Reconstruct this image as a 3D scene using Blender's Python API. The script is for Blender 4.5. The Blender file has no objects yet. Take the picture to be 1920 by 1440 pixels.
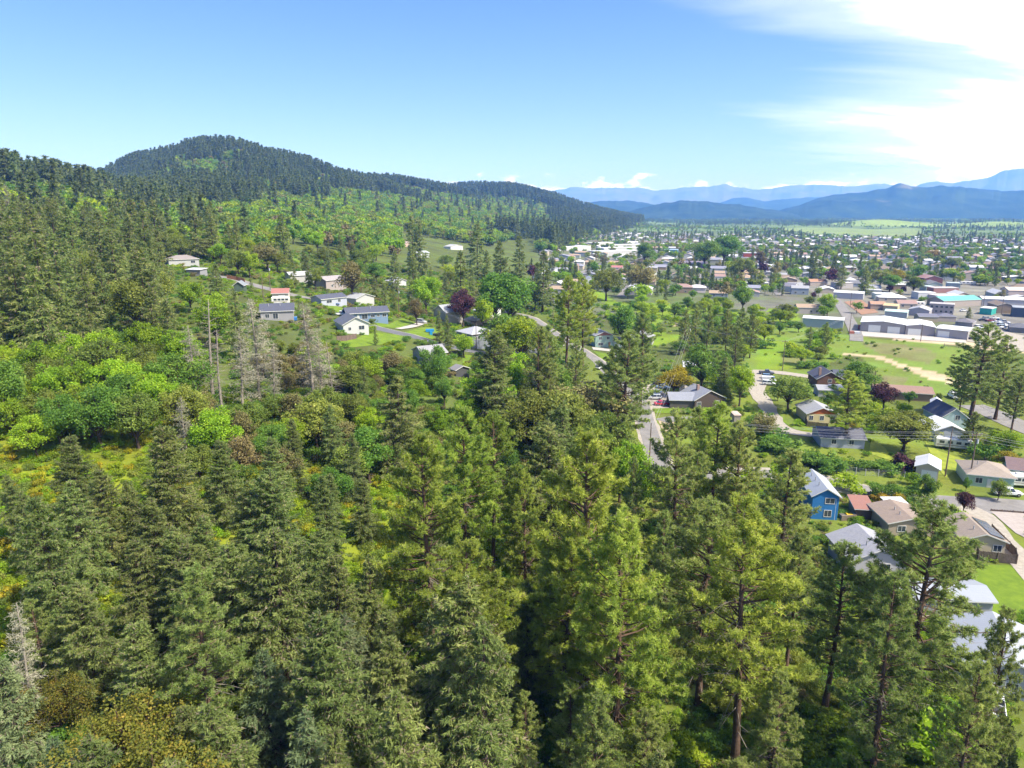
import bpy, math, random
import numpy as np
from mathutils import Vector, Matrix
R = math.radians
rng = np.random.default_rng(11)
random.seed(5)
scene = bpy.context.scene
col = scene.collection

# ------------------------------------------------------------------ camera, sky, sun, exposure
CAMZ, PITCH, FPX = 60.0, R(13.8), 1321.0
cam_d = bpy.data.cameras.new('camera'); cam = bpy.data.objects.new('camera', cam_d); col.objects.link(cam)
cam_d.sensor_width = 36.0; cam_d.lens = 36.0 * FPX / 1920.0
cam_d.clip_start = 0.5; cam_d.clip_end = 60000.0
cam.location = (0, 0, CAMZ); cam.rotation_euler = (R(90) - PITCH, 0, 0)
scene.camera = cam

SUN_EL, SUN_AZ = R(52), R(121)          # azimuth clockwise from the view direction (+Y)
world = bpy.data.worlds.new('World'); scene.world = world; world.use_nodes = True
def build_world():
    nt = world.node_tree; nt.nodes.clear(); N = nt.nodes.new; L = nt.links.new
    out = N('ShaderNodeOutputWorld'); bg = N('ShaderNodeBackground'); bg.inputs[1].default_value = 0.104
    L(bg.outputs[0], out.inputs[0])
    sky = N('ShaderNodeTexSky'); sky.sky_type = 'NISHITA'; sky.sun_disc = False
    sky.sun_elevation = SUN_EL; sky.sun_rotation = SUN_AZ
    sky.altitude = 200; sky.air_density = 1.0; sky.dust_density = 0.4; sky.ozone_density = 4.0
    tc = N('ShaderNodeTexCoord'); sep = N('ShaderNodeSeparateXYZ'); L(tc.outputs['Generated'], sep.inputs[0])
    def m(op, a, b=None, c=None, clamp=False):
        n = N('ShaderNodeMath'); n.operation = op; n.use_clamp = clamp
        for i, v in enumerate((a, b, c)):
            if v is None: continue
            if isinstance(v, (int, float)): n.inputs[i].default_value = v
            else: L(v, n.inputs[i])
        return n.outputs[0]
    def ss(v, lo, hi):
        n = N('ShaderNodeMapRange'); n.interpolation_type = 'SMOOTHSTEP'; L(v, n.inputs[0])
        n.inputs[1].default_value = lo; n.inputs[2].default_value = hi
        return n.outputs[0]
    az = m('ARCTAN2', sep.outputs[0], sep.outputs[1])            # radians, clockwise from +Y
    el = m('ARCSINE', sep.outputs[2])
    # high cirrus sheet: noise on a plane far overhead, seen in perspective
    zc = m('MAXIMUM', sep.outputs[2], 0.02)
    zz = m('ADD', zc, 0.10)
    comb = N('ShaderNodeCombineXYZ'); L(m('DIVIDE', sep.outputs[0], zz), comb.inputs[0]); L(m('DIVIDE', sep.outputs[1], zz), comb.inputs[1])
    mp = N('ShaderNodeMapping'); mp.inputs['Rotation'].default_value = (0, 0, R(-25)); mp.inputs['Scale'].default_value = (0.55, 1.5, 1); L(comb.outputs[0], mp.inputs[0])
    n1 = N('ShaderNodeTexNoise'); n1.inputs['Scale'].default_value = 0.85; n1.inputs['Detail'].default_value = 9; n1.inputs['Roughness'].default_value = 0.58; n1.inputs['Distortion'].default_value = 0.5
    L(mp.outputs[0], n1.inputs['Vector'])
    # the bank thickens towards the right (the sun's side) and thins out to clear sky on the left
    bank = m('ADD', sep.outputs[0], m('MULTIPLY', sep.outputs[2], 0.38))
    dens = m('ADD', bank, m('MULTIPLY', m('SUBTRACT', n1.outputs[0], 0.5), 0.56))
    thick = ss(dens, 0.44, 0.60)
    thin = m('MULTIPLY', ss(dens, 0.34, 0.52), 0.32)
    cirrus = m('MAXIMUM', m('MULTIPLY', thick, 0.93), thin)
    # low fair-weather cumulus far away, along the horizon
    cv = N('ShaderNodeCombineXYZ'); L(m('ADD', m('MULTIPLY', az, 34.0), -22.4), cv.inputs[0]); L(m('MULTIPLY', el, 70.0), cv.inputs[1])
    n2 = N('ShaderNodeTexNoise'); n2.inputs['Scale'].default_value = 1.0; n2.inputs['Detail'].default_value = 6; n2.inputs['Roughness'].default_value = 0.5
    L(cv.outputs[0], n2.inputs['Vector'])
    n3 = N('ShaderNodeTexNoise'); n3.inputs['Scale'].default_value = 0.22; n3.inputs['Detail'].default_value = 1; L(cv.outputs[0], n3.inputs['Vector'])
    band = m('MULTIPLY', ss(el, 0.008, 0.022), m('SUBTRACT', 1.0, ss(el, 0.026, 0.060)))
    cum = ss(m('ADD', m('MULTIPLY', n2.outputs[0], 0.9), m('ADD', m('MULTIPLY', n3.outputs[0], 0.5), m('MULTIPLY', band, 0.24))), 0.885, 1.02)
    cum = m('MULTIPLY', cum, ss(el, 0.006, 0.02)); cum = m('MULTIPLY', cum, m('SUBTRACT', 1.0, ss(el, 0.055, 0.075)))
    cov = m('MAXIMUM', cirrus, m('MULTIPLY', cum, 0.85), clamp=True)
    mix = N('ShaderNodeMix'); mix.data_type = 'RGBA'; L(cov, mix.inputs[0])
    hs = N('ShaderNodeHueSaturation'); hs.inputs['Saturation'].default_value = 1.08; hs.inputs['Value'].default_value = 1.0
    tint = N('ShaderNodeMix'); tint.data_type = 'RGBA'; tint.blend_type = 'MULTIPLY'; tint.inputs[0].default_value = 1.0; L(sky.outputs[0], tint.inputs[6]); tint.inputs[7].default_value = (0.53, 0.545, 0.77, 1); L(tint.outputs[2], hs.inputs['Color'])
    hz = N('ShaderNodeMix'); hz.data_type = 'RGBA'; L(m('MULTIPLY', m('POWER', 2.718, m('MULTIPLY', m('MAXIMUM', el, 0.0), -11.0)), 0.55), hz.inputs[0]); L(hs.outputs[0], hz.inputs[6]); hz.inputs[7].default_value = (3.3, 3.9, 5.0, 1)
    L(hz.outputs[2], mix.inputs[6]); mix.inputs[7].default_value = (7.2, 7.3, 7.7, 1)
    L(mix.outputs[2], bg.inputs[0])
build_world()

sun_d = bpy.data.lights.new('sun', 'SUN'); sun = bpy.data.objects.new('sun', sun_d); col.objects.link(sun)
sun_d.energy = 3.15; sun_d.angle = R(2.5); sun_d.color = (1.0, 0.97, 0.92)
sdir = Vector((math.cos(SUN_EL) * math.sin(SUN_AZ), math.cos(SUN_EL) * math.cos(SUN_AZ), math.sin(SUN_EL)))
sun.rotation_euler = sdir.to_track_quat('Z', 'Y').to_euler()
sun.location = (80, 60, 200)
vs = scene.view_settings
vs.view_transform = 'Standard'; vs.look = 'None'; vs.gamma = 1.0; vs.use_curve_mapping = False; vs.exposure = 1.38
scene.display_settings.display_device = 'sRGB'
cy = scene.cycles
cy.max_bounces = 7; cy.diffuse_bounces = 6; cy.glossy_bounces = 2; cy.transmission_bounces = 3; cy.volume_bounces = 2; cy.transparent_max_bounces = 4
cy.caustics_reflective = False; cy.caustics_refractive = False
scene.render.use_persistent_data = False

# ------------------------------------------------------------------ materials
MATS = {}
def new_mat(name):
    m = bpy.data.materials.new(name); m.use_nodes = True; nt = m.node_tree
    b = nt.nodes['Principled BSDF']
    return m, nt, b
def mat(name, c, rough=0.8, var=0.12, scale=1.5, c2=None, metal=0.0, spec=0.3, bump=0.0, bscale=20.0, coords='Object', detail=5):
    """solid colour broken up by two scales of noise"""
    if name in MATS: return MATS[name]
    m, nt, b = new_mat(name); N = nt.nodes.new; L = nt.links.new
    tc = N('ShaderNodeTexCoord'); nz = N('ShaderNodeTexNoise'); nz.inputs['Scale'].default_value = scale; nz.inputs['Detail'].default_value = detail
    nz.inputs['Roughness'].default_value = 0.65
    L(tc.outputs[coords], nz.inputs['Vector'])
    mr = N('ShaderNodeMapRange'); L(nz.outputs[0], mr.inputs[0]); mr.inputs[1].default_value = 0.3; mr.inputs[2].default_value = 0.7
    mx = N('ShaderNodeMix'); mx.data_type = 'RGBA'; L(mr.outputs[0], mx.inputs[0])
    a = tuple(max(0, x * (1 - var)) for x in c); d = c2 if c2 else tuple(min(1, x * (1 + var)) for x in c)
    mx.inputs[6].default_value = (*a, 1); mx.inputs[7].default_value = (*d, 1)
    L(mx.outputs[2], b.inputs['Base Color'])
    b.inputs['Roughness'].default_value = rough; b.inputs['Metallic'].default_value = metal; b.inputs['Specular IOR Level'].default_value = spec
    if bump:
        n2 = N('ShaderNodeTexNoise'); n2.inputs['Scale'].default_value = bscale; n2.inputs['Detail'].default_value = 3; L(tc.outputs[coords], n2.inputs['Vector'])
        bp = N('ShaderNodeBump'); bp.inputs['Strength'].default_value = bump; bp.inputs['Distance'].default_value = 0.05; L(n2.outputs[0], bp.inputs['Height']); L(bp.outputs[0], b.inputs['Normal'])
    MATS[name] = m
    return m
def shingle(name, c, var=0.18):
    """asphalt shingles: courses along the slope, tabs of uneven tone"""
    if name in MATS: return MATS[name]
    m, nt, b = new_mat(name); N = nt.nodes.new; L = nt.links.new
    tc = N('ShaderNodeTexCoord')
    mp = N('ShaderNodeMapping'); mp.inputs['Scale'].default_value = (3.0, 7.0, 7.0); L(tc.outputs['Object'], mp.inputs[0])
    vo = N('ShaderNodeTexVoronoi'); vo.inputs['Scale'].default_value = 1.0; L(mp.outputs[0], vo.inputs['Vector'])
    nz = N('ShaderNodeTexNoise'); nz.inputs['Scale'].default_value = 0.6; nz.inputs['Detail'].default_value = 4; L(tc.outputs['Object'], nz.inputs['Vector'])
    ad = N('ShaderNodeMath'); ad.operation = 'ADD'; 
    sp = N('ShaderNodeSeparateColor'); L(vo.outputs['Color'], sp.inputs[0])
    mu = N('ShaderNodeMath'); mu.operation = 'MULTIPLY'; mu.inputs[1].default_value = 0.55; L(sp.outputs[0], mu.inputs[0])
    mu2 = N('ShaderNodeMath'); mu2.operation = 'MULTIPLY'; mu2.inputs[1].default_value = 0.6; L(nz.outputs[0], mu2.inputs[0])
    L(mu.outputs[0], ad.inputs[0]); L(mu2.outputs[0], ad.inputs[1])
    mx = N('ShaderNodeMix'); mx.data_type = 'RGBA'; L(ad.outputs[0], mx.inputs[0])
    mx.inputs[6].default_value = (*[x * (1 - var) for x in c], 1); mx.inputs[7].default_value = (*[min(1, x * (1 + var)) for x in c], 1)
    L(mx.outputs[2], b.inputs['Base Color']); b.inputs['Roughness'].default_value = 0.9; b.inputs['Specular IOR Level'].default_value = 0.2
    MATS[name] = m
    return m
def seam(name, c, rough=0.45, period=0.45, axis=0, depth=0.25, metal=0.0, var=0.06):
    """ribbed metal or board siding: soft bump ridges along one local axis"""
    if name in MATS: return MATS[name]
    m, nt, b = new_mat(name); N = nt.nodes.new; L = nt.links.new
    tc = N('ShaderNodeTexCoord'); sx = N('ShaderNodeSeparateXYZ'); L(tc.outputs['Object'], sx.inputs[0])
    src = sx.outputs[axis]
    if axis == 3: pass
    mm = N('ShaderNodeMath'); mm.operation = 'MULTIPLY'; mm.inputs[1].default_value = 1 / period; L(src, mm.inputs[0])
    fr = N('ShaderNodeMath'); fr.operation = 'FRACT'; L(mm.outputs[0], fr.inputs[0])
    pp = N('ShaderNodeMath'); pp.operation = 'POWER'; pp.inputs[1].default_value = 6; L(fr.outputs[0], pp.inputs[0])
    nz = N('ShaderNodeTexNoise'); nz.inputs['Scale'].default_value = 0.5; nz.inputs['Detail'].default_value = 6; L(tc.outputs['Object'], nz.inputs['Vector'])
    mx = N('ShaderNodeMix'); mx.data_type = 'RGBA'; L(nz.outputs[0], mx.inputs[0])
    mx.inputs[6].default_value = (*[x * (1 - var) for x in c], 1); mx.inputs[7].default_value = (*[min(1, x * (1 + var)) for x in c], 1)
    L(mx.outputs[2], b.inputs['Base Color']); b.inputs['Roughness'].default_value = rough; b.inputs['Metallic'].default_value = metal
    b.inputs['Specular IOR Level'].default_value = 0.3
    bp = N('ShaderNodeBump'); bp.inputs['Strength'].default_value = depth; bp.inputs['Distance'].default_value = 0.04; L(pp.outputs[0], bp.inputs['Height']); L(bp.outputs[0], b.inputs['Normal'])
    MATS[name] = m
    return m
def leaf_mat(name, c1, c2, c3=None, trans=0.35, scale=0.45, vary=0.25, dry=0.0):
    """foliage: tone varies per leaf, per clump and per tree; lit from both sides"""
    if name in MATS: return MATS[name]
    m, nt, b = new_mat(name); N = nt.nodes.new; L = nt.links.new
    geo = N('ShaderNodeNewGeometry'); oi = N('ShaderNodeObjectInfo'); tc = N('ShaderNodeTexCoord')
    nz = N('ShaderNodeTexNoise'); nz.inputs['Scale'].default_value = scale; nz.inputs['Detail'].default_value = 2; L(tc.outputs['Object'], nz.inputs['Vector'])
    a = N('ShaderNodeMath'); a.operation = 'MULTIPLY_ADD'; L(geo.outputs['Random Per Island'], a.inputs[0]); a.inputs[1].default_value = 0.55
    mr = N('ShaderNodeMapRange'); L(nz.outputs[0], mr.inputs[0]); mr.inputs[1].default_value = 0.32; mr.inputs[2].default_value = 0.68; mr.inputs[3].default_value = -0.15; mr.inputs[4].default_value = 0.6
    L(mr.outputs[0], a.inputs[2])
    rp = N('ShaderNodeValToRGB'); L(a.outputs[0], rp.inputs[0])
    e = rp.color_ramp.elements; e[0].position = 0.0; e[0].color = (*c1, 1); e[1].position = 1.0 if c3 is None else 0.62; e[1].color = (*c2, 1)
    if c3: x = e.new(1.0); x.color = (*c3, 1)
    src = rp.outputs[0]
    if dry:   # a few dry, lichened sprays
        w0 = N('ShaderNodeTexWhiteNoise'); w0.noise_dimensions = '1D'; L(geo.outputs['Random Per Island'], w0.inputs['W'])
        gt = N('ShaderNodeMath'); gt.operation = 'GREATER_THAN'; gt.inputs[1].default_value = 1 - dry; L(w0.outputs['Value'], gt.inputs[0])
        dm = N('ShaderNodeMix'); dm.data_type = 'RGBA'; L(gt.outputs[0], dm.inputs[0]); L(src, dm.inputs[6]); dm.inputs[7].default_value = (0.34, 0.29, 0.19, 1); src = dm.outputs[2]
    hs = N('ShaderNodeHueSaturation'); L(src, hs.inputs['Color'])
    h = N('ShaderNodeMapRange'); L(oi.outputs['Random'], h.inputs[0]); h.inputs[3].default_value = 0.5 - 0.028 * vary / 0.25; h.inputs[4].default_value = 0.5 + 0.010 * vary / 0.25; L(h.outputs[0], hs.inputs['Hue'])
    wn = N('ShaderNodeTexWhiteNoise'); wn.noise_dimensions = '1D'; L(oi.outputs['Random'], wn.inputs['W'])
    v = N('ShaderNodeMapRange'); L(wn.outputs['Value'], v.inputs[0]); v.inputs[3].default_value = 1 - vary; v.inputs[4].default_value = 1 + vary; L(v.outputs[0], hs.inputs['Value'])
    L(hs.outputs[0], b.inputs['Base Color']); b.inputs['Roughness'].default_value = 0.6; b.inputs['Specular IOR Level'].default_value = 0.25
    tr = N('ShaderNodeBsdfTranslucent'); L(hs.outputs[0], tr.inputs['Color'])
    ms = N('ShaderNodeMixShader'); ms.inputs[0].default_value = trans; L(b.outputs[0], ms.inputs[1]); L(tr.outputs[0], ms.inputs[2])
    L(ms.outputs[0], nt.nodes['Material Output'].inputs['Surface'])
    MATS[name] = m
    return m

M_FIR = leaf_mat('fir_needles', (0.129, 0.185, 0.048), (0.256, 0.332, 0.089), (0.434, 0.478, 0.153), trans=0.5, dry=0.10, vary=0.17)
M_FIRB = leaf_mat('blue_fir_needles', (0.134, 0.203, 0.083), (0.241, 0.324, 0.142), (0.391, 0.466, 0.225), trans=0.5, dry=0.05)
M_PINE = leaf_mat('pine_needles', (0.207, 0.298, 0.046), (0.373, 0.478, 0.072), (0.572, 0.659, 0.123), trans=0.5, dry=0.05, scale=0.6, vary=0.17)
M_PINED = leaf_mat('dark_pine_needles', (0.186, 0.266, 0.063), (0.338, 0.428, 0.105), (0.533, 0.604, 0.179), trans=0.5, dry=0.10, scale=0.6, vary=0.17)
M_FIRD = leaf_mat('dark_fir_needles', (0.081, 0.129, 0.046), (0.163, 0.215, 0.077), (0.269, 0.308, 0.115), trans=0.45, vary=0.17)
M_LIME = leaf_mat('fresh_lime_leaves', (0.161, 0.270, 0.015), (0.286, 0.438, 0.025), (0.434, 0.553, 0.044), trans=0.48, scale=0.35)
M_GREEN = leaf_mat('green_leaves', (0.088, 0.193, 0.022), (0.162, 0.304, 0.041), (0.281, 0.414, 0.065), trans=0.48, scale=0.35, vary=0.14)
M_OLIVE = leaf_mat('olive_leaves', (0.124, 0.177, 0.026), (0.223, 0.295, 0.050), (0.345, 0.397, 0.080), trans=0.48, scale=0.35)
M_TAN = leaf_mat('budding_tan_leaves', (0.160, 0.145, 0.050), (0.250, 0.225, 0.075), (0.330, 0.300, 0.120), trans=0.3)
M_YELL = leaf_mat('yellow_leaves', (0.300, 0.240, 0.014), (0.420, 0.340, 0.020), (0.500, 0.420, 0.040), trans=0.35)
M_PURP = leaf_mat('purple_leaves', (0.050, 0.020, 0.028), (0.090, 0.034, 0.042), (0.140, 0.055, 0.060), trans=0.3)
M_MADR = leaf_mat('madrone_leaves', (0.108, 0.144, 0.022), (0.240, 0.252, 0.036), (0.456, 0.360, 0.060), trans=0.48, scale=0.8)
M_BROOM = leaf_mat('broom_flowers', (0.200, 0.240, 0.015), (0.340, 0.320, 0.012), (0.500, 0.360, 0.012), trans=0.3)
M_BARK = mat('bark', (0.085, 0.06, 0.045), 0.95, 0.35, 4.0, bump=0.5, bscale=9)
M_BARKP = mat('pine_bark', (0.12, 0.075, 0.05), 0.95, 0.4, 3.0, bump=0.5, bscale=6)
M_DEAD = mat('dead_grey_wood', (0.27, 0.235, 0.19), 0.95, 0.25, 2.0)
M_LICHEN = leaf_mat('lichen_twigs', (0.285, 0.279, 0.180), (0.380, 0.364, 0.252), (0.459, 0.433, 0.317), trans=0.15)

# ------------------------------------------------------------------ mesh helpers
class MB:
    """collects vertices and faces (triangles or quads) and links them as one mesh"""
    def __init__(s): s.v = []; s.f = []; s.n = 0
    def add(s, v, f, mi=0):
        v = np.asarray(v, np.float32).reshape(-1, 3); f = np.asarray(f, np.int64)
        s.v.append(v); s.f.append((f + s.n, mi)); s.n += len(v)
    def tris(s, T, mi=0):
        T = np.asarray(T, np.float32); n = len(T)
        s.add(T.reshape(-1, 3), np.arange(n * 3).reshape(n, 3), mi)
    def quads(s, Q, mi=0):
        Q = np.asarray(Q, np.float32); n = len(Q)
        s.add(Q.reshape(-1, 3), np.arange(n * 4).reshape(n, 4), mi)
    def box(s, lo, hi, mi=0, M=None):
        x0, y0, z0 = lo; x1, y1, z1 = hi
        v = np.array([(x0,y0,z0),(x1,y0,z0),(x1,y1,z0),(x0,y1,z0),(x0,y0,z1),(x1,y0,z1),(x1,y1,z1),(x0,y1,z1)], float)
        if M is not None: v = v @ np.array(M.to_3x3()).T + np.array(M.translation)
        s.add(v, [(0,3,2,1),(4,5,6,7),(0,1,5,4),(1,2,6,5),(2,3,7,6),(3,0,4,7)], mi)
    def tube(s, pts, rad, sides=6, mi=0, cap=True):
        pts = np.asarray(pts, float); n = len(pts); rad = np.broadcast_to(np.asarray(rad, float), (n,))
        d = np.gradient(pts, axis=0); d /= np.linalg.norm(d, axis=1, keepdims=True) + 1e-9
        ref = np.array([0, 0, 1.0]) if abs(d[0, 2]) < 0.8 else np.array([1.0, 0, 0])
        a = np.cross(d, ref); a /= np.linalg.norm(a, axis=1, keepdims=True) + 1e-9; b = np.cross(d, a)
        ang = np.linspace(0, 2 * np.pi, sides, endpoint=False)
        ring = pts[:, None] + rad[:, None, None] * (a[:, None] * np.cos(ang)[None, :, None] + b[:, None] * np.sin(ang)[None, :, None])
        i = np.arange(n - 1)[:, None] * sides; j = np.arange(sides)[None]; k = (j + 1) % sides
        f = np.stack([i + j, i + k, i + sides + k, i + sides + j], -1).reshape(-1, 4)
        s.add(ring.reshape(-1, 3), f, mi)
        if cap:
            s.f.append((np.array([[s.n - sides + q, s.n - sides + (q + 1) % sides, s.n - sides + (q + 2) % sides] for q in range(0, sides - 1, 2)][:max(1, sides - 2)]), mi))
    def poly(s, pts, mi=0):
        pts = np.asarray(pts, float); s.add(pts, [list(range(len(pts)))], mi)
    def mesh(s, name, mats, smooth=False):
        me = bpy.data.meshes.new(name)
        v = np.concatenate(s.v); me.vertices.add(len(v)); me.vertices.foreach_set('co', v.ravel())
        loops = np.concatenate([f.ravel() for f, _ in s.f]); me.loops.add(len(loops)); me.loops.foreach_set('vertex_index', loops.astype(np.int32))
        tot = np.concatenate([np.full(len(f), f.shape[1]) for f, _ in s.f]); st = np.concatenate([[0], np.cumsum(tot)[:-1]])
        me.polygons.add(len(tot)); me.polygons.foreach_set('loop_start', st.astype(np.int32))
        mi = np.concatenate([np.full(len(f), k) for f, k in s.f]); me.polygons.foreach_set('material_index', mi.astype(np.int32))
        me.polygons.foreach_set('use_smooth', np.full(len(tot), smooth))
        for m in (mats if isinstance(mats, (list, tuple)) else [mats]): me.materials.append(m)
        me.update(calc_edges=True); me.validate()
        return me
    def build(s, name, mats, parent=None, smooth=False):
        return link(name, s.mesh(name, mats, smooth), parent)
def link(name, me, parent=None):
    o = bpy.data.objects.new(name, me); col.objects.link(o)
    if parent is not None: o.parent = parent
    return o
def empty(name, loc, rz=0.0, sc=1.0):
    o = bpy.data.objects.new(name, None); col.objects.link(o); o.empty_display_size = 0.5
    o.location = loc; o.rotation_euler = (0, 0, rz)
    o.scale = (sc, sc, sc) if isinstance(sc, (int, float)) else sc
    return o
def tag(o, label=None, cat=None, group=None, kind=None):
    if label: o['label'] = label
    if cat: o['category'] = cat
    if group: o['group'] = group
    if kind: o['kind'] = kind
    return o
def structure(o): o['kind'] = 'structure'; return o
def unit(v): return v / (np.linalg.norm(v, axis=-1, keepdims=True) + 1e-9)

# ------------------------------------------------------------------ terrain heights
TH = [-180, -110, -75, -55, -36.8, -30.6, -26, -22.9, -17, -11.4, -5.3, 0, 4.4, 7.5, 10.5, 20, 60, 110, 180]
RK = [0, 30, 60, 90, 120, 160, 220, 280, 350, 450, 600, 800, 1000, 1300, 1700, 2000, 2400, 2800, 3300, 4500, 7000]
HT = [
 [0, 4, 8, 10, 12, 14, 16, 20, 30, 40, 55, 70, 80, 90, 90, 90, 90, 90, 90, 90, 60],
 [0, 4, 10, 14, 18, 24, 32, 42, 52, 68, 90, 110, 120, 130, 130, 130, 120, 110, 100, 90, 60],
 [1, 5, 10, 15, 20, 26, 34, 43, 52, 68, 92, 115, 125, 130, 140, 140, 130, 110, 90, 70, 40],
 [1, 5, 9, 14, 19, 24, 30, 37, 45, 57, 79, 102, 112, 118, 130, 140, 130, 100, 70, 50, 30],
 [1, 5, 8, 13, 17, 21, 26, 31, 36, 45, 63, 92, 100, 95, 90, 95, 90, 80, 60, 50, 30],
 [1, 4, 7, 12, 16, 20, 25, 30, 34, 41, 54, 74, 76, 76, 86, 96, 90, 80, 60, 50, 30],
 [1, 4, 7, 12, 16, 20, 24, 28, 33, 39, 47, 56, 62, 85, 142, 170, 130, 90, 60, 50, 30],
 [1, 3, 6, 11, 15, 19, 23, 27, 31, 37, 44, 52, 64, 105, 192, 236, 150, 90, 60, 50, 20],
 [0, 3, 6, 10, 14, 17, 21, 24, 26, 30, 36, 44, 56, 92, 145, 170, 145, 100, 60, 40, 10],
 [0, 2, 5, 8, 11, 14, 18, 19, 20, 22, 28, 35, 44, 66, 104, 128, 128, 115, 60, 30, 5],
 [0, 1, 4, 6, 9, 11, 13, 13, 13, 14, 17, 21, 27, 42, 70, 92, 112, 142, 95, 20, 0],
 [0, 1, 2, 3, 5, 6, 7, 7, 6, 6, 8, 11, 14, 22, 38, 55, 88, 146, 120, 10, 0],
 [0, 0, 1, 2, 2, 3, 3, 3, 2, 2, 3, 4, 6, 9, 16, 25, 48, 92, 80, 5, 0],
 [0, 0, 0, 0, 1, 1, 1, 1, 0, 0, 0, 0, 1, 3, 5, 8, 15, 30, 30, 2, 0],
 [0]*21, [0]*21, [0]*21, [0]*16 + [20, 40, 60, 60, 60], [0, 4, 8, 10, 12, 14, 16, 20, 30, 40, 55, 70, 80, 90, 90, 90, 90, 90, 90, 90, 60]]
def _table():
    HTa = np.array(HT, float)
    th = np.arange(-180, 180.01, 0.5); lr = np.linspace(math.log(10), math.log(7010), 260); r = np.exp(lr) - 10
    A = np.array([np.interp(r, RK, row) for row in HTa])                 # knots x fine r
    B = np.array([np.interp(th, TH, A[:, j]) for j in range(len(r))]).T  # fine th x fine r
    k = np.exp(-0.5 * (np.arange(-9, 10) / 3.2) ** 2); k /= k.sum()
    B = np.apply_along_axis(lambda q: np.convolve(np.pad(q, 9, mode='edge'), k, 'valid'), 1, B)
    B = np.apply_along_axis(lambda q: np.convolve(np.pad(q, 9, mode='wrap'), k, 'valid'), 0, B)
    return B
HTAB = _table(); LR0, LR1 = math.log(10), math.log(7010)
def H(x, y):
    x = np.asarray(x, float); y = np.asarray(y, float)
    r = np.hypot(x, y); th = np.degrees(np.arctan2(x, y))
    u = (th + 180) / 0.5; v = (np.log(np.minimum(r, 6990) + 10) - LR0) / (LR1 - LR0) * 259
    i = np.clip(u.astype(int), 0, HTAB.shape[0] - 2); j = np.clip(v.astype(int), 0, 258); a = u - i; b = v - j
    h = (HTAB[i, j] * (1 - a) + HTAB[i + 1, j] * a) * (1 - b) + (HTAB[i, j + 1] * (1 - a) + HTAB[i + 1, j + 1] * a) * b
    g = np.clip((h - 30) / 120, 0, 1) * np.clip((r - 500) / 700, 0, 1)
    h = h + g * (9 * np.sin(x / 83 + 1.3 * np.sin(y / 190)) + 7 * np.sin(y / 97 + x / 240) + 4 * np.sin(x / 31 + y / 47))
    f = np.clip((r - 2700) / 500, 0, 1) * np.clip((th - 17) / 6, 0, 1)           # low foothills beyond the town
    f2 = 26 * np.exp(-((th - 27) / 3.2) ** 2 - ((r - 3300) / 260) ** 2) + 18 * np.exp(-((th - 34) / 2.5) ** 2 - ((r - 3500) / 300) ** 2) + 14 * np.exp(-((th - 40) / 4) ** 2 - ((r - 3200) / 300) ** 2)
    return h + f * f2
def ray(px, py):
    a = (px - 960) / FPX; b = (720 - py) / FPX; s, c = math.sin(PITCH), math.cos(PITCH)
    return np.array([a, c + b * s, -s + b * c])
def G(px, py, lift=0.0):
    """the point of the ground that is seen at a pixel of the photograph"""
    d = ray(px, py); ts = np.exp(np.linspace(math.log(20), math.log(6500), 900))
    P = d[None] * ts[:, None]; z = CAMZ + P[:, 2]; below = z < H(P[:, 0], P[:, 1])
    k = int(np.argmax(below)) if below.any() else len(ts) - 1
    lo, hi = ts[max(k - 1, 0)], ts[k]
    for _ in range(24):
        m = 0.5 * (lo + hi); p = d * m
        if CAMZ + p[2] < H(p[0], p[1]): hi = m
        else: lo = m
    p = d * hi
    return np.array([p[0], p[1], float(H(p[0], p[1])) + lift])
def proj(p):
    p = np.asarray(p, float); x, y, z = p[..., 0], p[..., 1], p[..., 2] - CAMZ
    s, c = math.sin(PITCH), math.cos(PITCH); zc = y * c - z * s; yc = y * s + z * c
    return 960 + FPX * x / zc, 720 - FPX * yc / zc, zc
def at(px, py, dist):
    """the point on the pixel's line of sight at a forward distance (metres along +Y)"""
    d = ray(px, py); t = dist / d[1]; p = d * t
    return np.array([p[0], p[1], CAMZ + p[2]])
def inpoly(x, y, P):
    P = np.asarray(P, float); x = np.asarray(x, float); y = np.asarray(y, float); c = np.zeros(x.shape, bool); j = len(P) - 1
    for i in range(len(P)):
        xi, yi, xj, yj = P[i, 0], P[i, 1], P[j, 0], P[j, 1]
        if yi != yj: c ^= ((yi > y) != (yj > y)) & (x < (xj - xi) * (y - yi) / (yj - yi) + xi)
        j = i
    return c
def vnoise(x, y, s, seed=0):
    """cheap smooth value noise, 0..1"""
    x = np.asarray(x, float) / s + seed * 17.3; y = np.asarray(y, float) / s - seed * 9.1
    xi = np.floor(x); yi = np.floor(y); fx = x - xi; fy = y - yi; fx = fx * fx * (3 - 2 * fx); fy = fy * fy * (3 - 2 * fy)
    def h(a, b):
        q = np.sin(a * 127.1 + b * 311.7 + seed) * 43758.5453
        return q - np.floor(q)
    return (h(xi, yi) * (1 - fx) + h(xi + 1, yi) * fx) * (1 - fy) + (h(xi, yi + 1) * (1 - fx) + h(xi + 1, yi + 1) * fx) * fy

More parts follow.
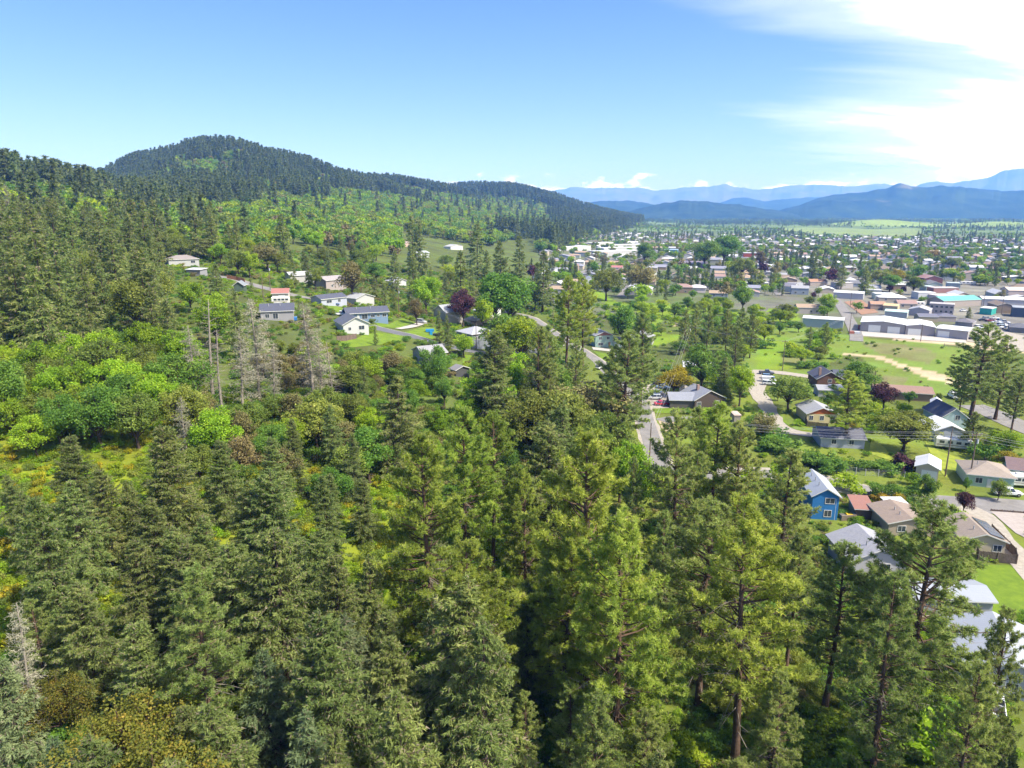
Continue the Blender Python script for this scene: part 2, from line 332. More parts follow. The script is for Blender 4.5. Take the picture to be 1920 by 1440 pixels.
# ------------------------------------------------------------------ plants: shapes
def rdir(n, g): return unit(g.normal(size=(n, 3)))
def leaf_tris(P, D, S, W, g):
    Rv = unit(np.cross(D, rdir(len(P), g))) * (np.broadcast_to(W, (len(P),))[:, None] * 0.5)
    return np.stack([P - Rv, P + Rv, P + D * np.broadcast_to(S, (len(P),))[:, None]], 1)
def leaf_quads(P, D, S, W, g, Nrm=None):
    ref = rdir(len(P), g) if Nrm is None else unit(Nrm + 0.75 * rdir(len(P), g))
    Rv = unit(np.cross(D, ref)) * (np.broadcast_to(W, (len(P),))[:, None] * 0.5); E = D * np.broadcast_to(S, (len(P),))[:, None]
    return np.stack([P, P + E * 0.45 + Rv, P + E, P + E * 0.45 - Rv], 1)
def trunk_into(mb, h, r, g, lean=0.3, sides=7, n=9, mi=0):
    z = np.linspace(0, h, n); ph = g.uniform(0, 6.28); k = g.uniform(0.5, 1) * lean
    p = np.stack([k * np.sin(z / h * 2.6 + ph) - k * math.sin(ph), k * np.cos(z / h * 2.2 + ph) - k * math.cos(ph), z], 1)
    rad = r * (1 - z / h) ** 0.8 + 0.03; rad[0] *= 1.35
    p[0, 2] = -0.6
    mb.tube(p, rad, sides, mi)
    return lambda zz: np.stack([np.interp(zz, z, p[:, 0]), np.interp(zz, z, p[:, 1]), zz], -1)
def branch_set(g, h, base, spacing, nb, lmax, prof, elev, jit=0.25):
    """branch origins, azimuths, lengths and slopes for a whorled conifer"""
    zs = np.arange(base * h, h * 0.985, spacing); zs = np.repeat(zs, nb) + g.uniform(-0.5, 0.5, len(zs) * nb) * spacing
    t = np.clip((zs - base * h) / (h * (1 - base)), 0, 1)
    Lb = lmax * prof(t) * g.uniform(1 - jit * 1.6, 1 + jit, len(zs)) + 0.12
    az = g.uniform(0, 2 * np.pi, len(zs)); el = elev(t) + g.normal(0, 0.12, len(zs))
    return zs, t, Lb, az, el
def dead_limbs(tk, g, cen, h, base, lmax, n=26):
    """bare pale limbs and twigs low in the crown"""
    for _ in range(n):
        z = h * g.uniform(max(0.06, base * 0.5), base + 0.38); a = g.uniform(0, 6.283); l = lmax * g.uniform(0.35, 0.85); o = cen(np.array([z]))[0]
        d = np.array([math.cos(a), math.sin(a), g.uniform(-0.35, 0.15)]); p = np.array([o, o + d * l * 0.55 + (0, 0, -0.05 * l), o + d * l + (0, 0, -0.2 * l)]); tk.tube(p, [0.05, 0.035, 0.012], 3, 1, cap=False)
        for q in (0.45, 0.65, 0.85):
            b = o + d * l * q; e = b + unit(d + 1.1 * g.normal(size=3)) * l * 0.32; tk.tube(np.array([b, e]), [0.022, 0.008], 3, 1, cap=False)
def conifer(seed, h=30.0, lmax=4.3, base=0.12, spacing=0.5, nb=6, spray=6.5, leafL=0.42, leafW=0.15, kleaf=5, wood=True, droop=0.2, power=0.8, gap=0.0, lop=0.2):
    """Douglas fir: whorled branches that sag and carry hanging sprays of needles. Returns (trunk MB, crown MB)."""
    g = np.random.default_rng(seed); tk, cr = MB(), MB()
    cen = trunk_into(tk, h, 0.012 * h + 0.05, g, 0.25, 7 if wood else 4, 9 if wood else 4)
    prof = lambda t: (1 - t) ** power * np.minimum(1, 0.62 + 2.2 * t)
    zs, t, Lb, az, el = branch_set(g, h, base, spacing, nb, lmax, prof, lambda t: -0.22 + 0.85 * t ** 1.3)
    p1, p2, p3 = g.uniform(0, 6.28, 3)
    Lb *= np.clip(1 + lop * np.cos(az - p1 + 0.1 * zs) + 0.6 * lop * np.cos(2 * az + p2 + 0.35 * zs) + 0.5 * lop * np.sin(0.55 * zs + p3 + az), 0.35, 1.6)
    if gap: keep = g.uniform(size=len(zs)) > gap; zs, t, Lb, az, el = zs[keep], t[keep], Lb[keep], az[keep], el[keep]
    O = cen(zs); B = np.stack([np.cos(az) * np.cos(el), np.sin(az) * np.cos(el), np.sin(el)], 1)
    dr = droop * (1 - 0.6 * t)
    def bp(i, s): return O[i] + B[i] * (Lb[i] * s)[:, None] + np.stack([0 * s, 0 * s, -dr[i] * Lb[i] * s ** 2 + 0.10 * Lb[i] * s ** 4], 1)
    if wood:
        for i in range(len(zs)):
            s = np.array([0, 0.4, 0.8]); ii = np.full(3, i)
            tk.tube(bp(ii, s), np.array([0.05, 0.03, 0.012]) * (0.5 + Lb[i] * 0.28), 3, cap=False)
    if wood: dead_limbs(tk, g, cen, h, base, lmax)
    n = np.maximum(3, (Lb * spray).astype(int)); idx = np.repeat(np.arange(len(zs)), n); s = 0.12 + 0.9 * g.uniform(0, 1, len(idx)) ** 0.8
    P = bp(idx, s); T = unit(bp(idx, s + 0.05) - P); side = np.where(g.uniform(size=len(idx)) < 0.5, -1, 1)
    lat = unit(np.cross(T, np.array([0, 0, 1.0]))) * side[:, None]
    ang = g.uniform(0.45, 1.25, len(idx)); D = unit(T * np.cos(ang)[:, None] + lat * np.sin(ang)[:, None] + np.stack([0 * s, 0 * s, g.normal(-0.12, 0.16, len(s))], 1))
    l = 0.30 * Lb[idx] * (1.05 - s) + 0.22 + 0.1 * g.uniform(size=len(s))
    end = g.uniform(size=len(idx)) < 0.12; D[end] = T[end]
    j = np.repeat(np.arange(len(idx)), kleaf); q = np.tile(np.linspace(0.05, 1, kleaf), len(idx)) + g.uniform(-0.1, 0.1, len(j))
    PP = P[j] + D[j] * (l[j] * q)[:, None]; PP[:, 2] -= 0.22 * l[j] * q ** 2
    DD = unit(D[j] * 0.8 + rdir(len(j), g) * 0.75 + np.array([0, 0, -0.38]))
    cr.tris(leaf_tris(PP, DD, leafL * g.uniform(0.7, 1.3, len(j)), leafW * g.uniform(0.7, 1.3, len(j)), g))
    m = 14; zt = np.linspace(h * 0.965, h + 0.25, m)      # leader
    cr.tris(leaf_tris(np.stack([cen(zt)[:, 0], cen(zt)[:, 1], zt], 1), unit(rdir(m, g) * 0.8 + np.array([0, 0, 1.0])), leafL * 0.9, leafW * 0.8, g))
    return tk, cr
def pine(seed, h=30.0, lmax=4.0, base=0.3, spacing=0.75, nb=4, sub=4.2, tufts=3, K=22, nl=0.36, nw=0.055, wood=True, irregular=0.35, fork=False):
    """ponderosa-like pine: open limbs that curve upwards and end in round tufts of long needles"""
    g = np.random.default_rng(seed); tk, cr = MB(), MB()
    cen = trunk_into(tk, h, 0.011 * h + 0.06, g, 0.5, 8 if wood else 4, 10 if wood else 4)
    prof = lambda t: np.clip(np.sin(np.pi * (0.16 + 0.80 * t)) ** 0.75, 0.12, 1) * (1 - 0.45 * t)
    zs, t, Lb, az, el = branch_set(g, h, base, spacing, nb, lmax, prof, lambda t: -0.05 + 0.75 * t, irregular)
    O = cen(zs); B = np.stack([np.cos(az) * np.cos(el), np.sin(az) * np.cos(el), np.sin(el)], 1)
    def bp(i, s): return O[i] + B[i] * (Lb[i] * s)[:, None] + np.stack([0 * s, 0 * s, Lb[i] * (-0.16 * s + 0.30 * s ** 2)], 1)
    if wood:
        for i in range(len(zs)):
            s = np.array([0, 0.35, 0.7, 1.0]); ii = np.full(4, i)
            tk.tube(bp(ii, s), np.array([0.07, 0.045, 0.03, 0.012]) * (0.45 + Lb[i] * 0.25), 3, cap=False)
    if wood: dead_limbs(tk, g, cen, h, base, lmax)
    n = np.maximum(2, (Lb * sub).astype(int)); idx = np.repeat(np.arange(len(zs)), n); s = 0.35 + 0.68 * g.uniform(0, 1, len(idx)) ** 0.7
    P = bp(idx, s); T = unit(bp(idx, s + 0.05) - P); D = unit(T + 0.9 * rdir(len(idx), g) + np.array([0, 0, 0.35]))
    l = (0.22 * Lb[idx] * (1.1 - s) + 0.25) * g.uniform(0.6, 1.4, len(s))
    if wood:
        E = P + D * l[:, None]
        w = 0.018; Rv = unit(np.cross(D, np.array([0, 0, 1.0]))) * w
        tk.tris(np.stack([P - Rv, P + Rv, E], 1))
    j = np.repeat(np.arange(len(idx)), tufts); q = np.tile(np.linspace(0.55, 1.0, tufts), len(idx))
    C = P[j] + D[j] * (l[j] * q)[:, None] + g.normal(0, 0.10, (len(j), 3)); C = np.concatenate([C, np.stack([cen(np.full(9, h))[:, 0] + g.normal(0, .1, 9), cen(np.full(9, h))[:, 1] + g.normal(0, .1, 9), np.linspace(h * 0.955, h + .1, 9)], 1)])
    A = np.concatenate([unit(D[j] + np.array([0, 0, 0.5])), np.tile([[0, 0, 1.0]], (9, 1))])
    k = np.repeat(np.arange(len(C)), K); DD = unit(A[k] * 0.55 + rdir(len(k), g))
    cr.tris(leaf_tris(C[k] + DD * 0.03, DD, nl * g.uniform(0.75, 1.15, len(k)), nw, g))
    return tk, cr
def broadleaf(seed, h=11.0, w=9.0, base=0.22, lobes=26, leaves=4200, size=0.38, flat=0.9, open_=0.15, wood=True, multi=False, jag=0.25, conic=0.0):
    """broad crown made of many uneven leafy boughs on real limbs"""
    g = np.random.default_rng(seed); tk, cr = MB(), MB(); cz = h * (base + 1) / 2; rz = h * (1 - base) / 2; rx = w / 2
    c = rdir(lobes, g) * (g.uniform(0.25, 1, (lobes, 1)) ** 0.55); c[:, 2] = np.where(c[:, 2] < -0.55, c[:, 2] * 0.6, c[:, 2])
    if conic: f = 1 - conic * (c[:, 2:3] * 0.5 + 0.5); c[:, :2] *= f
    lr = g.uniform(0.20, 0.42, lobes) * (30 / max(lobes, 30)) ** 0.5 * (1 + jag * g.normal(size=lobes)).clip(0.4, 1.8)
    aa = np.arctan2(c[:, 1], c[:, 0]); q1, q2 = g.uniform(0, 6.28, 2); c[:, :2] *= (1 + 0.22 * np.cos(2 * aa + q1) + 0.16 * np.cos(3 * aa + q2) + 0.14 * g.normal(size=lobes))[:, None].clip(0.45, 1.45); c[:, 2] *= (1 + 0.12 * g.normal(size=lobes)).clip(0.6, 1.25); lr = lr * 0.9
    cen = c * np.array([rx, rx, rz]) * 0.82 + np.array([0, 0, cz]); cen = cen * (1 + 0 * cen)
    rad = np.stack([lr * rx, lr * rx, lr * rz * flat], 1)
    th = h * (base + 0.25); f = trunk_into(tk, th, 0.022 * h + 0.04, g, 0.4, 7 if wood else 4, 6 if wood else 3)
    if wood:
        for i in range(lobes):
            z0 = th * g.uniform(0.45, 0.98); p0 = f(np.array([z0]))[0]; p1 = cen[i]; mid = 0.5 * (p0 + p1) + np.array([0, 0, 0.12 * h * (0.3 if p1[2] > p0[2] else -0.1)]) + g.normal(0, 0.2, 3)
            tk.tube(np.array([p0, mid, p1]), np.array([0.010, 0.006, 0.002]) * h + 0.01, 4, cap=False)
            for _ in range(3): tk.tube(np.array([mid * .4 + p1 * .6, p1 + rdir(1, g)[0] * rad[i] * 0.8]), np.array([0.004, 0.001]) * h, 3, cap=False)
    wgt = lr ** 2; k = g.choice(lobes, leaves, p=wgt / wgt.sum()); d = rdir(leaves, g); d[:, 2] = np.where((d[:, 2] < -0.3) & (g.uniform(size=leaves) < 0.6), -d[:, 2], d[:, 2])
    rr = g.uniform(0.55, 1.08, leaves) ** 0.6 * (1 + open_ * g.normal(size=leaves))
    P = cen[k] + d * rad[k] * rr[:, None]
    D = unit(d * 0.35 + rdir(leaves, g) + np.array([0, 0, -0.15]))
    sz = size * g.uniform(0.6, 1.35, leaves)
    cr.quads(leaf_quads(P, D, sz, sz * 0.75, g, d + np.array([0, 0, 0.4])))
    return tk, cr
def snag(seed, h=22.0, lmax=3.4, base=0.15, spacing=0.55, nb=4, lichen=True, thick=1.0, dens=1.0):
    """standing dead fir: pale trunk, bare drooping branches, wispy lichened twigs"""
    g = np.random.default_rng(seed); tk, cr = MB(), MB(); cen = trunk_into(tk, h, (0.009 * h + 0.05) * thick, g, 0.5, 6, 8)
    zs, t, Lb, az, el = branch_set(g, h, base, spacing, nb, lmax, lambda t: (1 - t) ** 0.6 * np.minimum(1, 0.5 + 1.5 * t), lambda t: -0.1 + 0.7 * t, 0.4)
    O = cen(zs); B = np.stack([np.cos(az) * np.cos(el), np.sin(az) * np.cos(el), np.sin(el)], 1)
    def bp(i, s): return O[i] + B[i] * (Lb[i] * s)[:, None] + np.stack([0 * s, 0 * s, Lb[i] * (-0.22 * s ** 2)], 1)
    for i in range(len(zs)):
        s = np.array([0, 0.5, 1.0]); tk.tube(bp(np.full(3, i), s), np.array([0.045, 0.028, 0.012]) * (0.5 + Lb[i] * 0.25), 3, cap=False)
    n = np.maximum(3, (Lb * 7 * dens).astype(int)); idx = np.repeat(np.arange(len(zs)), n); s = 0.15 + 0.85 * g.uniform(size=len(idx))
    P = bp(idx, s); T = unit(bp(idx, s + .05) - P); D = unit(T * 0.6 + rdir(len(idx), g) + np.array([0, 0, -0.25]))
    cr.tris(leaf_tris(P, D, (0.35 * Lb[idx] * (1.1 - s) + 0.25) * g.uniform(0.6, 1.4, len(s)), 0.065 if lichen else 0.04, g))
    if lichen:
        j = np.repeat(np.arange(len(idx)), 2); D2 = unit(D[j] + 1.2 * rdir(len(j), g)); P2 = P[j] + D[j] * g.uniform(0.1, 0.6, (len(j), 1))
        cr.tris(leaf_tris(P2, D2, g.uniform(0.25, 0.6, len(j)), 0.07, g))
    return tk, cr
def conebush(seed, h=6.0, w=2.6, n=2600, size=0.28):
    """dense cypress-like column"""
    g = np.random.default_rng(seed); tk, cr = MB(), MB(); trunk_into(tk, h * 0.8, 0.1, g, 0.05, 5, 4)
    z = g.uniform(0, 1, n) ** 0.85; a = g.uniform(0, 6.283, n); r = w / 2 * (1 - z) ** 0.7 * np.minimum(1, 0.75 + 2 * z) * g.uniform(0.75, 1.07, n) * (1 + 0.12 * np.sin(a * 5 + z * 9))
    P = np.stack([r * np.cos(a), r * np.sin(a), z * h + 0.05], 1); D = unit(np.stack([np.cos(a) * 0.4, np.sin(a) * 0.4, np.full(n, 0.9)], 1) + 0.5 * rdir(n, g))
    cr.quads(leaf_quads(P, D, size * g.uniform(.7, 1.3, n), size * 0.5, g))
    return tk, cr

PROTO = {}
def proto(key, fn, tmat, cmat, *a, **k):
    """shared trunk and crown meshes of a plant kind; height is stored for scaling"""
    tk, cr = fn(*a, **k); cm = cr.mesh(key + '_crown', cmat)
    PROTO[key] = (tk.mesh(key + '_trunk', [tmat, M_DEAD], True), cm, k.get('h'))
def far_proto(key, fn, tmat, cmat, *a, **k):
    """trunk and crown in one mesh, for plants too small in the picture to show parts"""
    tk, cr = fn(*a, **k)
    for f, m in cr.f: tk.f.append((f + tk.n, 1))
    tk.v += cr.v; tk.n += cr.n
    PROTO[key] = (tk.mesh(key, [tmat, cmat]), None, k.get('h'))
# near conifers (rendered hundreds of pixels tall)
for i, (b, lm, pw, gp) in enumerate(((0.08, 6.6, 0.64, 0.08), (0.14, 6.0, 0.72, 0.22), (0.04, 7.0, 0.6, 0.05), (0.10, 5.6, 0.6, 0.15), (0.2, 6.4, 0.66, 0.25))):
    proto('fir_near%d' % i, conifer, M_BARK, M_FIR, 100 + i, h=28.0, droop=(0.2, 0.3, 0.25, 0.15, 0.32)[i], lop=(0.2, 0.28, 0.15, 0.25, 0.32)[i], lmax=lm, base=b, power=pw, gap=gp, kleaf=6, nb=7, spray=5.6, leafL=0.50, leafW=0.19)
proto('fir_young0', conifer, M_BARK, M_FIRB, 120, h=14.0, lmax=3.9, base=0.03, spacing=0.34, nb=7, spray=7.5, leafL=0.34, leafW=0.13, power=0.9, kleaf=5)
proto('fir_young1', conifer, M_BARK, M_FIR, 121, h=14.0, lmax=3.7, base=0.03, spacing=0.36, nb=7, spray=7, leafL=0.34, leafW=0.13, power=0.85, kleaf=5)
for i, (b, lm) in enumerate(((0.10, 6.4), (0.30, 5.4), (0.16, 6.0))):
    proto('pine_near%d' % i, pine, M_BARKP, M_PINE, 140 + i, h=30.0, lmax=lm, base=b, nb=5, sub=4.0, tufts=2, K=15, nl=0.44, nw=0.10)
for i, (b, lm) in enumerate(((0.26, 5.6), (0.18, 5.0))):
    proto('pine_dark%d' % i, pine, M_BARKP, M_PINED, 150 + i, h=30.0, lmax=lm, base=b, nb=5, sub=4.0, tufts=2, K=14, nl=0.42, nw=0.10)
# middle distance
for i, (b, lm, pw) in enumerate(((0.08, 5.2, 0.75), (0.15, 4.6, 0.85), (0.10, 4.2, 0.7), (0.18, 5.4, 0.8))):
    proto('fir_mid%d' % i, conifer, M_BARK, M_FIR, 200 + i, h=26.0, lmax=lm, base=b, power=pw, spacing=0.8, nb=6, spray=3.0, leafL=0.8, leafW=0.34, kleaf=4, wood=False, gap=0.06 * i)
for i in range(3):
    proto('pine_mid%d' % i, pine, M_BARKP, M_PINED, 220 + i, h=28.0, lmax=4.6 + 0.4 * i, base=0.26 - 0.06 * i, spacing=0.9, nb=5, sub=2.6, tufts=2, K=11, nl=0.65, nw=0.18)
BL = {'lime': M_LIME, 'green': M_GREEN, 'olive': M_OLIVE, 'tan': M_TAN, 'purple': M_PURP, 'yellow': M_YELL}
for c, mm in BL.items():
    for i in range(2 if c in ('lime', 'green', 'olive', 'tan') else 1):
        proto('leaf_%s%d' % (c, i), broadleaf, M_BARK, mm, 300 + i + 7 * len(c) + ord(c[0]), h=11.0, w=9.5 - i, lobes=54, leaves=6000 if c != 'tan' else 4200, size=0.36, jag=0.35)
proto('leaf_wild0', broadleaf, M_BARK, M_LIME, 340, h=13.0, w=12.0, base=0.12, lobes=110, leaves=12500, size=0.36, jag=0.35)
proto('leaf_wild1', broadleaf, M_BARK, M_GREEN, 341, h=13.0, w=11.0, base=0.12, lobes=100, leaves=11000, size=0.36, jag=0.35)
proto('leaf_wild2', broadleaf, M_BARK, M_OLIVE, 342, h=13.0, w=11.0, base=0.14, lobes=100, leaves=10000, size=0.36, jag=0.35)
proto('madrone', broadleaf, M_BARKP, M_MADR, 345, h=12.0, w=11.0, base=0.2, lobes=80, leaves=16000, size=0.22, jag=0.3)
for i in range(3):
    proto('snag%d' % i, snag, M_DEAD, M_LICHEN, 360 + i, h=22.0, lmax=3.3 - 0.3 * i, base=0.12 + 0.06 * i, dens=1.0)
proto('snag_bare', snag, M_DEAD, M_DEAD, 364, h=22.0, lmax=3.6, spacing=0.8, nb=3, lichen=False, dens=0.6)
proto('cypress', conebush, M_BARK, leaf_mat('cypress_leaves', (0.03, 0.055, 0.018), (0.055, 0.09, 0.03), (0.085, 0.125, 0.04), trans=0.15), 370, h=6.0)
proto('bush_lime', broadleaf, M_BARK, M_LIME, 380, h=2.6, w=3.6, base=0.0, lobes=14, leaves=1500, size=0.24, wood=False)
proto('bush_green', broadleaf, M_BARK, M_GREEN, 381, h=2.6, w=3.6, base=0.0, lobes=14, leaves=1500, size=0.24, wood=False)
proto('bush_yellow', broadleaf, M_BARK, M_YELL, 382, h=2.2, w=3.2, base=0.0, lobes=12, leaves=1300, size=0.24, wood=False)
proto('bush_purple', broadleaf, M_BARK, M_PURP, 383, h=2.2, w=2.6, base=0.0, lobes=12, leaves=1300, size=0.24, wood=False)
# far away
for i in range(3):
    far_proto('fir_far%d' % i, conifer, M_BARK, M_FIRD, 400 + i, h=26.0, lmax=4.2 - 0.5 * i, base=0.08 + 0.04 * i, spacing=1.5, nb=6, spray=1.1, leafL=1.5, leafW=0.75, kleaf=3, wood=False, power=0.7 + .1 * i)
for c in BL:
    far_proto('leaf_%s_far' % c, broadleaf, M_BARK, BL[c], 420 + len(c), h=11.0, w=9.5, lobes=22, leaves=1100, size=0.85, wood=False)

# ------------------------------------------------------------------ the ground
def zp(ox, oy, k, pts): return [(ox + a / k, oy + b / k) for a, b in pts]
Z2 = lambda *p: zp(560, 480, 4.8, p)
Z3 = lambda *p: zp(840, 540, 4.8, p)
Z4 = lambda *p: zp(1140, 600, 4.8, p)
Z5 = lambda *p: zp(1400, 640, 3.692, p)
Z6 = lambda *p: zp(1400, 840, 3.692, p)
Z7 = lambda *p: zp(1440, 500, 4.0, p)
ZT = lambda *p: zp(1000, 280, 4.0, p)
ZR = lambda *p: zp(1440, 280, 4.0, p)
def W(px): return [G(*p) for p in px]
MEADOW = [[(-112, 74), (-80, 66), (-40, 68), (-14, 84), (-14, 118), (-38, 124), (-58, 120), (-62, 134), (-95, 138), (-125, 130)]]
FIELD_BRIGHT = [W(p) for p in (
    ZT((420, 1050), (540, 1075), (620, 1140), (900, 1150), (1150, 1165), (1330, 1180), (1570, 1205), (1560, 1240), (1340, 1230), (1040, 1240), (900, 1330), (860, 1290), (840, 1230), (700, 1215), (600, 1170), (430, 1110)),
    ZT((1760, 1200), (1920, 1200), (1920, 1290), (1770, 1280)), Z7((0, 325), (150, 330), (240, 345), (245, 400), (0, 395)),
    ZT((840, 1370), (1100, 1390), (1100, 1440), (830, 1440)),
    Z4((400, 110), (650, 125), (640, 190), (440, 240)), Z4((1340, 130), (1640, 170), (1700, 420), (1420, 450), (1330, 430)))]
ROUGH = [W(Z7((-250, 410), (240, 440), (520, 500), (1100, 560), (1560, 620), (1480, 980), (980, 930), (640, 640), (300, 800), (-250, 790)))]
DIRTP = [W(p) for p in (Z7((560, 645), (640, 648), (860, 680), (1000, 730), (1180, 775), (1330, 815), (1470, 880), (1450, 905), (1290, 860), (1090, 800), (900, 725), (840, 700), (640, 672)),
    Z7((640, 510), (1060, 555), (1560, 610), (1920, 640), (1920, 560), (1490, 545), (620, 490)),
    ZT((1000, 1290), (1120, 1300), (1110, 1320), (1000, 1310)))]
SCRUB = [W(Z7((640, 540), (1100, 600), (1300, 660), (1250, 740), (1000, 690), (800, 640))), W(Z7((860, 820), (1060, 830), (1040, 900), (860, 890))), W(Z7((100, 660), (270, 680), (250, 730), (110, 720)))]
FOOT_FIELD = [W(p) for p in (ZR((120, 590), (500, 585), (800, 600), (1100, 590), (1180, 620), (1080, 660), (700, 660), (330, 640), (120, 620)),)]
def ground_mesh():
    th = np.radians(np.concatenate([np.arange(-180, -52, 4.0), np.linspace(-52, 52, 660), np.arange(56, 180.1, 4.0)]))
    r = np.concatenate([[0.01, 8, 16], np.exp(np.linspace(math.log(24), math.log(6900), 400))])
    TT, RR = np.meshgrid(th, r, indexing='ij'); X = RR * np.sin(TT); Y = RR * np.cos(TT); Z = H(X, Y)
    n, m = TT.shape; i = np.arange(n - 1)[:, None] * m; j = np.arange(m - 1)[None]
    f = np.stack([i + j, i + j + 1, i + m + j + 1, i + m + j], -1).reshape(-1, 4)
    mb = MB(); mb.add(np.stack([X, Y, Z], -1).reshape(-1, 3), f)
    # land cover colours
    x, y = X.ravel(), Y.ravel(); rr = RR.ravel(); td = np.degrees(TT.ravel())
    n1, n2, n3 = vnoise(x, y, 9, 1), vnoise(x, y, 31, 2), vnoise(x, y, 90, 3)
    def mixc(a, b, t): return np.array(a) * (1 - t[:, None]) + np.array(b) * t[:, None]
    C = mixc((0.07, 0.075, 0.03), (0.12, 0.16, 0.03), 0.5 * n1 + 0.5 * n2)
    town = np.clip((rr - 380) / 80, 0, 1) * np.clip((td - 1.5) / 3, 0, 1)
    tc = mixc((0.15, 0.145, 0.115), (0.11, 0.145, 0.045), np.clip((n1 * 0.6 + n2 * 0.9 - 0.4) * 1.4, 0, 1)); C = C * (1 - town[:, None]) + tc * town[:, None]
    far = np.clip((rr - 1700) / 500, 0, 1) * (td > 3); tc = mixc((0.09, 0.125, 0.04), (0.15, 0.21, 0.06), np.clip((n3 - 0.35) * 3, 0, 1)); C = C * (1 - far[:, None]) + tc * far[:, None]
    def put(polys, c1, c2, nz, mixv=1.0):
        for P in polys:
            P = np.array(P)[:, :2]; k = inpoly(x + (n1 - 0.5) * (0.01 * rr + 5 * (rr < 200)), y + (n2 - 0.5) * (0.02 * rr + 6 * (rr < 200)), P)
            C[k] = C[k] * (1 - mixv) + mixc(c1, c2, nz[k]) * mixv
    put(MEADOW, (0.13, 0.19, 0.02), (0.23, 0.235, 0.02), 0.5 * n1 + 0.5 * vnoise(x, y, 5, 6))
    k = np.clip((td - 4 + 4 * n2) / 5, 0, 1) * np.clip((44 - td) / 6, 0, 1) * np.clip((rr - 50) / 20, 0, 1) * np.clip((300 - rr) / 80, 0, 1); C = C * (1 - k[:, None]) + mixc((0.11, 0.14, 0.03), (0.18, 0.22, 0.03), n1) * k[:, None]
    put(ROUGH, (0.12, 0.17, 0.03), (0.18, 0.245, 0.04), 0.4 * n1 + 0.6 * vnoise(x, y, 17, 7)); put(FIELD_BRIGHT, (0.13, 0.205, 0.02), (0.19, 0.265, 0.024), n1)
    put([W([(1470, 520), (1560, 505), (1700, 500), (1960, 505), (1960, 640), (1830, 640), (1800, 600), (1640, 600), (1590, 590), (1545, 560)])], (0.16, 0.15, 0.135), (0.25, 0.23, 0.20), vnoise(x, y, 14, 8), 0.85)
    put(SCRUB, (0.2, 0.16, 0.09), (0.16, 0.17, 0.06), n1, 0.75); put(DIRTP, (0.42, 0.33, 0.2), (0.48, 0.38, 0.26), n1)
    put(FOOT_FIELD, (0.17, 0.22, 0.07), (0.2, 0.26, 0.08), n3)
    k = (td > 24) & (rr > 2900) & (Z.ravel() > 4); C[k] = mixc((0.18, 0.25, 0.06), (0.24, 0.31, 0.08), n3)[k]
    me = mb.mesh('ground', GROUND_MAT, True)
    ca = me.color_attributes.new('cover', 'FLOAT_COLOR', 'POINT'); ca.data.foreach_set('color', np.concatenate([C, np.ones((len(C), 1))], 1).astype(np.float32).ravel())
    return me
def ground_material():
    m, nt, b = new_mat('ground_cover'); N = nt.nodes.new; L = nt.links.new
    at_ = N('ShaderNodeAttribute'); at_.attribute_name = 'cover'; tc = N('ShaderNodeTexCoord')
    n1 = N('ShaderNodeTexNoise'); n1.inputs['Scale'].default_value = 0.9; n1.inputs['Detail'].default_value = 8; n1.inputs['Roughness'].default_value = 0.7; L(tc.outputs['Object'], n1.inputs['Vector'])
    n2 = N('ShaderNodeTexNoise'); n2.inputs['Scale'].default_value = 0.07; n2.inputs['Detail'].default_value = 5; L(tc.outputs['Object'], n2.inputs['Vector'])
    ad = N('ShaderNodeMath'); ad.operation = 'ADD'; L(n1.outputs[0], ad.inputs[0]); L(n2.outputs[0], ad.inputs[1])
    mr = N('ShaderNodeMapRange'); L(ad.outputs[0], mr.inputs[0]); mr.inputs[1].default_value = 0.6; mr.inputs[2].default_value = 1.4; mr.inputs[3].default_value = 0.62; mr.inputs[4].default_value = 1.38
    hs = N('ShaderNodeHueSaturation'); L(at_.outputs['Color'], hs.inputs['Color']); L(mr.outputs[0], hs.inputs['Value'])
    h = N('ShaderNodeMapRange'); L(n2.outputs[0], h.inputs[0]); h.inputs[1].default_value = 0.3; h.inputs[2].default_value = 0.7; h.inputs[3].default_value = 0.485; h.inputs[4].default_value = 0.515; L(h.outputs[0], hs.inputs['Hue'])
    L(hs.outputs[0], b.inputs['Base Color']); b.inputs['Roughness'].default_value = 0.95; b.inputs['Specular IOR Level'].default_value = 0.1
    bp = N('ShaderNodeBump'); bp.inputs['Strength'].default_value = 0.6; bp.inputs['Distance'].default_value = 0.25; L(n1.outputs[0], bp.inputs['Height']); L(bp.outputs[0], b.inputs['Normal'])
    return m
GROUND_MAT = ground_material()
structure(link('ground', ground_mesh()))

# sheets laid on the ground
ROADS = []      # (points, width) used to keep plants off
CLEAR = []      # polygons kept free of plants
M_ASPH = mat('worn_asphalt', (0.21, 0.195, 0.185), 0.9, 0.22, 0.35, detail=10)
M_ASPHD = mat('dark_asphalt', (0.12, 0.12, 0.13), 0.9, 0.15, 0.3)
M_GRAVEL = mat('gravel', (0.34, 0.30, 0.25), 0.95, 0.2, 1.2)
M_DIRT = mat('dry_dirt', (0.42, 0.33, 0.22), 0.95, 0.22, 0.6)
M_CONC = mat('concrete', (0.42, 0.39, 0.35), 0.9, 0.1, 0.8)
M_LAWN = mat('lawn_grass', (0.11, 0.19, 0.011), 0.95, 0.25, 0.35, c2=(0.165, 0.24, 0.014), bump=0.4, bscale=14, detail=9)
M_LAWN2 = mat('rough_lawn_grass', (0.22, 0.29, 0.03), 0.95, 0.3, 0.4, c2=(0.33, 0.36, 0.04), bump=0.5, bscale=8, detail=9)
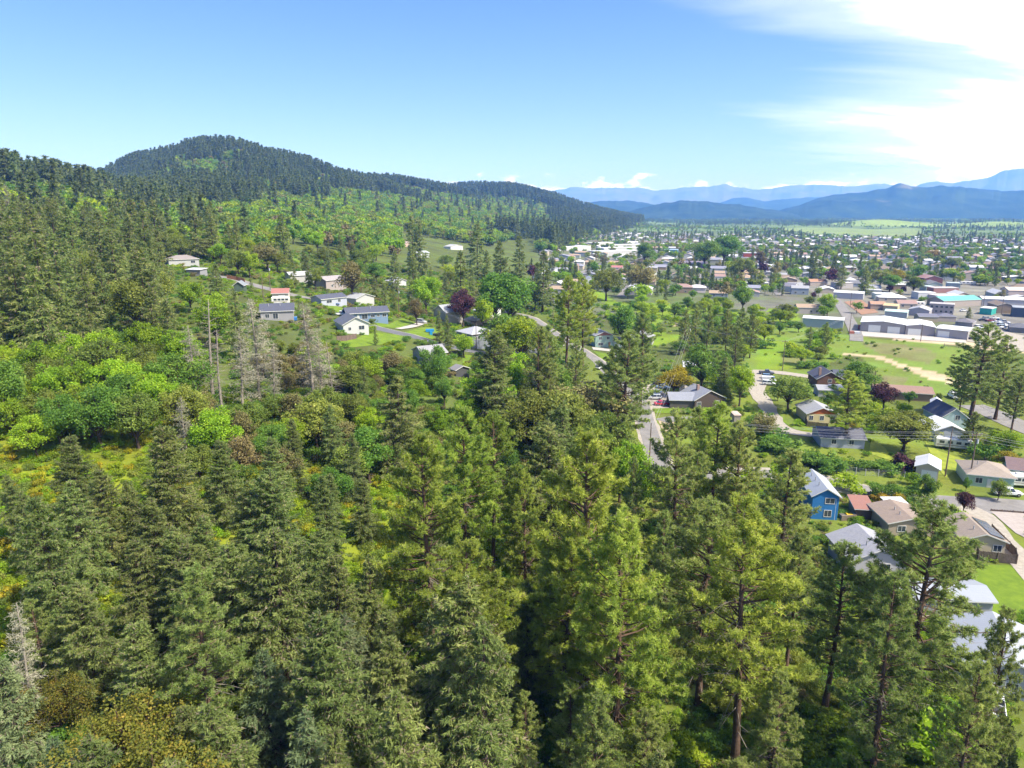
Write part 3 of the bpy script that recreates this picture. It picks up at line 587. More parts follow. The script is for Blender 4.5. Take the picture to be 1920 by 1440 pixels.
def resample(P, step):
    P = np.asarray(P, float)[:, :2]; Q = np.vstack([2 * P[0] - P[1], P, 2 * P[-1] - P[-2]]); out = []
    for i in range(1, len(Q) - 2):
        n = max(2, int(np.linalg.norm(Q[i + 1] - Q[i]) / step)); t = np.linspace(0, 1, n, endpoint=False)[:, None]
        a, b, c, d = Q[i - 1], Q[i], Q[i + 1], Q[i + 2]
        out.append(0.5 * (2 * b + (c - a) * t + (2 * a - 5 * b + 4 * c - d) * t ** 2 + (3 * b - a - 3 * c + d) * t ** 3))
    out.append(P[-1:]); return np.vstack(out)
def ribbon(name, P, width, m, lift=0.10, step=3.0, keep=True, rough=0.0):
    C = resample(P, step); d = np.gradient(C, axis=0); d = unit(d); nrm = np.stack([-d[:, 1], d[:, 0]], 1)
    w = np.broadcast_to(width, (len(C),)) if np.ndim(width) == 0 else np.interp(np.linspace(0, 1, len(C)), np.linspace(0, 1, len(width)), width)
    u = np.linspace(-0.5, 0.5, 5); jit = 1 + rough * (vnoise(C[:, 0], C[:, 1], 4, 5) - 0.5)
    X = C[:, None] + nrm[:, None] * (u[None, :, None] * (w * jit)[:, None, None])
    Zz = H(X[..., 0], X[..., 1]); Zz = 0.5 * Zz + 0.5 * Zz.mean(1, keepdims=True) + lift
    n = len(C); i = np.arange(n - 1)[:, None] * 5; j = np.arange(4)[None]
    mb = MB(); mb.add(np.concatenate([X, Zz[..., None]], -1).reshape(-1, 3), np.stack([i + j, i + j + 1, i + 5 + j + 1, i + 5 + j], -1).reshape(-1, 4))
    if keep: ROADS.append((C, w.mean() if np.ndim(width) else width))
    return structure(mb.build(name, m, smooth=True))
import bmesh
def sheet(name, P, m, lift=0.07, cell=4.0, clear=True):
    P = np.asarray(P, float)[:, :2]; bm = bmesh.new(); vs_ = [bm.verts.new((a, b, 0)) for a, b in P]
    bm.faces.new(vs_); bmesh.ops.triangulate(bm, faces=bm.faces[:])
    for _ in range(5):
        es = [e for e in bm.edges if e.calc_length() > cell]
        if not es or len(bm.faces) > 6000: break
        bmesh.ops.subdivide_edges(bm, edges=es, cuts=1); bmesh.ops.triangulate(bm, faces=[f for f in bm.faces if len(f.verts) > 3])
    for v in bm.verts: v.co.z = float(H(v.co.x, v.co.y)) + lift
    bmesh.ops.recalc_face_normals(bm, faces=bm.faces[:])
    if bm.faces and sum(f.normal.z for f in bm.faces) < 0: bmesh.ops.reverse_faces(bm, faces=bm.faces[:])
    me = bpy.data.meshes.new(name); bm.to_mesh(me); bm.free(); me.materials.append(m)
    if clear: CLEAR.append(P)
    return structure(link(name, me))
ra = W([(1262, 905), (1240, 872), (1226, 838), (1215, 804), (1208, 781), (1199, 754), (1172, 722), (1136, 695), (1117, 675), (1086, 655), (1052, 634), (1018, 610), (996, 596), (975, 590), (945, 584), (915, 578)])
ribbon('road_shoulder', ra, 6.8, M_GRAVEL, 0.06, keep=False, rough=0.3); ribbon('road', ra, 5.0, M_ASPH, 0.11)
rb = W([(1275, 905), (1350, 890), (1440, 889), (1500, 896), (1560, 906), (1620, 921), (1690, 938), (1780, 945), (1850, 948), (1930, 954), (2020, 960)])
ribbon('street_verge', rb, 8.5, M_GRAVEL, 0.06, keep=False, rough=0.3); ribbon('street', rb, [5, 5, 5, 5.5, 7, 8.5, 9, 9], M_ASPH, 0.11)
ribbon('gravel_lane', W([(1800, 950), (1840, 967), (1868, 998), (1925, 1066), (1990, 1150)]), [6, 4.5, 4, 4], M_GRAVEL, 0.14, rough=0.3)
ribbon('gravel_drive', W([(1520, 707), (1470, 700), (1424, 697), (1417, 712), (1420, 735), (1436, 758), (1449, 783), (1467, 804), (1500, 813), (1548, 819)]), [5, 6, 7, 6, 5, 5, 5, 4.5], M_GRAVEL, 0.12, rough=0.4)
sheet('gravel_parking', W(Z4((270, 600), (420, 570), (540, 690), (560, 792), (400, 800), (330, 770))), M_GRAVEL, 0.09)
sheet('gravel_lot', W(Z6((1690, 442), (1940, 452), (1960, 640), (1860, 590))), mat('pale_gravel', (0.36, 0.31, 0.28), 0.95, 0.12, 1.0), 0.12)
ribbon('driveway', W([(1240, 790), (1275, 784), (1320, 790)]), 5.0, M_ASPH, 0.13)
sheet('dry_bank', W(Z4((450, 905), (590, 910), (600, 980), (500, 1010))), M_DIRT, 0.08)
rd = W([(690, 611), (708, 616), (743, 624), (766, 629), (800, 640), (835, 648), (880, 657), (930, 661), (985, 660), (1045, 645)])
ribbon('kerb', rd, 7.4, M_CONC, 0.07, keep=False); ribbon('side_street', rd, 6.4, M_ASPHD, 0.12)
ribbon('side_street', W([(400, 517), (440, 524), (476, 535), (519, 546), (560, 556), (610, 563), (640, 566)]), 5.5, M_ASPH, 0.15)
ribbon('driveway', W(Z2((880, 655), (1010, 635), (1120, 600))), 4.0, M_CONC, 0.15)
sheet('turning_circle', W(ZT((660, 1055), (700, 1020), (790, 1035), (825, 1070), (800, 1095), (690, 1090))), M_ASPH, 0.2)
ribbon('driveway', W(Z3((1300, 545), (1400, 555), (1530, 570))), 6.0, M_CONC, 0.15)
ribbon('avenue', W([(1820, 760), (1862, 776), (1930, 806), (2050, 850)]), 9.0, M_ASPH, 0.12)
ribbon('avenue', W([(1560, 555), (1572, 568), (1590, 596), (1604, 625), (1606, 640)]), 6.0, M_ASPH, 0.2)
sheet('dirt_lot', W(Z7((570, 265), (700, 250), (830, 345), (700, 362))), mat('red_dirt', (0.29, 0.165, 0.105), 0.95, 0.15, 0.3), 0.2)
sheet('yard', W(Z7((1480, 480), (1500, 420), (1920, 520), (1920, 640), (1490, 560))), M_GRAVEL, 0.16)
sheet('yard', W(Z7((620, 480), (1480, 545), (1490, 575), (620, 515))), M_CONC, 0.16)
for p in (Z2((350, 770), (520, 745), (600, 700), (720, 690), (960, 722), (970, 765), (740, 800), (480, 825), (360, 810)), Z2((690, 600), (810, 615), (930, 560), (1050, 600), (890, 652), (720, 640)),
          Z2((930, 690), (1140, 640), (1300, 650), (1340, 770), (1200, 750), (1010, 708)), Z2((220, 450), (330, 450), (460, 490), (340, 528)), Z3((500, 500), (690, 360), (815, 375), (800, 470), (700, 560), (540, 520)),
          Z3((1310, 568), (1480, 600), (1500, 710), (1400, 660)), Z6((1510, 930), (1590, 800), (1690, 812), (1870, 815), (1925, 845), (1960, 1120), (1800, 1260), (1700, 1160), (1640, 970)),
          Z4((390, 790), (650, 800), (640, 840), (430, 838)), Z4((1400, 690), (1450, 690), (1530, 830), (1640, 950), (1900, 990), (1890, 1006), (1690, 988), (1540, 900), (1430, 750)), Z4((1560, 1030), (1700, 1050), (1740, 1190), (1650, 1140)),
          Z3((130, 600), (260, 610), (200, 680), (130, 690)), Z2((-90, 20), (-40, 10), (30, 60), (-20, 70))):
    sheet('lawn', W(p), M_LAWN, 0.09)
for p in (Z5((1230, 690), (1330, 760), (1450, 800), (1700, 760), (1720, 800), (1480, 850), (1380, 945), (1320, 880)), Z5((860, 670), (960, 740), (1010, 830), (850, 780)), Z5((1430, 470), (1530, 490), (1530, 540), (1440, 520)), Z5((870, 440), (980, 520), (990, 590), (920, 540))):
    sheet('rough_lawn', W(p), M_LAWN2, 0.08)

# ------------------------------------------------------------------ mountains beyond the valley
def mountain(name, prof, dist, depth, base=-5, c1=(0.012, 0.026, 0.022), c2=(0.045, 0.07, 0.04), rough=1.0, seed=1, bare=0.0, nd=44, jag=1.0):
    """a forested ridge: skyline profile (pixel x, pixel y) at a distance, falling off to both sides"""
    px = np.array([p[0] for p in prof], float); py = np.array([p[1] for p in prof], float)
    n = int((px[-1] - px[0]) / 2.2); X = np.linspace(px[0], px[-1], n); k = np.exp(-0.5 * (np.arange(-8, 9) / 3.0) ** 2); k /= k.sum()
    Y = np.interp(X, px, py); Y = np.convolve(np.pad(Y, 8, mode='edge'), k, 'valid')
    s, c = math.sin(PITCH), math.cos(PITCH)
    a = (X - 960) / FPX; b = (720 - Y) / FPX; dy = c + b * s; dz = -s + b * c; Y = Y + jag * (2.6 * (vnoise(X, 0 * X, 17, seed) - .5) + 1.6 * (vnoise(X, 0 * X, 6, seed + 3) - .5)); b = (720 - Y) / FPX; dy = c + b * s; dz = -s + b * c; crest = CAMZ + dist * dz / dy; tx = a / dy
    v = np.linspace(-1, 1, nd); hh = (1 - np.abs(v) ** 1.35) ** 1.15
    edge = np.clip(np.minimum(np.arange(n), np.arange(n)[::-1]) / (n * 0.06), 0, 1)
    YY = dist + v[None] * depth * (1 + 0.15 * np.sin(X / 90 + seed))[:, None]; XX = tx[:, None] * YY
    nz = sum(amp * (vnoise(XX + 500, YY, sc, seed + i) - 0.5) for i, (amp, sc) in enumerate(((0.5, depth * 0.42), (0.36, depth * 0.2), (0.2, depth * 0.085))))
    ZZ = base + (crest[:, None] - base) * hh[None] * (1 + rough * nz * (1 - hh[None] ** 6)) + rough * (crest[:, None] - base) * 0.012 * (vnoise(XX, YY, depth * 0.012, seed) - .5)
    ZZ = base + (ZZ - base) * (0.25 + 0.75 * edge[:, None])
    i = np.arange(n - 1)[:, None] * nd; j = np.arange(nd - 1)[None]
    mb = MB(); mb.add(np.stack([XX, YY, ZZ], -1).reshape(-1, 3), np.stack([i + j, i + nd + j, i + nd + j + 1, i + j + 1], -1).reshape(-1, 4))
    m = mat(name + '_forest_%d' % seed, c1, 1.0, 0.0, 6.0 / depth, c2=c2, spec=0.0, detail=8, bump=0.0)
    if bare:
        nt = m.node_tree; b_ = nt.nodes['Principled BSDF']; src = b_.inputs['Base Color'].links[0].from_socket
        tc = nt.nodes.new('ShaderNodeTexCoord'); nn = nt.nodes.new('ShaderNodeTexNoise'); nn.inputs['Scale'].default_value = 2.2 / depth; nn.inputs['Detail'].default_value = 3; nt.links.new(tc.outputs['Object'], nn.inputs['Vector'])
        rp = nt.nodes.new('ShaderNodeMapRange'); rp.inputs[1].default_value = 0.62; rp.inputs[2].default_value = 0.66; rp.inputs[4].default_value = bare; nt.links.new(nn.outputs[0], rp.inputs[0])
        mx = nt.nodes.new('ShaderNodeMix'); mx.data_type = 'RGBA'; nt.links.new(rp.outputs[0], mx.inputs[0]); nt.links.new(src, mx.inputs[6]); mx.inputs[7].default_value = (0.24, 0.20, 0.16, 1); nt.links.new(mx.outputs[2], b_.inputs['Base Color'])
    return structure(mb.build(name, m, smooth=True))
mountain('hills', [(1040, 400), (1080, 388), (1120, 378), (1160, 378), (1200, 380), (1240, 386), (1300, 398), (1350, 405)], 8200, 1500, seed=2)
mountain('hills', [(1130, 408), (1170, 398), (1210, 388), (1250, 380), (1285, 375), (1320, 377), (1370, 383), (1420, 389), (1480, 398), (1520, 408)], 6000, 900, seed=3)
mountain('hills', [(1400, 405), (1450, 397), (1500, 384), (1540, 370), (1570, 363), (1620, 360), (1660, 353), (1690, 347), (1712, 352), (1735, 357), (1765, 347), (1790, 350), (1830, 352), (1880, 358), (1940, 355), (2000, 352), (2100, 360), (2250, 380)], 7000, 1300, seed=4, bare=0.4)
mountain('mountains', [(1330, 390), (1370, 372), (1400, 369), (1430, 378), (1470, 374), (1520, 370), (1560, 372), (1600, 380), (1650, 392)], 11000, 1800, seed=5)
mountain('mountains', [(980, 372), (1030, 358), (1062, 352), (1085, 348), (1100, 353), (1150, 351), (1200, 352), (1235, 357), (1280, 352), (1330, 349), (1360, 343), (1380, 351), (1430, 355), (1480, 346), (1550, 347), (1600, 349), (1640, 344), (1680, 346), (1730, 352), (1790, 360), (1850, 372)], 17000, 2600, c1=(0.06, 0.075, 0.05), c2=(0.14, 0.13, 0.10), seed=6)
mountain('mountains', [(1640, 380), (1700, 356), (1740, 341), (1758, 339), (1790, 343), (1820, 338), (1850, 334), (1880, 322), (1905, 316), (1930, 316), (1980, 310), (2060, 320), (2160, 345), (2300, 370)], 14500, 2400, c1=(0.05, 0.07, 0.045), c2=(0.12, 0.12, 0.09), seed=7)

# ------------------------------------------------------------------ far-off woods and ground cover (uncountable)
def scatter(name, P, rot, scl, idx, protos, label, cat=None):
    """one object: points that carry copies of the given plant meshes (geometry nodes)"""
    me = bpy.data.meshes.new(name); me.vertices.add(len(P)); me.vertices.foreach_set('co', np.asarray(P, np.float32).ravel())
    for nm, arr in (('rot', rot), ('scl', scl)): me.attributes.new(nm, 'FLOAT', 'POINT').data.foreach_set('value', np.asarray(arr, np.float32))
    me.attributes.new('pick', 'INT', 'POINT').data.foreach_set('value', np.asarray(idx, np.int32))
    o = link(name, me); c = bpy.data.collections.new(name + '_kinds')
    for q, key in enumerate(protos):
        k = bpy.data.objects.new('kind_%02d_%s' % (q, name), PROTO[key][0] if PROTO[key][1] is None else PROTO[key][1]); c.objects.link(k)
    ng = bpy.data.node_groups.new(name, 'GeometryNodeTree'); ng.interface.new_socket('Geometry', in_out='INPUT', socket_type='NodeSocketGeometry'); ng.interface.new_socket('Geometry', in_out='OUTPUT', socket_type='NodeSocketGeometry')
    N = ng.nodes.new; L = ng.links.new; gi = N('NodeGroupInput'); go = N('NodeGroupOutput'); ip = N('GeometryNodeInstanceOnPoints'); ci = N('GeometryNodeCollectionInfo')
    ci.inputs['Collection'].default_value = c; ci.inputs['Separate Children'].default_value = True; ci.inputs['Reset Children'].default_value = True
    ip.inputs['Pick Instance'].default_value = True
    def attr(nm, t):
        a = N('GeometryNodeInputNamedAttribute'); a.data_type = t; a.inputs['Name'].default_value = nm; return a.outputs['Attribute']
    cx = N('ShaderNodeCombineXYZ'); L(attr('rot', 'FLOAT'), cx.inputs[2]); L(cx.outputs[0], ip.inputs['Rotation'])
    L(attr('scl', 'FLOAT'), ip.inputs['Scale']); L(attr('pick', 'INT'), ip.inputs['Instance Index'])
    L(gi.outputs[0], ip.inputs['Points']); L(ci.outputs[0], ip.inputs['Instance']); L(ip.outputs[0], go.inputs[0])
    md = o.modifiers.new('scatter', 'NODES'); md.node_group = ng
    return tag(o, label, cat, kind='stuff')
for i in range(3):
    far_proto('fir_speck%d' % i, conifer, M_BARK, M_FIRD, 500 + i, h=26.0, lmax=4.0, base=0.06, spacing=2.6, nb=5, spray=0.5, leafL=2.6, leafW=1.5, kleaf=2, wood=False, power=0.8)
for q, c in enumerate(('lime', 'green', 'olive', 'tan')):
    far_proto('leaf_%s_speck' % c, broadleaf, M_BARK, BL[c], 520 + q, h=11.0, w=10.0, lobes=16, leaves=330, size=1.6, wood=False)
def visible(x, y, top):
    """points whose top clears the ground between them and the camera"""
    ok = np.ones(len(x), bool); r = np.hypot(x, y); z = H(x, y) + top
    for f in np.linspace(0.3, 0.97, 22): ok &= (CAMZ + (z - CAMZ) * f) > H(x * f, y * f) - 4
    return ok
def hill_forest():
    n = 90000; th = np.radians(rng.uniform(-52, 13, n)); r = np.sqrt(rng.uniform(430 ** 2, 3300 ** 2, n)); x, y = r * np.sin(th), r * np.cos(th); td = np.degrees(th)
    h = H(x, y); k = ((h > np.where(td > 2, 7, 16)) | (r < 760) & (td < -12)) & ((r > 570) | (td < -17.5))
    k &= ~((td > -13.5) & (r < 900) & (h < 38) & (td > -9)); k &= rng.uniform(size=n) < np.clip(0.2 + r / 2300, 0, 1) * np.where(r < 1300, 1, 0.8); k &= visible(x, y, 26)
    px, py, _ = proj(np.stack([x, y, h + 8], 1))
    x, y, h, r, px, py = x[k], y[k], h[k], r[k], px[k], py[k]
    n1 = vnoise(x, y, 75, 21) * 0.6 + vnoise(x, y, 24, 22) * 0.4
    # broadleaf patches: the slope right of centre, the summit and the foot of the hill
    pat = 1.15 * np.exp(-((px - 690) / 190) ** 2 - ((py - 415) / 45) ** 2) + 0.6 * np.exp(-((px - 385) / 70) ** 2 - ((py - 318) / 22) ** 2) + 0.6 * np.exp(-((px - 90) / 130) ** 2 - ((py - 430) / 26) ** 2) + 0.7 * np.exp(-((px - 930) / 130) ** 2 - ((py - 405) / 26) ** 2) + 0.4 * np.exp(-((px - 520) / 60) ** 2 - ((py - 430) / 30) ** 2)
    dec = n1 + 0.8 * pat + 0.10 * (r < 900) + 0.12 * ((r < 760) & (px < 360)) > 0.655
    idx = np.where(dec, 3 + (rng.uniform(size=len(x)) * 4).astype(int), (rng.uniform(size=len(x)) * 3).astype(int))
    idx = np.where(dec & (idx == 6) & (rng.uniform(size=len(x)) < 0.75), 4, idx); idx = np.where(dec & (rng.uniform(size=len(x)) < 0.02), 1, idx); dec = idx > 2
    scl = np.where(dec, rng.uniform(0.9, 1.5, len(x)), rng.uniform(0.75, 1.3, len(x)) * np.clip(0.85 + r / 9000, 0.95, 1.15))
    scatter('forest', np.stack([x, y, h - 0.5], 1), rng.uniform(0, 6.28, len(x)), scl, idx, ['fir_speck0', 'fir_speck1', 'fir_speck2', 'leaf_lime_speck', 'leaf_green_speck', 'leaf_olive_speck', 'leaf_tan_speck'], 'dense conifer wood with light green broadleaf patches covering the hill')
    print('forest', len(x))
hill_forest()
def valley_trees():
    n = 72000; th = np.radians(rng.uniform(2, 44, n)); r = np.where(np.arange(n) < 16000, np.sqrt(rng.uniform(440 ** 2, 1250 ** 2, n)), np.sqrt(rng.uniform(1200 ** 2, 6300 ** 2, n))); x, y = r * np.sin(th), r * np.cos(th); td = np.degrees(th)
    d = vnoise(x, y, 230, 31) * 0.6 + vnoise(x, y, 70, 32) * 0.4; h = H(x, y); px, py, _ = proj(np.stack([x, y, h], 1))
    k = rng.uniform(size=n) < np.where(r < 1250, 0.10 + 0.34 * (vnoise(x, y, 45, 36) > 0.58), np.where(r < 2000, 0.26 + 0.3 * (vnoise(x, y, 90, 37) > .55), np.clip((d - 0.40) * 2.4, 0.03, 0.8)))
    k &= ~((r < 700) & (px > 1480) & (py > 512)) & ~((py > 556) & (px < 1500)) & ~((r < 900) & (td < 3))
    for P in FOOT_FIELD + FIELD_BRIGHT + ROUGH: k &= ~inpoly(x, y, np.array(P)[:, :2])
    k &= ~((h > 5) & (vnoise(x, y, 330, 35) > 0.42) & (td > 20)) & ~((h > 7) & (td < 13))
    T = np.array(TAKEN); x, y, h, r = x[k], y[k], h[k], r[k]; ok = np.array([np.all(np.hypot(T[:, 0] - a, T[:, 1] - b) > T[:, 2] + 1.2) for a, b in zip(x, y)]); x, y, h, r = x[ok], y[ok], h[ok], r[ok]
    dark = vnoise(x, y, 260, 33) + 0.25 * rng.normal(size=len(x)) > np.where(r > 2600, 0.5, 0.8)
    idx = np.where(dark, (rng.uniform(size=len(x)) * 3).astype(int), 3 + (rng.uniform(size=len(x)) * 3.5).astype(int).clip(0, 3)); idx = np.where((r < 1250), idx + 7, idx)
    scatter('distant_woods', np.stack([x, y, h - 0.4], 1), rng.uniform(0, 6.28, len(x)), np.where(dark, rng.uniform(0.6, 1.1, len(x)), rng.uniform(0.8, 1.5, len(x))) * np.where(r > 1800, 0.55, np.where(r < 1250, 0.62, 0.6)), idx,
            ['fir_speck0', 'fir_speck1', 'fir_speck2', 'leaf_lime_speck', 'leaf_green_speck', 'leaf_olive_speck', 'leaf_tan_speck', 'fir_far0', 'fir_far1', 'fir_far2', 'leaf_lime_far', 'leaf_green_far', 'leaf_olive_far', 'leaf_tan_far'], 'far-off trees among the houses and fields of the valley')
    print('valley', len(x))

# ------------------------------------------------------------------ bookkeeping for labels
THINGS = []      # [object, describing phrase, category, group, px, py, distance]
LANDMARKS = []   # [phrase, px, py, distance]
PROTECT = []     # (x0, y0, x1, y1, distance): parts of the view that scattered trees must not cover
TAKEN = []       # (x, y, radius) footprints
def thing(o, descr, cat, group, p, landmark=None):
    px, py, zc = proj(p); THINGS.append([o, descr, cat, group, float(px), float(py), float(zc)])
    if landmark: LANDMARKS.append([landmark, float(px), float(py), float(zc)])
    return o

# ------------------------------------------------------------------ buildings
M_GLASS = mat('window_glass', (0.05, 0.06, 0.075), 0.12, 0.2, 0.6, spec=0.6)
M_WHITE = mat('white_trim', (0.62, 0.61, 0.58), 0.6, 0.05, 2.0)
M_DOORW = seam('garage_door_white', (0.74, 0.73, 0.70), 0.6, 0.55, 2, 0.3)
M_PIPE = mat('galvanised_pipe', (0.4, 0.4, 0.4), 0.5, 0.1, 3.0)
def wallm(c, kind='lap'):
    n = 'wall_%s_%d_%d_%d' % (kind, *[int(v * 100) for v in c])
    c = tuple(v * 0.86 for v in c)
    return seam(n, c, 0.75, 0.22 if kind == 'lap' else 0.35, 2 if kind == 'lap' else 0, 0.35, var=0.07)
def roofm(c, kind='shingle'):
    n = 'roof_%s_%d_%d_%d' % (kind, *[int(v * 100) for v in c])
    return shingle(n, c) if kind == 'shingle' else seam(n, c, 0.4, 0.5, 0 if kind == 'metalx' else 1, 0.35, var=0.08)
SLATE, GREY, LGREY, BROWN, TANR, WHITER, SILVER = (0.085, 0.09, 0.12), (0.17, 0.17, 0.185), (0.30, 0.30, 0.32), (0.20, 0.155, 0.125), (0.34, 0.25, 0.18), (0.62, 0.62, 0.62), (0.36, 0.38, 0.42)
def roof_slab(mb, pts, th, up=(0, 0, 1)):
    """thick sloping slab from 4 top corners"""
    P = np.asarray(pts, float); Q = P - np.array([0, 0, th])
    mb.add(np.vstack([P, Q]), [(0, 1, 2, 3)], 0); n = mb.n
    b = n - 8; mb.f.append((np.array([(b + 7, b + 6, b + 5, b + 4), (b, b + 4, b + 5, b + 1), (b + 1, b + 5, b + 6, b + 2), (b + 2, b + 6, b + 7, b + 3), (b + 3, b + 7, b + 4, b)]), 1))
def window(root, M, w, h, glassm=None, bars=True, name='window', frame=None):
    """framed window lying on a wall: M maps (x along wall, y outwards, z up)"""
    f = MB(); t = 0.09
    for lo, hi in (((-w/2 - t, 0, -t), (w/2 + t, 0.07, 0)), ((-w/2 - t, 0, h), (w/2 + t, 0.07, h + t)), ((-w/2 - t, 0, 0.001), (-w/2, 0.07, h - 0.001)), ((w/2, 0, 0.001), (w/2 + t, 0.07, h - 0.001))): f.box(lo, hi, 0, M)
    if bars: f.box((-0.025, 0, 0.002), (0.025, 0.055, h - 0.002), 0, M)
    o = f.build(name, frame or M_WHITE, root); g = MB(); g.box((-w/2 + 0.001, -0.02, 0.003), (w/2 - 0.001, 0.03, h - 0.003), 0, M); g.build('pane', glassm or M_GLASS, o)
    return o
def house(name, A, B, depth, hw, roof='side', rise=1.6, wall=(0.6, 0.6, 0.58), rc=GREY, rk='shingle', over=0.45, front=(), right=(), left=(), doors=(), garage=(), gable=None, descr='', cat='house', group='houses', landmark=None, yaw=None, width=None, wk='lap', protect=True, vents=0, chimney=None, parts=True, world=None, trim=None, lift=0.0, porch=None):
    """a building standing on the ground: A, B = where the front corners of its base are seen"""
    if world is not None: a, b = world
    else: a, b = G(*A), G(*B)
    a, b = np.array(a), np.array(b); d = b - a; w = float(np.hypot(d[0], d[1])) if width is None else width; yw = math.atan2(d[1], d[0]) if yaw is None else yaw
    c0 = 0.5 * (a + b); M = Matrix.Rotation(yw, 3, 'Z')
    cs = [np.array(M @ Vector((sx * w / 2, sy * depth, 0))) + c0 for sx in (-1, 1) for sy in (0, 1)]; zg = [float(H(p[0], p[1])) for p in cs]
    z0 = 0.6 * float(np.mean(zg[0::2])) + 0.4 * max(zg) + lift; root = empty(name, (c0[0], c0[1], z0), yw); x = w / 2; y = depth; low = min(zg) - z0 - 0.5
    wm = wallm(wall, wk); mb = MB()
    if roof in ('side', 'front'):
        if roof == 'side': g1 = [(-x, 0, low), (-x, 0, hw), (-x, y/2, hw + rise), (-x, y, hw), (-x, y, low)]; g2 = [(x, q[1], q[2]) for q in g1]
        else: g1 = [(-x, 0, low), (-x, 0, hw), (0, 0, hw + rise), (x, 0, hw), (x, 0, low)]; g2 = [(q[0], y, q[2]) for q in g1]
        mb.add(g1 + g2, [(0, 1, 6, 5), (4, 9, 8, 3)] if roof == 'side' else [(0, 5, 6, 1), (4, 3, 8, 9)]); b_ = mb.n - 10
        mb.f.append((np.array([[b_, b_+1, b_+2, b_+3, b_+4], [b_+9, b_+8, b_+7, b_+6, b_+5]])[:, ::(-1 if roof == 'side' else -1)], 0))
    else: mb.box((-x, 0, low), (x, y, hw if roof != 'shed' else hw - 0.05))
    mb.build('wall', wm, root)
    r = MB(); t = 0.2; e = over; hi = hw + 0.06
    if roof == 'side':
        s = rise / (y / 2)
        roof_slab(r, [(-x - e, -e, hi - s * e + t), (x + e, -e, hi - s * e + t), (x + e, y/2, hi + rise + t), (-x - e, y/2, hi + rise + t)], t)
        roof_slab(r, [(x + e, y + e, hi - s * e + t), (-x - e, y + e, hi - s * e + t), (-x - e, y/2, hi + rise + t), (x + e, y/2, hi + rise + t)], t)
    elif roof == 'front':
        s = rise / x
        roof_slab(r, [(-x - e, -e, hi - s * e + t), (0, -e, hi + rise + t), (0, y + e, hi + rise + t), (-x - e, y + e, hi - s * e + t)], t)
        roof_slab(r, [(x + e, y + e, hi - s * e + t), (0, y + e, hi + rise + t), (0, -e, hi + rise + t), (x + e, -e, hi - s * e + t)], t)
    elif roof == 'hip':
        k = min(x, y / 2) * 0.95; zt = hi + rise; E = [(-x - e, -e, hi), (x + e, -e, hi), (x + e, y + e, hi), (-x - e, y + e, hi)]
        rl = (-x + k, y / 2, zt) if x > y / 2 else (0, k, zt); rr_ = (x - k, y / 2, zt) if x > y / 2 else (0, y - k, zt)
        r.add(E + [rl, rr_] + [(q[0], q[1], q[2] - 0.18) for q in E], [(0, 1, 5, 4), (2, 3, 4, 5)] if x > y / 2 else [(1, 2, 5, 4), (3, 0, 4, 5)]); b_ = r.n - 10
        r.f.append((np.array([(1, 2, 5), (3, 0, 4)] if x > y / 2 else [(0, 1, 4), (2, 3, 5)]) + b_, 0)); r.f.append((np.array([(0, 6, 7, 1), (1, 7, 8, 2), (2, 8, 9, 3), (3, 9, 6, 0), (9, 8, 7, 6)]) + b_, 1))
    elif roof == 'flat':
        r.box((-x - 0.15, -0.15, hw), (x + 0.15, y + 0.15, hw + 0.35)); r.box((-x + 0.3, 0.3, hw + 0.351), (x - 0.3, y - 0.3, hw + 0.40))
    elif roof == 'shed':
        roof_slab(r, [(-x - e, -e, hw + 0.1), (x + e, -e, hw + 0.1), (x + e, y + e, hw + rise), (-x - e, y + e, hw + rise)], 0.15)
    ro = r.build('roof', [roofm(rc, rk), trim or M_WHITE], root)
    if gable:
        gm = MB(); q = 0.03
        if roof == 'front': gm.add([(-x - 0.001, -q, hw), (x + 0.001, -q, hw), (0, -q, hw + rise)], [(0, 1, 2)])
        gm.build('gable', wallm(gable), root)
    fr = lambda u, z: Matrix.Translation((-x + u * w, 0, z)) @ Matrix.Rotation(math.pi, 4, 'Z')
    rt = lambda u, z: Matrix.Translation((x, u * y, z)) @ Matrix.Rotation(-math.pi / 2, 4, 'Z')
    lf = lambda u, z: Matrix.Translation((-x, u * y, z)) @ Matrix.Rotation(math.pi / 2, 4, 'Z')
    for lst, fn in ((front, fr), (right, rt), (left, lf)):
        for (u, z, ww, hh) in lst: window(root, fn(u, z), ww, hh)
    for (u, ww, hh, *cc) in doors:
        dm = MB(); dm.box((-ww/2, 0, 0), (ww/2, 0.06, hh), 0, fr(u, 0.05)); dr = dm.build('door', mat('door_%d' % (len(cc)), (0.2, 0.12, 0.08)) if cc else M_WHITE, root)
    for (u, ww, hh, *cc) in garage:
        dm = MB(); dm.box((-ww/2, 0, 0), (ww/2, 0.07, hh), 0, (fr if not cc else (rt if cc[0] == 'r' else lf))(u, 0.02)); dm.build('garage_door', M_DOORW, root)
    for k in range(vents):
        v = MB(); vx = -x * 0.5 + k * x * 0.7; zz = hw + rise * 0.75; v.tube([(vx if roof != 'front' else -x * 0.3, y * (0.3 if roof != 'front' else 0.25 + 0.25 * k), zz), (vx if roof != 'front' else -x * 0.3, y * (0.3 if roof != 'front' else 0.25 + 0.25 * k), zz + 0.9)], 0.10, 6); v.build('vent_pipe', M_PIPE, ro)
    if chimney:
        v = MB(); cx, cyy = chimney; v.box((cx * x - 0.4, cyy * y - 0.4, hw), (cx * x + 0.4, cyy * y + 0.4, hw + rise + 1.1)); v.build('chimney', mat('chimney_brick', (0.3, 0.2, 0.16), 0.9, 0.2, 4.0), ro)
    ctr = np.array(M @ Vector((0, y / 2, 0))) + c0; TAKEN.append((ctr[0], ctr[1], 0.5 * math.hypot(w, depth) + 0.8))
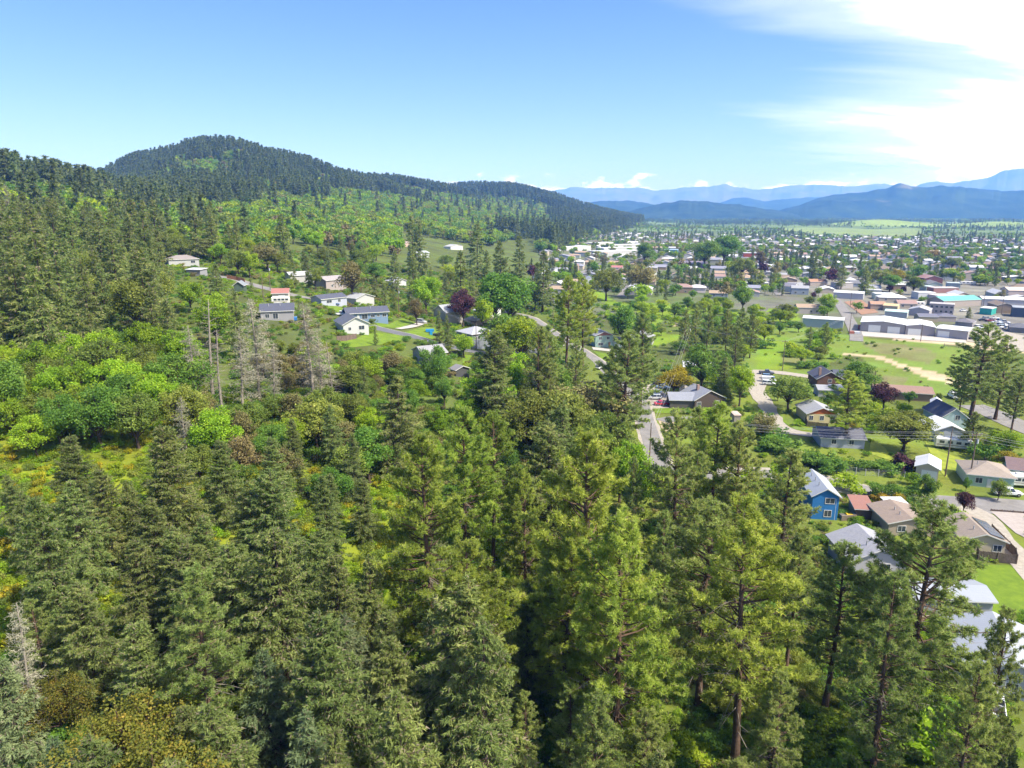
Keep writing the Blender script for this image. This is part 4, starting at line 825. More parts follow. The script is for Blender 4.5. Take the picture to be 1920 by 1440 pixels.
    CLEAR.append(np.array([np.array(M @ Vector(q))[:2] + c0[:2] for q in ((-x - 1, -1, 0), (x + 1, -1, 0), (x + 1, y + 1, 0), (-x - 1, y + 1, 0))]))
    thing(root, descr, cat, group, (ctr[0], ctr[1], z0 + hw * 0.6), landmark)
    if protect:
        cor = np.array([list(np.array(M @ Vector((sx * x, sy * y, 0))) + c0)[:2] + [zz] for sx in (-1, 1) for sy in (0, 1) for zz in (z0 + 0.4, z0 + hw + rise)]); px, py, zc = proj(cor); PROTECT.append((px.min() * .85 + px.max() * .15, py.min(), px.max() * .85 + px.min() * .15, py.max() - 0.35 * (py.max() - py.min()), zc.min()))
    return root
W1 = [(0.3, 1.0, 1.1, 1.2), (0.7, 1.0, 1.1, 1.2)]
# --- houses on the right, near
house('house', (1520, 973), (1569, 975.5), 10.5, 5.0, 'front', 1.5, (0.035, 0.20, 0.50), SILVER, 'metal', front=[(0.66, 3.5, 1.7, 1.1), (0.62, 0.7, 1.3, 1.3)], vents=3, descr='bright blue two-storey house with pale metal roof', landmark='the bright blue house')
house('house', (1592, 1083), (1700, 1085), 9.0, 3.3, 'front', 2.0, (0.50, 0.48, 0.50), (0.29, 0.29, 0.32), 'shingle', over=0.6, front=[(0.62, 1.3, 1.2, 1.3)], vents=1, wk='board', descr='lavender grey house with big speckled grey roof', landmark='the lavender grey house')
solar_house = house('house', (1802, 1037), (1882, 1043), 9.0, 2.7, 'front', 1.25, (0.56, 0.47, 0.33), (0.27, 0.22, 0.18), front=[(0.82, 0.8, 1.3, 1.2)], vents=1, descr='cream house with brown roof carrying dark solar panels', landmark='the solar panel house')
def solar(h, w, hw, rise):
    ro = [c for c in h.children if c.name.startswith('roof')][0]; a = math.atan2(rise, w / 2)
    for k in range(4):
        q = MB(); q.box((-1.35, -0.9, 0), (1.35, 0.9, 0.06), 0, Matrix.Translation((w * 0.27, 0.9 + 1.9 * k, hw + 0.06 + 0.2 + rise * (1 - 0.27 * 2) + 0.08)) @ Matrix.Rotation(a, 4, 'Y')); q.build('solar_panel', mat('solar_glass', (0.02, 0.025, 0.04), 0.15, 0.2, 2.0, spec=0.6), ro)
solar(solar_house, 7.6, 2.7, 1.25)
house('house', (1664, 1004), (1746, 1006), 8.5, 2.5, 'front', 1.0, (0.42, 0.34, 0.26), (0.25, 0.195, 0.16), vents=2, front=[(0.3, 0.9, 1.4, 1.1)], descr='low brown-roofed house beside the rusty shed', landmark='the low brown-roofed house')
house('storage_shed', (1668, 965), (1700, 965), 3.2, 2.0, 'shed', 0.4, (0.6, 0.6, 0.58), WHITER, 'metal', descr='white flat-roofed shed behind the low brown-roofed house', cat='shed', group='sheds')
house('storage_shed', (1603, 972), (1634, 974), 4.6, 2.1, 'shed', 1.0, (0.20, 0.13, 0.09), (0.27, 0.125, 0.095), 'metal', descr='open lean-to shed with rusty metal roof', cat='shed', group='sheds', landmark='the rusty shed')
house('house', (1812, 910), (1899, 919), 9.0, 2.8, 'hip', 1.9, (0.42, 0.56, 0.48), (0.29, 0.24, 0.20), front=[(0.25, 0.9, 1.3, 1.2), (0.7, 0.9, 1.3, 1.2)], doors=[(0.48, 0.95, 2.0)], vents=1, descr='mint green house with brown hip roof', landmark='the mint green house')
house('house', (1888, 900), (1932, 906), 8.0, 2.7, 'side', 1.5, (0.42, 0.53, 0.47), (0.17, 0.12, 0.12), descr='dark brown roof wing beside the mint green house', front=[(0.4, 0.9, 1.2, 1.1)])
house('garage', (1715, 897), (1757, 904), 7.0, 3.0, 'front', 1.0, (0.60, 0.53, 0.45), WHITER, 'metal', garage=[(0.6, 3.1, 2.4)], descr='small cream garage with white roof and white door', cat='garage', group='garages', landmark='the small cream garage')
house('garage', (1751, 829), (1806, 831), 9.0, 3.2, 'front', 1.5, (0.40, 0.43, 0.50), WHITER, 'metal', descr='grey garage with shiny white metal roof', cat='garage', group='garages', landmark='the white-roofed grey garage')
house('house', (1762, 803), (1811, 804), 10.0, 3.2, 'front', 2.6, (0.38, 0.49, 0.48), SLATE, front=[(0.62, 2.6, 1.3, 1.3), (0.2, 0.9, 1.2, 1.2)], descr='sea green cottage with steep slate roof', landmark='the sea green cottage')
house('house', (1512, 793), (1568, 794), 9.5, 2.8, 'front', 1.7, (0.62, 0.52, 0.30), LGREY, gable=(0.50, 0.13, 0.035), front=[(0.14, 0.9, 1.1, 1.3), (0.5, 0.9, 1.1, 1.3), (0.86, 0.9, 1.1, 1.3)], descr='yellow house with orange gable and grey roof', landmark='the orange-gabled yellow house')
house('house', (1531, 728), (1578, 729), 10.0, 3.4, 'front', 2.4, (0.17, 0.09, 0.065), SLATE, front=[(0.5, 2.2, 1.2, 1.1)], chimney=(-0.7, 0.2), descr='dark brown cabin with steep slate roof', landmark='the dark brown cabin')
house('house', (1566, 722), (1592, 723), 8.0, 3.2, 'side', 1.4, (0.55, 0.5, 0.5), SLATE, front=[(0.5, 1.0, 1.6, 1.2)], descr='white wing with slate roof beside the dark brown cabin', cat='house')
house('carport', (1534, 744), (1562, 745), 6.0, 2.4, 'side', 0.9, (0.45, 0.45, 0.46), LGREY, descr='grey carport in front of the dark brown cabin', cat='carport', group='sheds')
house('carport', (1560, 741), (1580, 742), 5.0, 2.3, 'shed', 0.3, (0.5, 0.5, 0.5), (0.6, 0.6, 0.62), 'metal', descr='flat pale carport in front of the dark brown cabin', cat='carport', group='sheds')
house('house', (1538, 838), (1620, 842), 9.0, 2.6, 'side', 1.5, (0.42, 0.44, 0.5), (0.12, 0.12, 0.15), descr='slate blue house under the tall pine by gravel drive', front=W1)
# house by the road
house('house', (1256, 765), (1302, 766), 8.0, 2.6, 'side', 1.4, (0.14, 0.125, 0.11), (0.24, 0.25, 0.29), doors=[], descr='dark grey-roofed wing facing the red car', protect=True)
house('house', (1302, 767), (1358, 762), 9.5, 2.8, 'front', 2.6, (0.10, 0.075, 0.06), (0.24, 0.25, 0.29), front=[(0.14, 0.8, 1.3, 1.3), (0.75, 0.8, 1.3, 1.3)], chimney=(-0.3, 0.5), descr='dark gabled house beside the parked white cars', landmark='the dark gabled roadside house')
house('storage_shed', (1275, 744), (1290, 745), 4.0, 2.2, 'front', 0.9, (0.3, 0.26, 0.2), (0.26, 0.24, 0.22), descr='tiny brown shed behind the dark roadside wing', cat='shed', group='sheds')
house('house', (1282, 704), (1336, 706), 9.0, 3.0, 'side', 1.6, (0.5, 0.5, 0.48), (0.5, 0.5, 0.51), 'metal', descr='pale house half hidden by the big roadside oak', front=W1)
house('storage_shed', (1376, 795), (1388, 795), 4.0, 2.4, 'flat', 0.3, (0.42, 0.36, 0.32), (0.5, 0.38, 0.33), descr='small tan flat shed behind the tall pines', cat='shed', group='sheds')
house('house', (1640, 747), (1748, 754), 8.0, 2.6, 'side', 1.3, (0.3, 0.22, 0.17), (0.26, 0.17, 0.14), descr='long reddish brown house behind the purple tree', landmark='the long reddish brown house', front=W1)
house('storage_shed', (1745, 768), (1762, 770), 4.0, 2.3, 'front', 0.8, (0.6, 0.6, 0.6), WHITER, 'metal', descr='white shed by the willow near sea green cottage', cat='shed', group='sheds')
house('house', (1690, 1150), (1858, 1157), 6.0, 2.6, 'side', 0.8, (0.4, 0.41, 0.44), (0.30, 0.32, 0.36), 'metal', descr='long silver-roofed building behind the big right pine', cat='house')
house('house', (1800, 1290), (1990, 1330), 12.0, 3.2, 'front', 1.8, (0.42, 0.43, 0.47), (0.31, 0.33, 0.37), 'metal', front=[(0.5, 1.0, 1.3, 1.2)], garage=[(0.2, 2.8, 2.3)], descr='white house at the lower right edge behind thin pines')
# two-storey house by the road bend and its neighbours
house('house', (1116, 651), (1149, 652), 9.0, 5.2, 'front', 1.6, (0.30, 0.42, 0.37), (0.24, 0.24, 0.27), gable=(0.26, 0.12, 0.10), front=[(0.28, 3.4, 1.3, 1.2), (0.72, 3.4, 1.3, 1.2), (0.3, 0.8, 2.2, 1.2)], doors=[(0.8, 1.0, 2.1, 1)], descr='sage green two-storey house with brown gable', landmark='the sage green two-storey house')
house('house', (1149, 652), (1176, 654), 8.0, 2.8, 'side', 1.4, (0.34, 0.44, 0.41), (0.14, 0.14, 0.17), garage=[(0.28, 2.3, 2.2), (0.75, 2.3, 2.2)], descr='garage wing of the sage green two-storey house', cat='garage', group='garages')
house('house', (1178, 645), (1222, 648), 10.0, 3.0, 'front', 2.0, (0.42, 0.42, 0.4), LGREY, descr='grey house half behind the roadside pine', front=W1)
house('storage_shed', (1152, 672), (1168, 673), 3.0, 2.0, 'front', 0.8, (0.34, 0.34, 0.36), GREY, descr='little grey shed below the sage green house', cat='shed', group='sheds')
house('house', (885, 653), (927, 657), 10.0, 5.2, 'hip', 1.9, (0.25, 0.27, 0.31), (0.36, 0.36, 0.39), front=[(0.3, 3.2, 1.3, 1.1), (0.62, 3.2, 1.3, 1.1), (0.2, 3.2, 0.8, 0.9)], descr='slate grey two-storey house with hip roof', landmark='the slate grey two-storey house')
house('house', (836, 606), (868, 609), 9.5, 4.6, 'side', 2.6, (0.5, 0.45, 0.38), (0.31, 0.32, 0.34), left=[(0.5, 1, 1.2, 1.2)], descr='tall white house with steep grey roof beside purple tree', landmark='the steep-roofed white house')
house('garage', (911, 595), (939, 595), 7.5, 2.9, 'front', 1.5, (0.72, 0.72, 0.70), (0.3, 0.31, 0.35), garage=[(0.5, 4.0, 2.2)], descr='white garage with grey roof by the street trees', cat='garage', group='garages', landmark='the white street garage')
house('garage', (893, 611), (924, 607), 7.0, 2.4, 'hip', 1.1, (0.22, 0.19, 0.15), (0.23, 0.22, 0.21), descr='low brown garage with dark hip roof', cat='garage', group='garages')
BY = R(-14)
house('house', (652, 599), (728, 608), 8.0, 2.9, 'side', 1.5, (0.20, 0.29, 0.42), SLATE, over=0.7, front=[(0.42, 0.5, 2.1, 1.7), (0.62, 1.0, 1.5, 1.0), (0.76, 1.1, 0.9, 0.9), (0.91, 1.0, 1.5, 1.0)], right=[(0.3, 0.9, 1.3, 1.3), (0.72, 1.0, 1.3, 1.2)], doors=[(0.26, 0.95, 2.1)], vents=2, descr='long blue ranch house with slate roof', landmark='the long blue ranch house')
house('house', (649, 627), (687, 626), 11.0, 2.9, 'front', 2.2, (0.62, 0.62, 0.6), (0.11, 0.12, 0.15), over=0.5, front=[(0.72, 0.9, 1.9, 1.3), (0.25, 0.9, 0.9, 1.0)], descr='white gabled house with slate roof and plank fence', landmark='the white gabled house', yaw=R(28))
house('house', (494, 603), (546, 600), 10.0, 2.9, 'side', 1.9, (0.36, 0.35, 0.36), (0.085, 0.09, 0.12), front=[(0.2, 0.7, 1.3, 1.3), (0.45, 0.3, 1.6, 1.9)], vents=2, descr='grey house with slate roof behind the bare snags', landmark='the grey hillside house', yaw=R(16))
house('garage', (511, 564), (541, 567), 8.0, 3.0, 'side', 1.4, (0.66, 0.61, 0.54), (0.32, 0.14, 0.12), garage=[(0.6, 2.6, 2.3)], descr='cream garage with dusty red roof', cat='garage', group='garages', landmark='the red-roofed garage')
house('storage_shed', (439, 546), (457, 548), 5.0, 2.5, 'front', 1.4, (0.10, 0.14, 0.10), (0.2, 0.22, 0.25), descr='dark green shed by the upper lane', cat='shed', group='sheds')
house('house', (317, 498), (374, 500), 9.0, 2.8, 'hip', 1.8, (0.48, 0.48, 0.47), (0.24, 0.21, 0.20), front=[(0.8, 0.9, 2.0, 1.2)], descr='grey-brown hip-roofed house high among the firs', landmark='the hillside hip-roofed house')
house('carport', (350, 514), (376, 518), 5.0, 2.3, 'shed', 0.5, (0.3, 0.3, 0.32), WHITER, 'metal', descr='white carport below the hillside hip-roofed house', cat='carport', group='sheds')
house('house', (603, 573), (651, 575), 7.5, 2.6, 'side', 1.3, (0.45, 0.47, 0.55), SLATE, right=[(0.5, 1, 1.2, 1.2)], front=[(0.3, 0.9, 2.4, 1.1), (0.7, 0.9, 1.2, 1.1)], descr='pale blue house with white patio cover and slate roof', landmark='the pale blue patio house')
house('house', (612, 543), (650, 545), 9.0, 4.2, 'side', 1.5, (0.42, 0.36, 0.34), (0.3, 0.27, 0.27), front=W1, descr='two-tone house behind the tan-leaved tree')
house('house', (668, 572), (702, 573), 7.0, 2.7, 'front', 1.6, (0.55, 0.54, 0.52), (0.34, 0.34, 0.35), descr='small pale house behind the long blue ranch house')
house('house', (738, 538), (762, 540), 8.0, 2.9, 'front', 1.8, (0.6, 0.6, 0.6), (0.36, 0.36, 0.40), descr='small white-roofed house behind the utility pole')
house('house', (545, 528), (590, 532), 8.0, 3.0, 'side', 1.4, (0.5, 0.48, 0.46), (0.42, 0.42, 0.42), descr='pale house among pines above the grey hillside house')
house('house', (795, 690), (838, 694), 8.5, 4.2, 'side', 1.6, (0.36, 0.35, 0.35), (0.28, 0.27, 0.28), front=W1, descr='grey house half hidden by the oak below the cul-de-sac')
house('storage_shed', (855, 706), (880, 708), 3.0, 2.0, 'front', 0.9, (0.1, 0.1, 0.1), (0.2, 0.19, 0.2), descr='small dark shed in the trees beside the big fir', cat='shed', group='sheds')
house('house', (745, 462), (768, 463), 8.0, 2.8, 'side', 1.2, (0.5, 0.36, 0.3), (0.3, 0.22, 0.2), descr='pinkish house on the green hillside', landmark='the pinkish hillside house')
house('house', (778, 482), (805, 484), 9.0, 3.0, 'side', 1.4, (0.55, 0.58, 0.62), (0.36, 0.39, 0.42), front=W1, descr='pale blue-grey house below the pinkish hillside house')
house('house', (845, 468), (868, 469), 9.0, 3.0, 'front', 1.8, (0.65, 0.63, 0.6), (0.35, 0.35, 0.36), descr='white gabled house at the foot of the hill')
# --- commercial strip
def flatb(A, B, dep, h, wall, rc, descr, roof='flat', rise=0.6, landmark=None, rk='metal', **k):
    return house('commercial_building', A, B, dep, h, roof, rise, wall, rc, rk, descr=descr, cat='building', group='commercial buildings', landmark=landmark, over=0.25, **k)
flatb((1612, 621), (1696, 627), 22, 4.6, (0.36, 0.33, 0.33), WHITER, 'long white-roofed warehouse with roller doors', 'front', 1.1, 'the long white-roofed warehouse', garage=[(0.32, 5.5, 3.6), (0.75, 5.5, 3.4)])
flatb((1697, 627.5), (1752, 631), 20, 4.4, (0.38, 0.34, 0.34), WHITER, 'second gabled bay of the white-roofed warehouse', 'front', 1.0, garage=[(0.3, 5.5, 3.2)])
flatb((1753, 631.5), (1813, 638), 14, 4.2, (0.40, 0.37, 0.37), (0.6, 0.63, 0.66), 'low pale lean-to joined to the warehouse', 'side', 0.7, garage=[(0.25, 5, 3.2)])
flatb((1504, 612), (1580, 617), 11, 4.4, (0.42, 0.48, 0.47), WHITER, 'pale green metal building with white roof', 'side', 0.6, 'the pale green metal building', wk='board')
flatb((1494, 588), (1538, 589), 9, 3.6, (0.5, 0.44, 0.4), TANR, 'cream house with tan roof and red door', 'side', 1.6, 'the tan-roofed house', rk='shingle', front=[(0.6, 1, 1.2, 1.2), (0.85, 1, 1.2, 1.2)])
flatb((1562, 559), (1618, 562), 14, 4.0, (0.5, 0.5, 0.52), WHITER, 'long white-roofed shed beside the red dirt lot', 'side', 0.8, 'the red dirt lot shed')
flatb((1620, 553), (1652, 554), 9, 3.6, (0.5, 0.52, 0.5), WHITER, 'small white flat building behind the red dirt lot')
flatb((1640, 561), (1679, 562), 9, 3.6, (0.4, 0.5, 0.45), (0.62, 0.64, 0.6), 'pale green flat building behind the red dirt lot')
flatb((1632, 580), (1660, 581), 10, 3.2, (0.5, 0.38, 0.28), (0.36, 0.22, 0.15), 'orange-roofed low building beside the red dirt lot', 'side', 1.3, rk='shingle')
flatb((1655, 582), (1682, 584), 8, 3.0, (0.55, 0.46, 0.3), (0.55, 0.40, 0.2), 'yellow-tan roofed building beside the orange-roofed one', 'side', 1.0)
flatb((1658, 594), (1700, 597), 9, 3.2, (0.5, 0.52, 0.5), (0.42, 0.58, 0.54), 'sea-green roofed building behind the warehouse', 'side', 0.8)
flatb((1702, 591), (1741, 594), 12, 3.4, (0.42, 0.40, 0.42), (0.36, 0.34, 0.36), 'grey gabled hall behind the warehouse', 'front', 1.6)
flatb((1741, 587), (1787, 590), 9, 5.6, (0.5, 0.43, 0.4), (0.4, 0.36, 0.36), 'two-storey motel block with many windows', 'flat', front=[(u, z, 1.3, 1.2) for u in (0.1, 0.3, 0.5, 0.7, 0.9) for z in (0.9, 3.6)], landmark='the two-storey motel')
flatb((1722, 604), (1758, 605), 8, 3.0, (0.46, 0.38, 0.28), (0.15, 0.15, 0.19), 'tan building with slate roof in front of the motel', 'side', 1.2, rk='shingle')
flatb((1758, 603), (1792, 604), 8, 3.0, (0.42, 0.36, 0.33), (0.14, 0.14, 0.18), 'grey building with slate roof in front of the motel', 'hip', 1.3, rk='shingle')
flatb((1790, 613), (1822, 616), 10, 3.0, (0.3, 0.28, 0.28), (0.16, 0.15, 0.17), 'dark grey-roofed low house beside the round evergreen', 'hip', 1.4, rk='shingle')
flatb((1768, 576), (1839, 573), 13, 3.8, (0.42, 0.36, 0.32), (0.09, 0.34, 0.29), 'shop with bright teal metal roof', 'side', 2.2, 'the teal-roofed shop')
flatb((1721, 561), (1753, 561), 9, 4.4, (0.62, 0.62, 0.62), WHITER, 'white box building across from the teal-roofed shop')
flatb((1757, 564), (1810, 563), 10, 3.2, (0.55, 0.5, 0.48), (0.6, 0.54, 0.5), 'long pale flat building behind the teal-roofed shop')
flatb((1750, 549), (1797, 549), 9, 3.4, (0.38, 0.2, 0.18), (0.5, 0.42, 0.4), 'brick-red flat building behind the pale one')
flatb((1840, 573), (1935, 577), 16, 4.4, (0.55, 0.53, 0.53), WHITER, 'big white-roofed supermarket at the right edge', 'side', 0.9, 'the white-roofed supermarket')
flatb((1897, 594), (1945, 597), 12, 5.2, (0.09, 0.12, 0.17), (0.25, 0.27, 0.3), 'dark blue box building at the right edge')
flatb((1836, 589), (1858, 591), 10, 3.6, (0.05, 0.42, 0.36), WHITER, 'white flat-roofed station with turquoise fascia', landmark='the turquoise station')
flatb((1892, 623), (1935, 626), 10, 2.8, (0.2, 0.2, 0.2), (0.13, 0.13, 0.15), 'charcoal-roofed building beside the car park', 'hip', 1.6, rk='shingle')
flatb((1733, 532), (1767, 532), 14, 4.4, (0.14, 0.06, 0.07), (0.3, 0.16, 0.15), 'dark red gabled hall on the town street', 'front', 2.2, 'the dark red hall')
flatb((1775, 540), (1800, 541), 10, 3.8, (0.3, 0.36, 0.38), (0.36, 0.42, 0.45), 'blue-grey flat shop beside the dark red hall')
flatb((1736, 546), (1752, 546), 9, 3.4, (0.35, 0.45, 0.44), (0.42, 0.5, 0.5), 'small pale teal shop below the dark red hall')
flatb((1890, 554), (1935, 555), 14, 3.6, (0.6, 0.5, 0.45), (0.62, 0.48, 0.36), 'broad peach-roofed store at the right edge', 'side', 1.8)
flatb((1519, 536), (1551, 536), 10, 3.2, (0.5, 0.42, 0.36), (0.36, 0.2, 0.13), 'house with rusty orange roof on the town edge', 'side', 1.8, 'the rusty orange-roofed house', rk='shingle')
flatb((1464, 546), (1488, 548), 9, 4.0, (0.66, 0.66, 0.66), (0.2, 0.19, 0.22), 'white house with steep dark roof by the field', 'side', 2.2, 'the white field-edge house', rk='shingle')
flatb((1566, 541), (1599, 541), 9, 4.2, (0.6, 0.55, 0.52), (0.55, 0.5, 0.47), 'cream block behind the round-trunked fir')
for k, (a, b, y, h) in enumerate(((1120, 1196, 479, 5), (1132, 1204, 472, 5), (1140, 1212, 465.5, 5), (1062, 1108, 470, 4.5), (1110, 1150, 461, 4.5))):
    flatb((a, y), (b, y + 0.5), 24 - 2 * k, h, (0.55, 0.54, 0.53), (0.70, 0.69, 0.68), ('low front wing of the white-roofed school', 'middle wing of the white-roofed school', 'rear wing of the white-roofed school', 'detached block left of the white-roofed school', 'small hall behind the white-roofed school')[k], 'flat', landmark='the white-roofed school' if k == 1 else None, protect=False)
flatb((1271, 501), (1320, 503), 20, 4.5, (0.36, 0.3, 0.33), (0.27, 0.22, 0.26), 'long mauve-roofed building in mid town', 'side', 2.0, 'the long mauve-roofed building', protect=False)
flatb((1244, 475), (1270, 475.5), 20, 5, (0.12, 0.3, 0.42), (0.3, 0.42, 0.5), 'blue-walled flat building beyond the school', 'flat', protect=False, landmark='the blue-walled building')
flatb((1394, 482), (1426, 482.5), 22, 5, (0.45, 0.1, 0.06), (0.45, 0.42, 0.4), 'red-walled building in mid town', 'flat', protect=False, landmark='the red-walled building')
house('house', (1290, 546), (1323, 547), 10, 2.9, 'hip', 1.9, (0.55, 0.52, 0.5), (0.5, 0.48, 0.5), descr='white-grey hip-roofed house by the green field', landmark='the hip-roofed field house')
house('house', (1034, 513), (1067, 515), 10, 3.0, 'side', 1.8, (0.45, 0.42, 0.42), (0.25, 0.25, 0.28), descr='grey house behind the tall pines left of the turning circle', landmark='the turning-circle house')
house('house', (1099, 530), (1121, 531), 9, 3.0, 'front', 1.8, (0.5, 0.52, 0.58), (0.22, 0.24, 0.3), descr='blue-grey gabled house beside the turning circle')
house('house', (1146, 510), (1166, 511), 9, 4.6, 'side', 1.6, (0.68, 0.62, 0.6), (0.35, 0.15, 0.14), descr='white house with red roof beyond the turning circle', landmark='the red-roofed white house')

# ------------------------------------------------------------------ vehicles
CAR_PAINT = {}
def paint(c): return mat('paint_%d_%d_%d' % tuple(int(v * 100) for v in c), c, 0.25, 0.03, 0.5, spec=0.6)
M_TYRE = mat('tyre_rubber', (0.02, 0.02, 0.02), 0.9, 0.1, 3); M_RIM = mat('wheel_rim', (0.45, 0.45, 0.47), 0.35, 0.05, 3, metal=0.8)
M_LAMP = mat('head_lamp', (0.7, 0.7, 0.68), 0.2, 0.02, 3); M_TAIL = mat('tail_lamp', (0.4, 0.02, 0.02), 0.3, 0.05, 3)
def loft(mb, secs, mi=0):
    """closed skin through equal rings of points"""
    S = np.asarray(secs, float); n, k = S.shape[:2]; i = np.arange(n - 1)[:, None] * k; j = np.arange(k)[None]; q = (j + 1) % k
    mb.add(S.reshape(-1, 3), np.stack([i + j, i + q, i + k + q, i + k + j], -1).reshape(-1, 4), mi); b = mb.n - n * k
    mb.f.append((np.array([list(range(b + k - 1, b - 1, -1))]), mi)); mb.f.append((np.array([list(range(b + (n - 1) * k, b + n * k))]), mi))
def ringy(x, w, z0, z1, r=0.12): return [(x, -w, z0 + r), (x, -w + r, z0), (x, w - r, z0), (x, w, z0 + r), (x, w, z1 - r), (x, w - r * 1.3, z1), (x, -w + r * 1.3, z1), (x, -w, z1 - r)]
def car_parts(kind):
    """body, glasshouse, wheels, lamps; x is forwards"""
    L, wd, body = {'sedan': (4.6, 0.88, 0.0), 'suv': (4.6, 0.92, 0.15), 'pickup': (5.6, 0.96, 0.25), 'van': (5.2, 0.98, 0.2)}[kind]; h = 0.92 + body * 0.6; x = L / 2; zb = 0.26 + body * 0.4
    b = MB(); loft(b, [ringy(-x, wd * 0.86, zb + 0.1, h - 0.06), ringy(-x + 0.25, wd, zb, h), ringy(-0.3, wd, zb, h + 0.02), ringy(x - 1.1, wd, zb, h - 0.02), ringy(x - 0.3, wd * 0.97, zb, h - 0.16), ringy(x, wd * 0.82, zb + 0.1, h - 0.28)])
    top = {'sedan': 1.45, 'suv': 1.72, 'pickup': 1.82, 'van': 2.0}[kind]
    f0, f1, r1, r0 = {'sedan': (x - 1.25, x - 2.0, -x + 1.35, -x + 0.7), 'suv': (x - 1.2, x - 1.8, -x + 0.5, -x + 0.12), 'pickup': (x - 1.5, x - 2.1, -0.55, -0.75), 'van': (x - 0.7, x - 1.3, -x + 0.15, -x + 0.05)}[kind]
    def cab(sx, a, c, w0, w1, z1): return [(sx, -w0, a), (sx, w0, a), (c, w1, z1), (c, -w1, z1)]
    g = MB(); loft(g, [[(r0, -wd * 0.93, h - 0.03), (r0, wd * 0.93, h - 0.03), (r1, wd * 0.74, top - 0.05), (r1, -wd * 0.74, top - 0.05)], [(f0, -wd * 0.93, h - 0.03), (f0, wd * 0.93, h - 0.03), (f1, wd * 0.74, top - 0.05), (f1, -wd * 0.74, top - 0.05)]])
    rf = MB(); rf.box((r1 - 0.05, -wd * 0.76, top - 0.055), (f1 + 0.05, wd * 0.76, top)); 
    for xx in (r1 * 0.5 + f1 * 0.5,):
        for sy in (-1, 1): loft(rf, [[(xx - 0.05, sy * wd * 0.94, h - 0.02), (xx + 0.05, sy * wd * 0.94, h - 0.02), (xx + 0.05, sy * wd * 0.90, h - 0.02), (xx - 0.05, sy * wd * 0.90, h - 0.02)], [(xx - 0.05, sy * wd * 0.76, top), (xx + 0.05, sy * wd * 0.76, top), (xx + 0.05, sy * wd * 0.72, top), (xx - 0.05, sy * wd * 0.72, top)]])
    if kind == 'van':
        rf.box((r0 + 0.1, -wd * 0.955, h), (f0 - 1.2, wd * 0.955, top - 0.06))
    wh = []
    rw = 0.33 + body * 0.25
    for sx in (-x + 0.95, x - 0.95):
        for sy in (-1, 1):
            t = MB(); a = np.linspace(0, 2 * np.pi, 14, endpoint=False)
            for y0, y1, rr, m in ((-0.11, 0.11, rw, 0),):
                ring = lambda yy, q: [(sx + q * math.cos(v), sy * (wd - 0.09) + yy, rw + q * math.sin(v)) for v in a]
                loft(t, [ring(y0, rr), ring(y1, rr)])
            rm = MB(); loft(rm, [[(sx + 0.6 * rw * math.cos(v), sy * (wd - 0.09) + sy * 0.09, rw + 0.6 * rw * math.sin(v)) for v in a], [(sx + 0.55 * rw * math.cos(v), sy * (wd - 0.09) + sy * 0.125, rw + 0.55 * rw * math.sin(v)) for v in a]])
            wh.append((t.mesh('tyre', M_TYRE), rm.mesh('rim', M_RIM)))
    lamps = []
    for sx, m, nm in ((x - 0.06, M_LAMP, 'headlight'), (-x + 0.06, M_TAIL, 'tail_light')):
        for sy in (-1, 1):
            q = MB(); q.box((sx - 0.06, sy * wd * 0.62 - 0.16, h - 0.42), (sx + 0.07, sy * wd * 0.62 + 0.16, h - 0.28)); lamps.append((nm, q.mesh(nm, m)))
    bed = None
    if kind == 'pickup':
        bed = MB(); bed.box((-x + 0.18, -wd + 0.14, h + 0.004), (-0.85, wd - 0.14, h + 0.03)); bed = bed.mesh('bed', mat('bed_liner', (0.05, 0.05, 0.05)))
    return b.mesh('body', paint((0.7, 0.7, 0.7))), g.mesh('window_glass', M_GLASS), rf.mesh('cab_roof', paint((0.7, 0.7, 0.7))), wh, lamps, bed
CARS = {k: car_parts(k) for k in ('sedan', 'suv', 'pickup', 'van')}
def slot_mat(o, m):
    o.material_slots[0].link = 'OBJECT'; o.material_slots[0].material = m
def car(kind, px, py, yaw, c, descr, small=False, landmark=None, protect=False, group='parked cars'):
    p = G(px, py); root = empty('pickup_truck' if kind == 'pickup' else ('van' if kind == 'van' else 'car'), (p[0], p[1], p[2] + 0.12), yaw)
    b, g, rf, wh, lamps, bed = CARS[kind]; bo = link('body', b, root); slot_mat(bo, paint(c)); link('window_glass', g, root); ro = link('cab_roof', rf, root); slot_mat(ro, paint(c))
    if not small:
        for t, rm in wh: w = link('wheel', t, root); link('rim', rm, w)
        for nm, me in lamps: link(nm, me, root)
        if bed: link('bed', bed, root)
    else:
        for t, rm in wh: link('wheel', t, root)
    thing(root, descr, {'pickup': 'pickup', 'van': 'van'}.get(kind, 'car'), group, p, landmark); TAKEN.append((p[0], p[1], 2.6))
    if protect: PROTECT.append((px - 14, py - 8, px + 14, py + 4, p[1] - 3))
    return root
WHT, BLK, SLV, RED, BLU, DGR = (0.75, 0.75, 0.75), (0.02, 0.02, 0.025), (0.42, 0.43, 0.45), (0.5, 0.02, 0.04), (0.03, 0.08, 0.2), (0.08, 0.08, 0.09)
car('sedan', 1228, 739, R(172), WHT, 'white sedan behind the white crossover on gravel parking', protect=True, landmark='the white roadside sedan')
car('suv', 1227, 749, R(174), WHT, 'white crossover parked between sedan and red car', protect=True)
car('sedan', 1240, 760, R(4), RED, 'red sports car parked by the dark wing', protect=True, landmark='the red car')
car('suv', 1236, 723, R(-20), BLK, 'black car at the back of the gravel parking', protect=True)
car('sedan', 1243, 729, R(-20), (0.25, 0.35, 0.45), 'pale blue car at the back of the gravel parking', protect=True)
car('suv', 1124, 692, R(58), WHT, 'white car driving along the road past pines', protect=True)
car('suv', 1151, 650, R(-80), SLV, 'silver car in front of the sage green garage wing', protect=True)
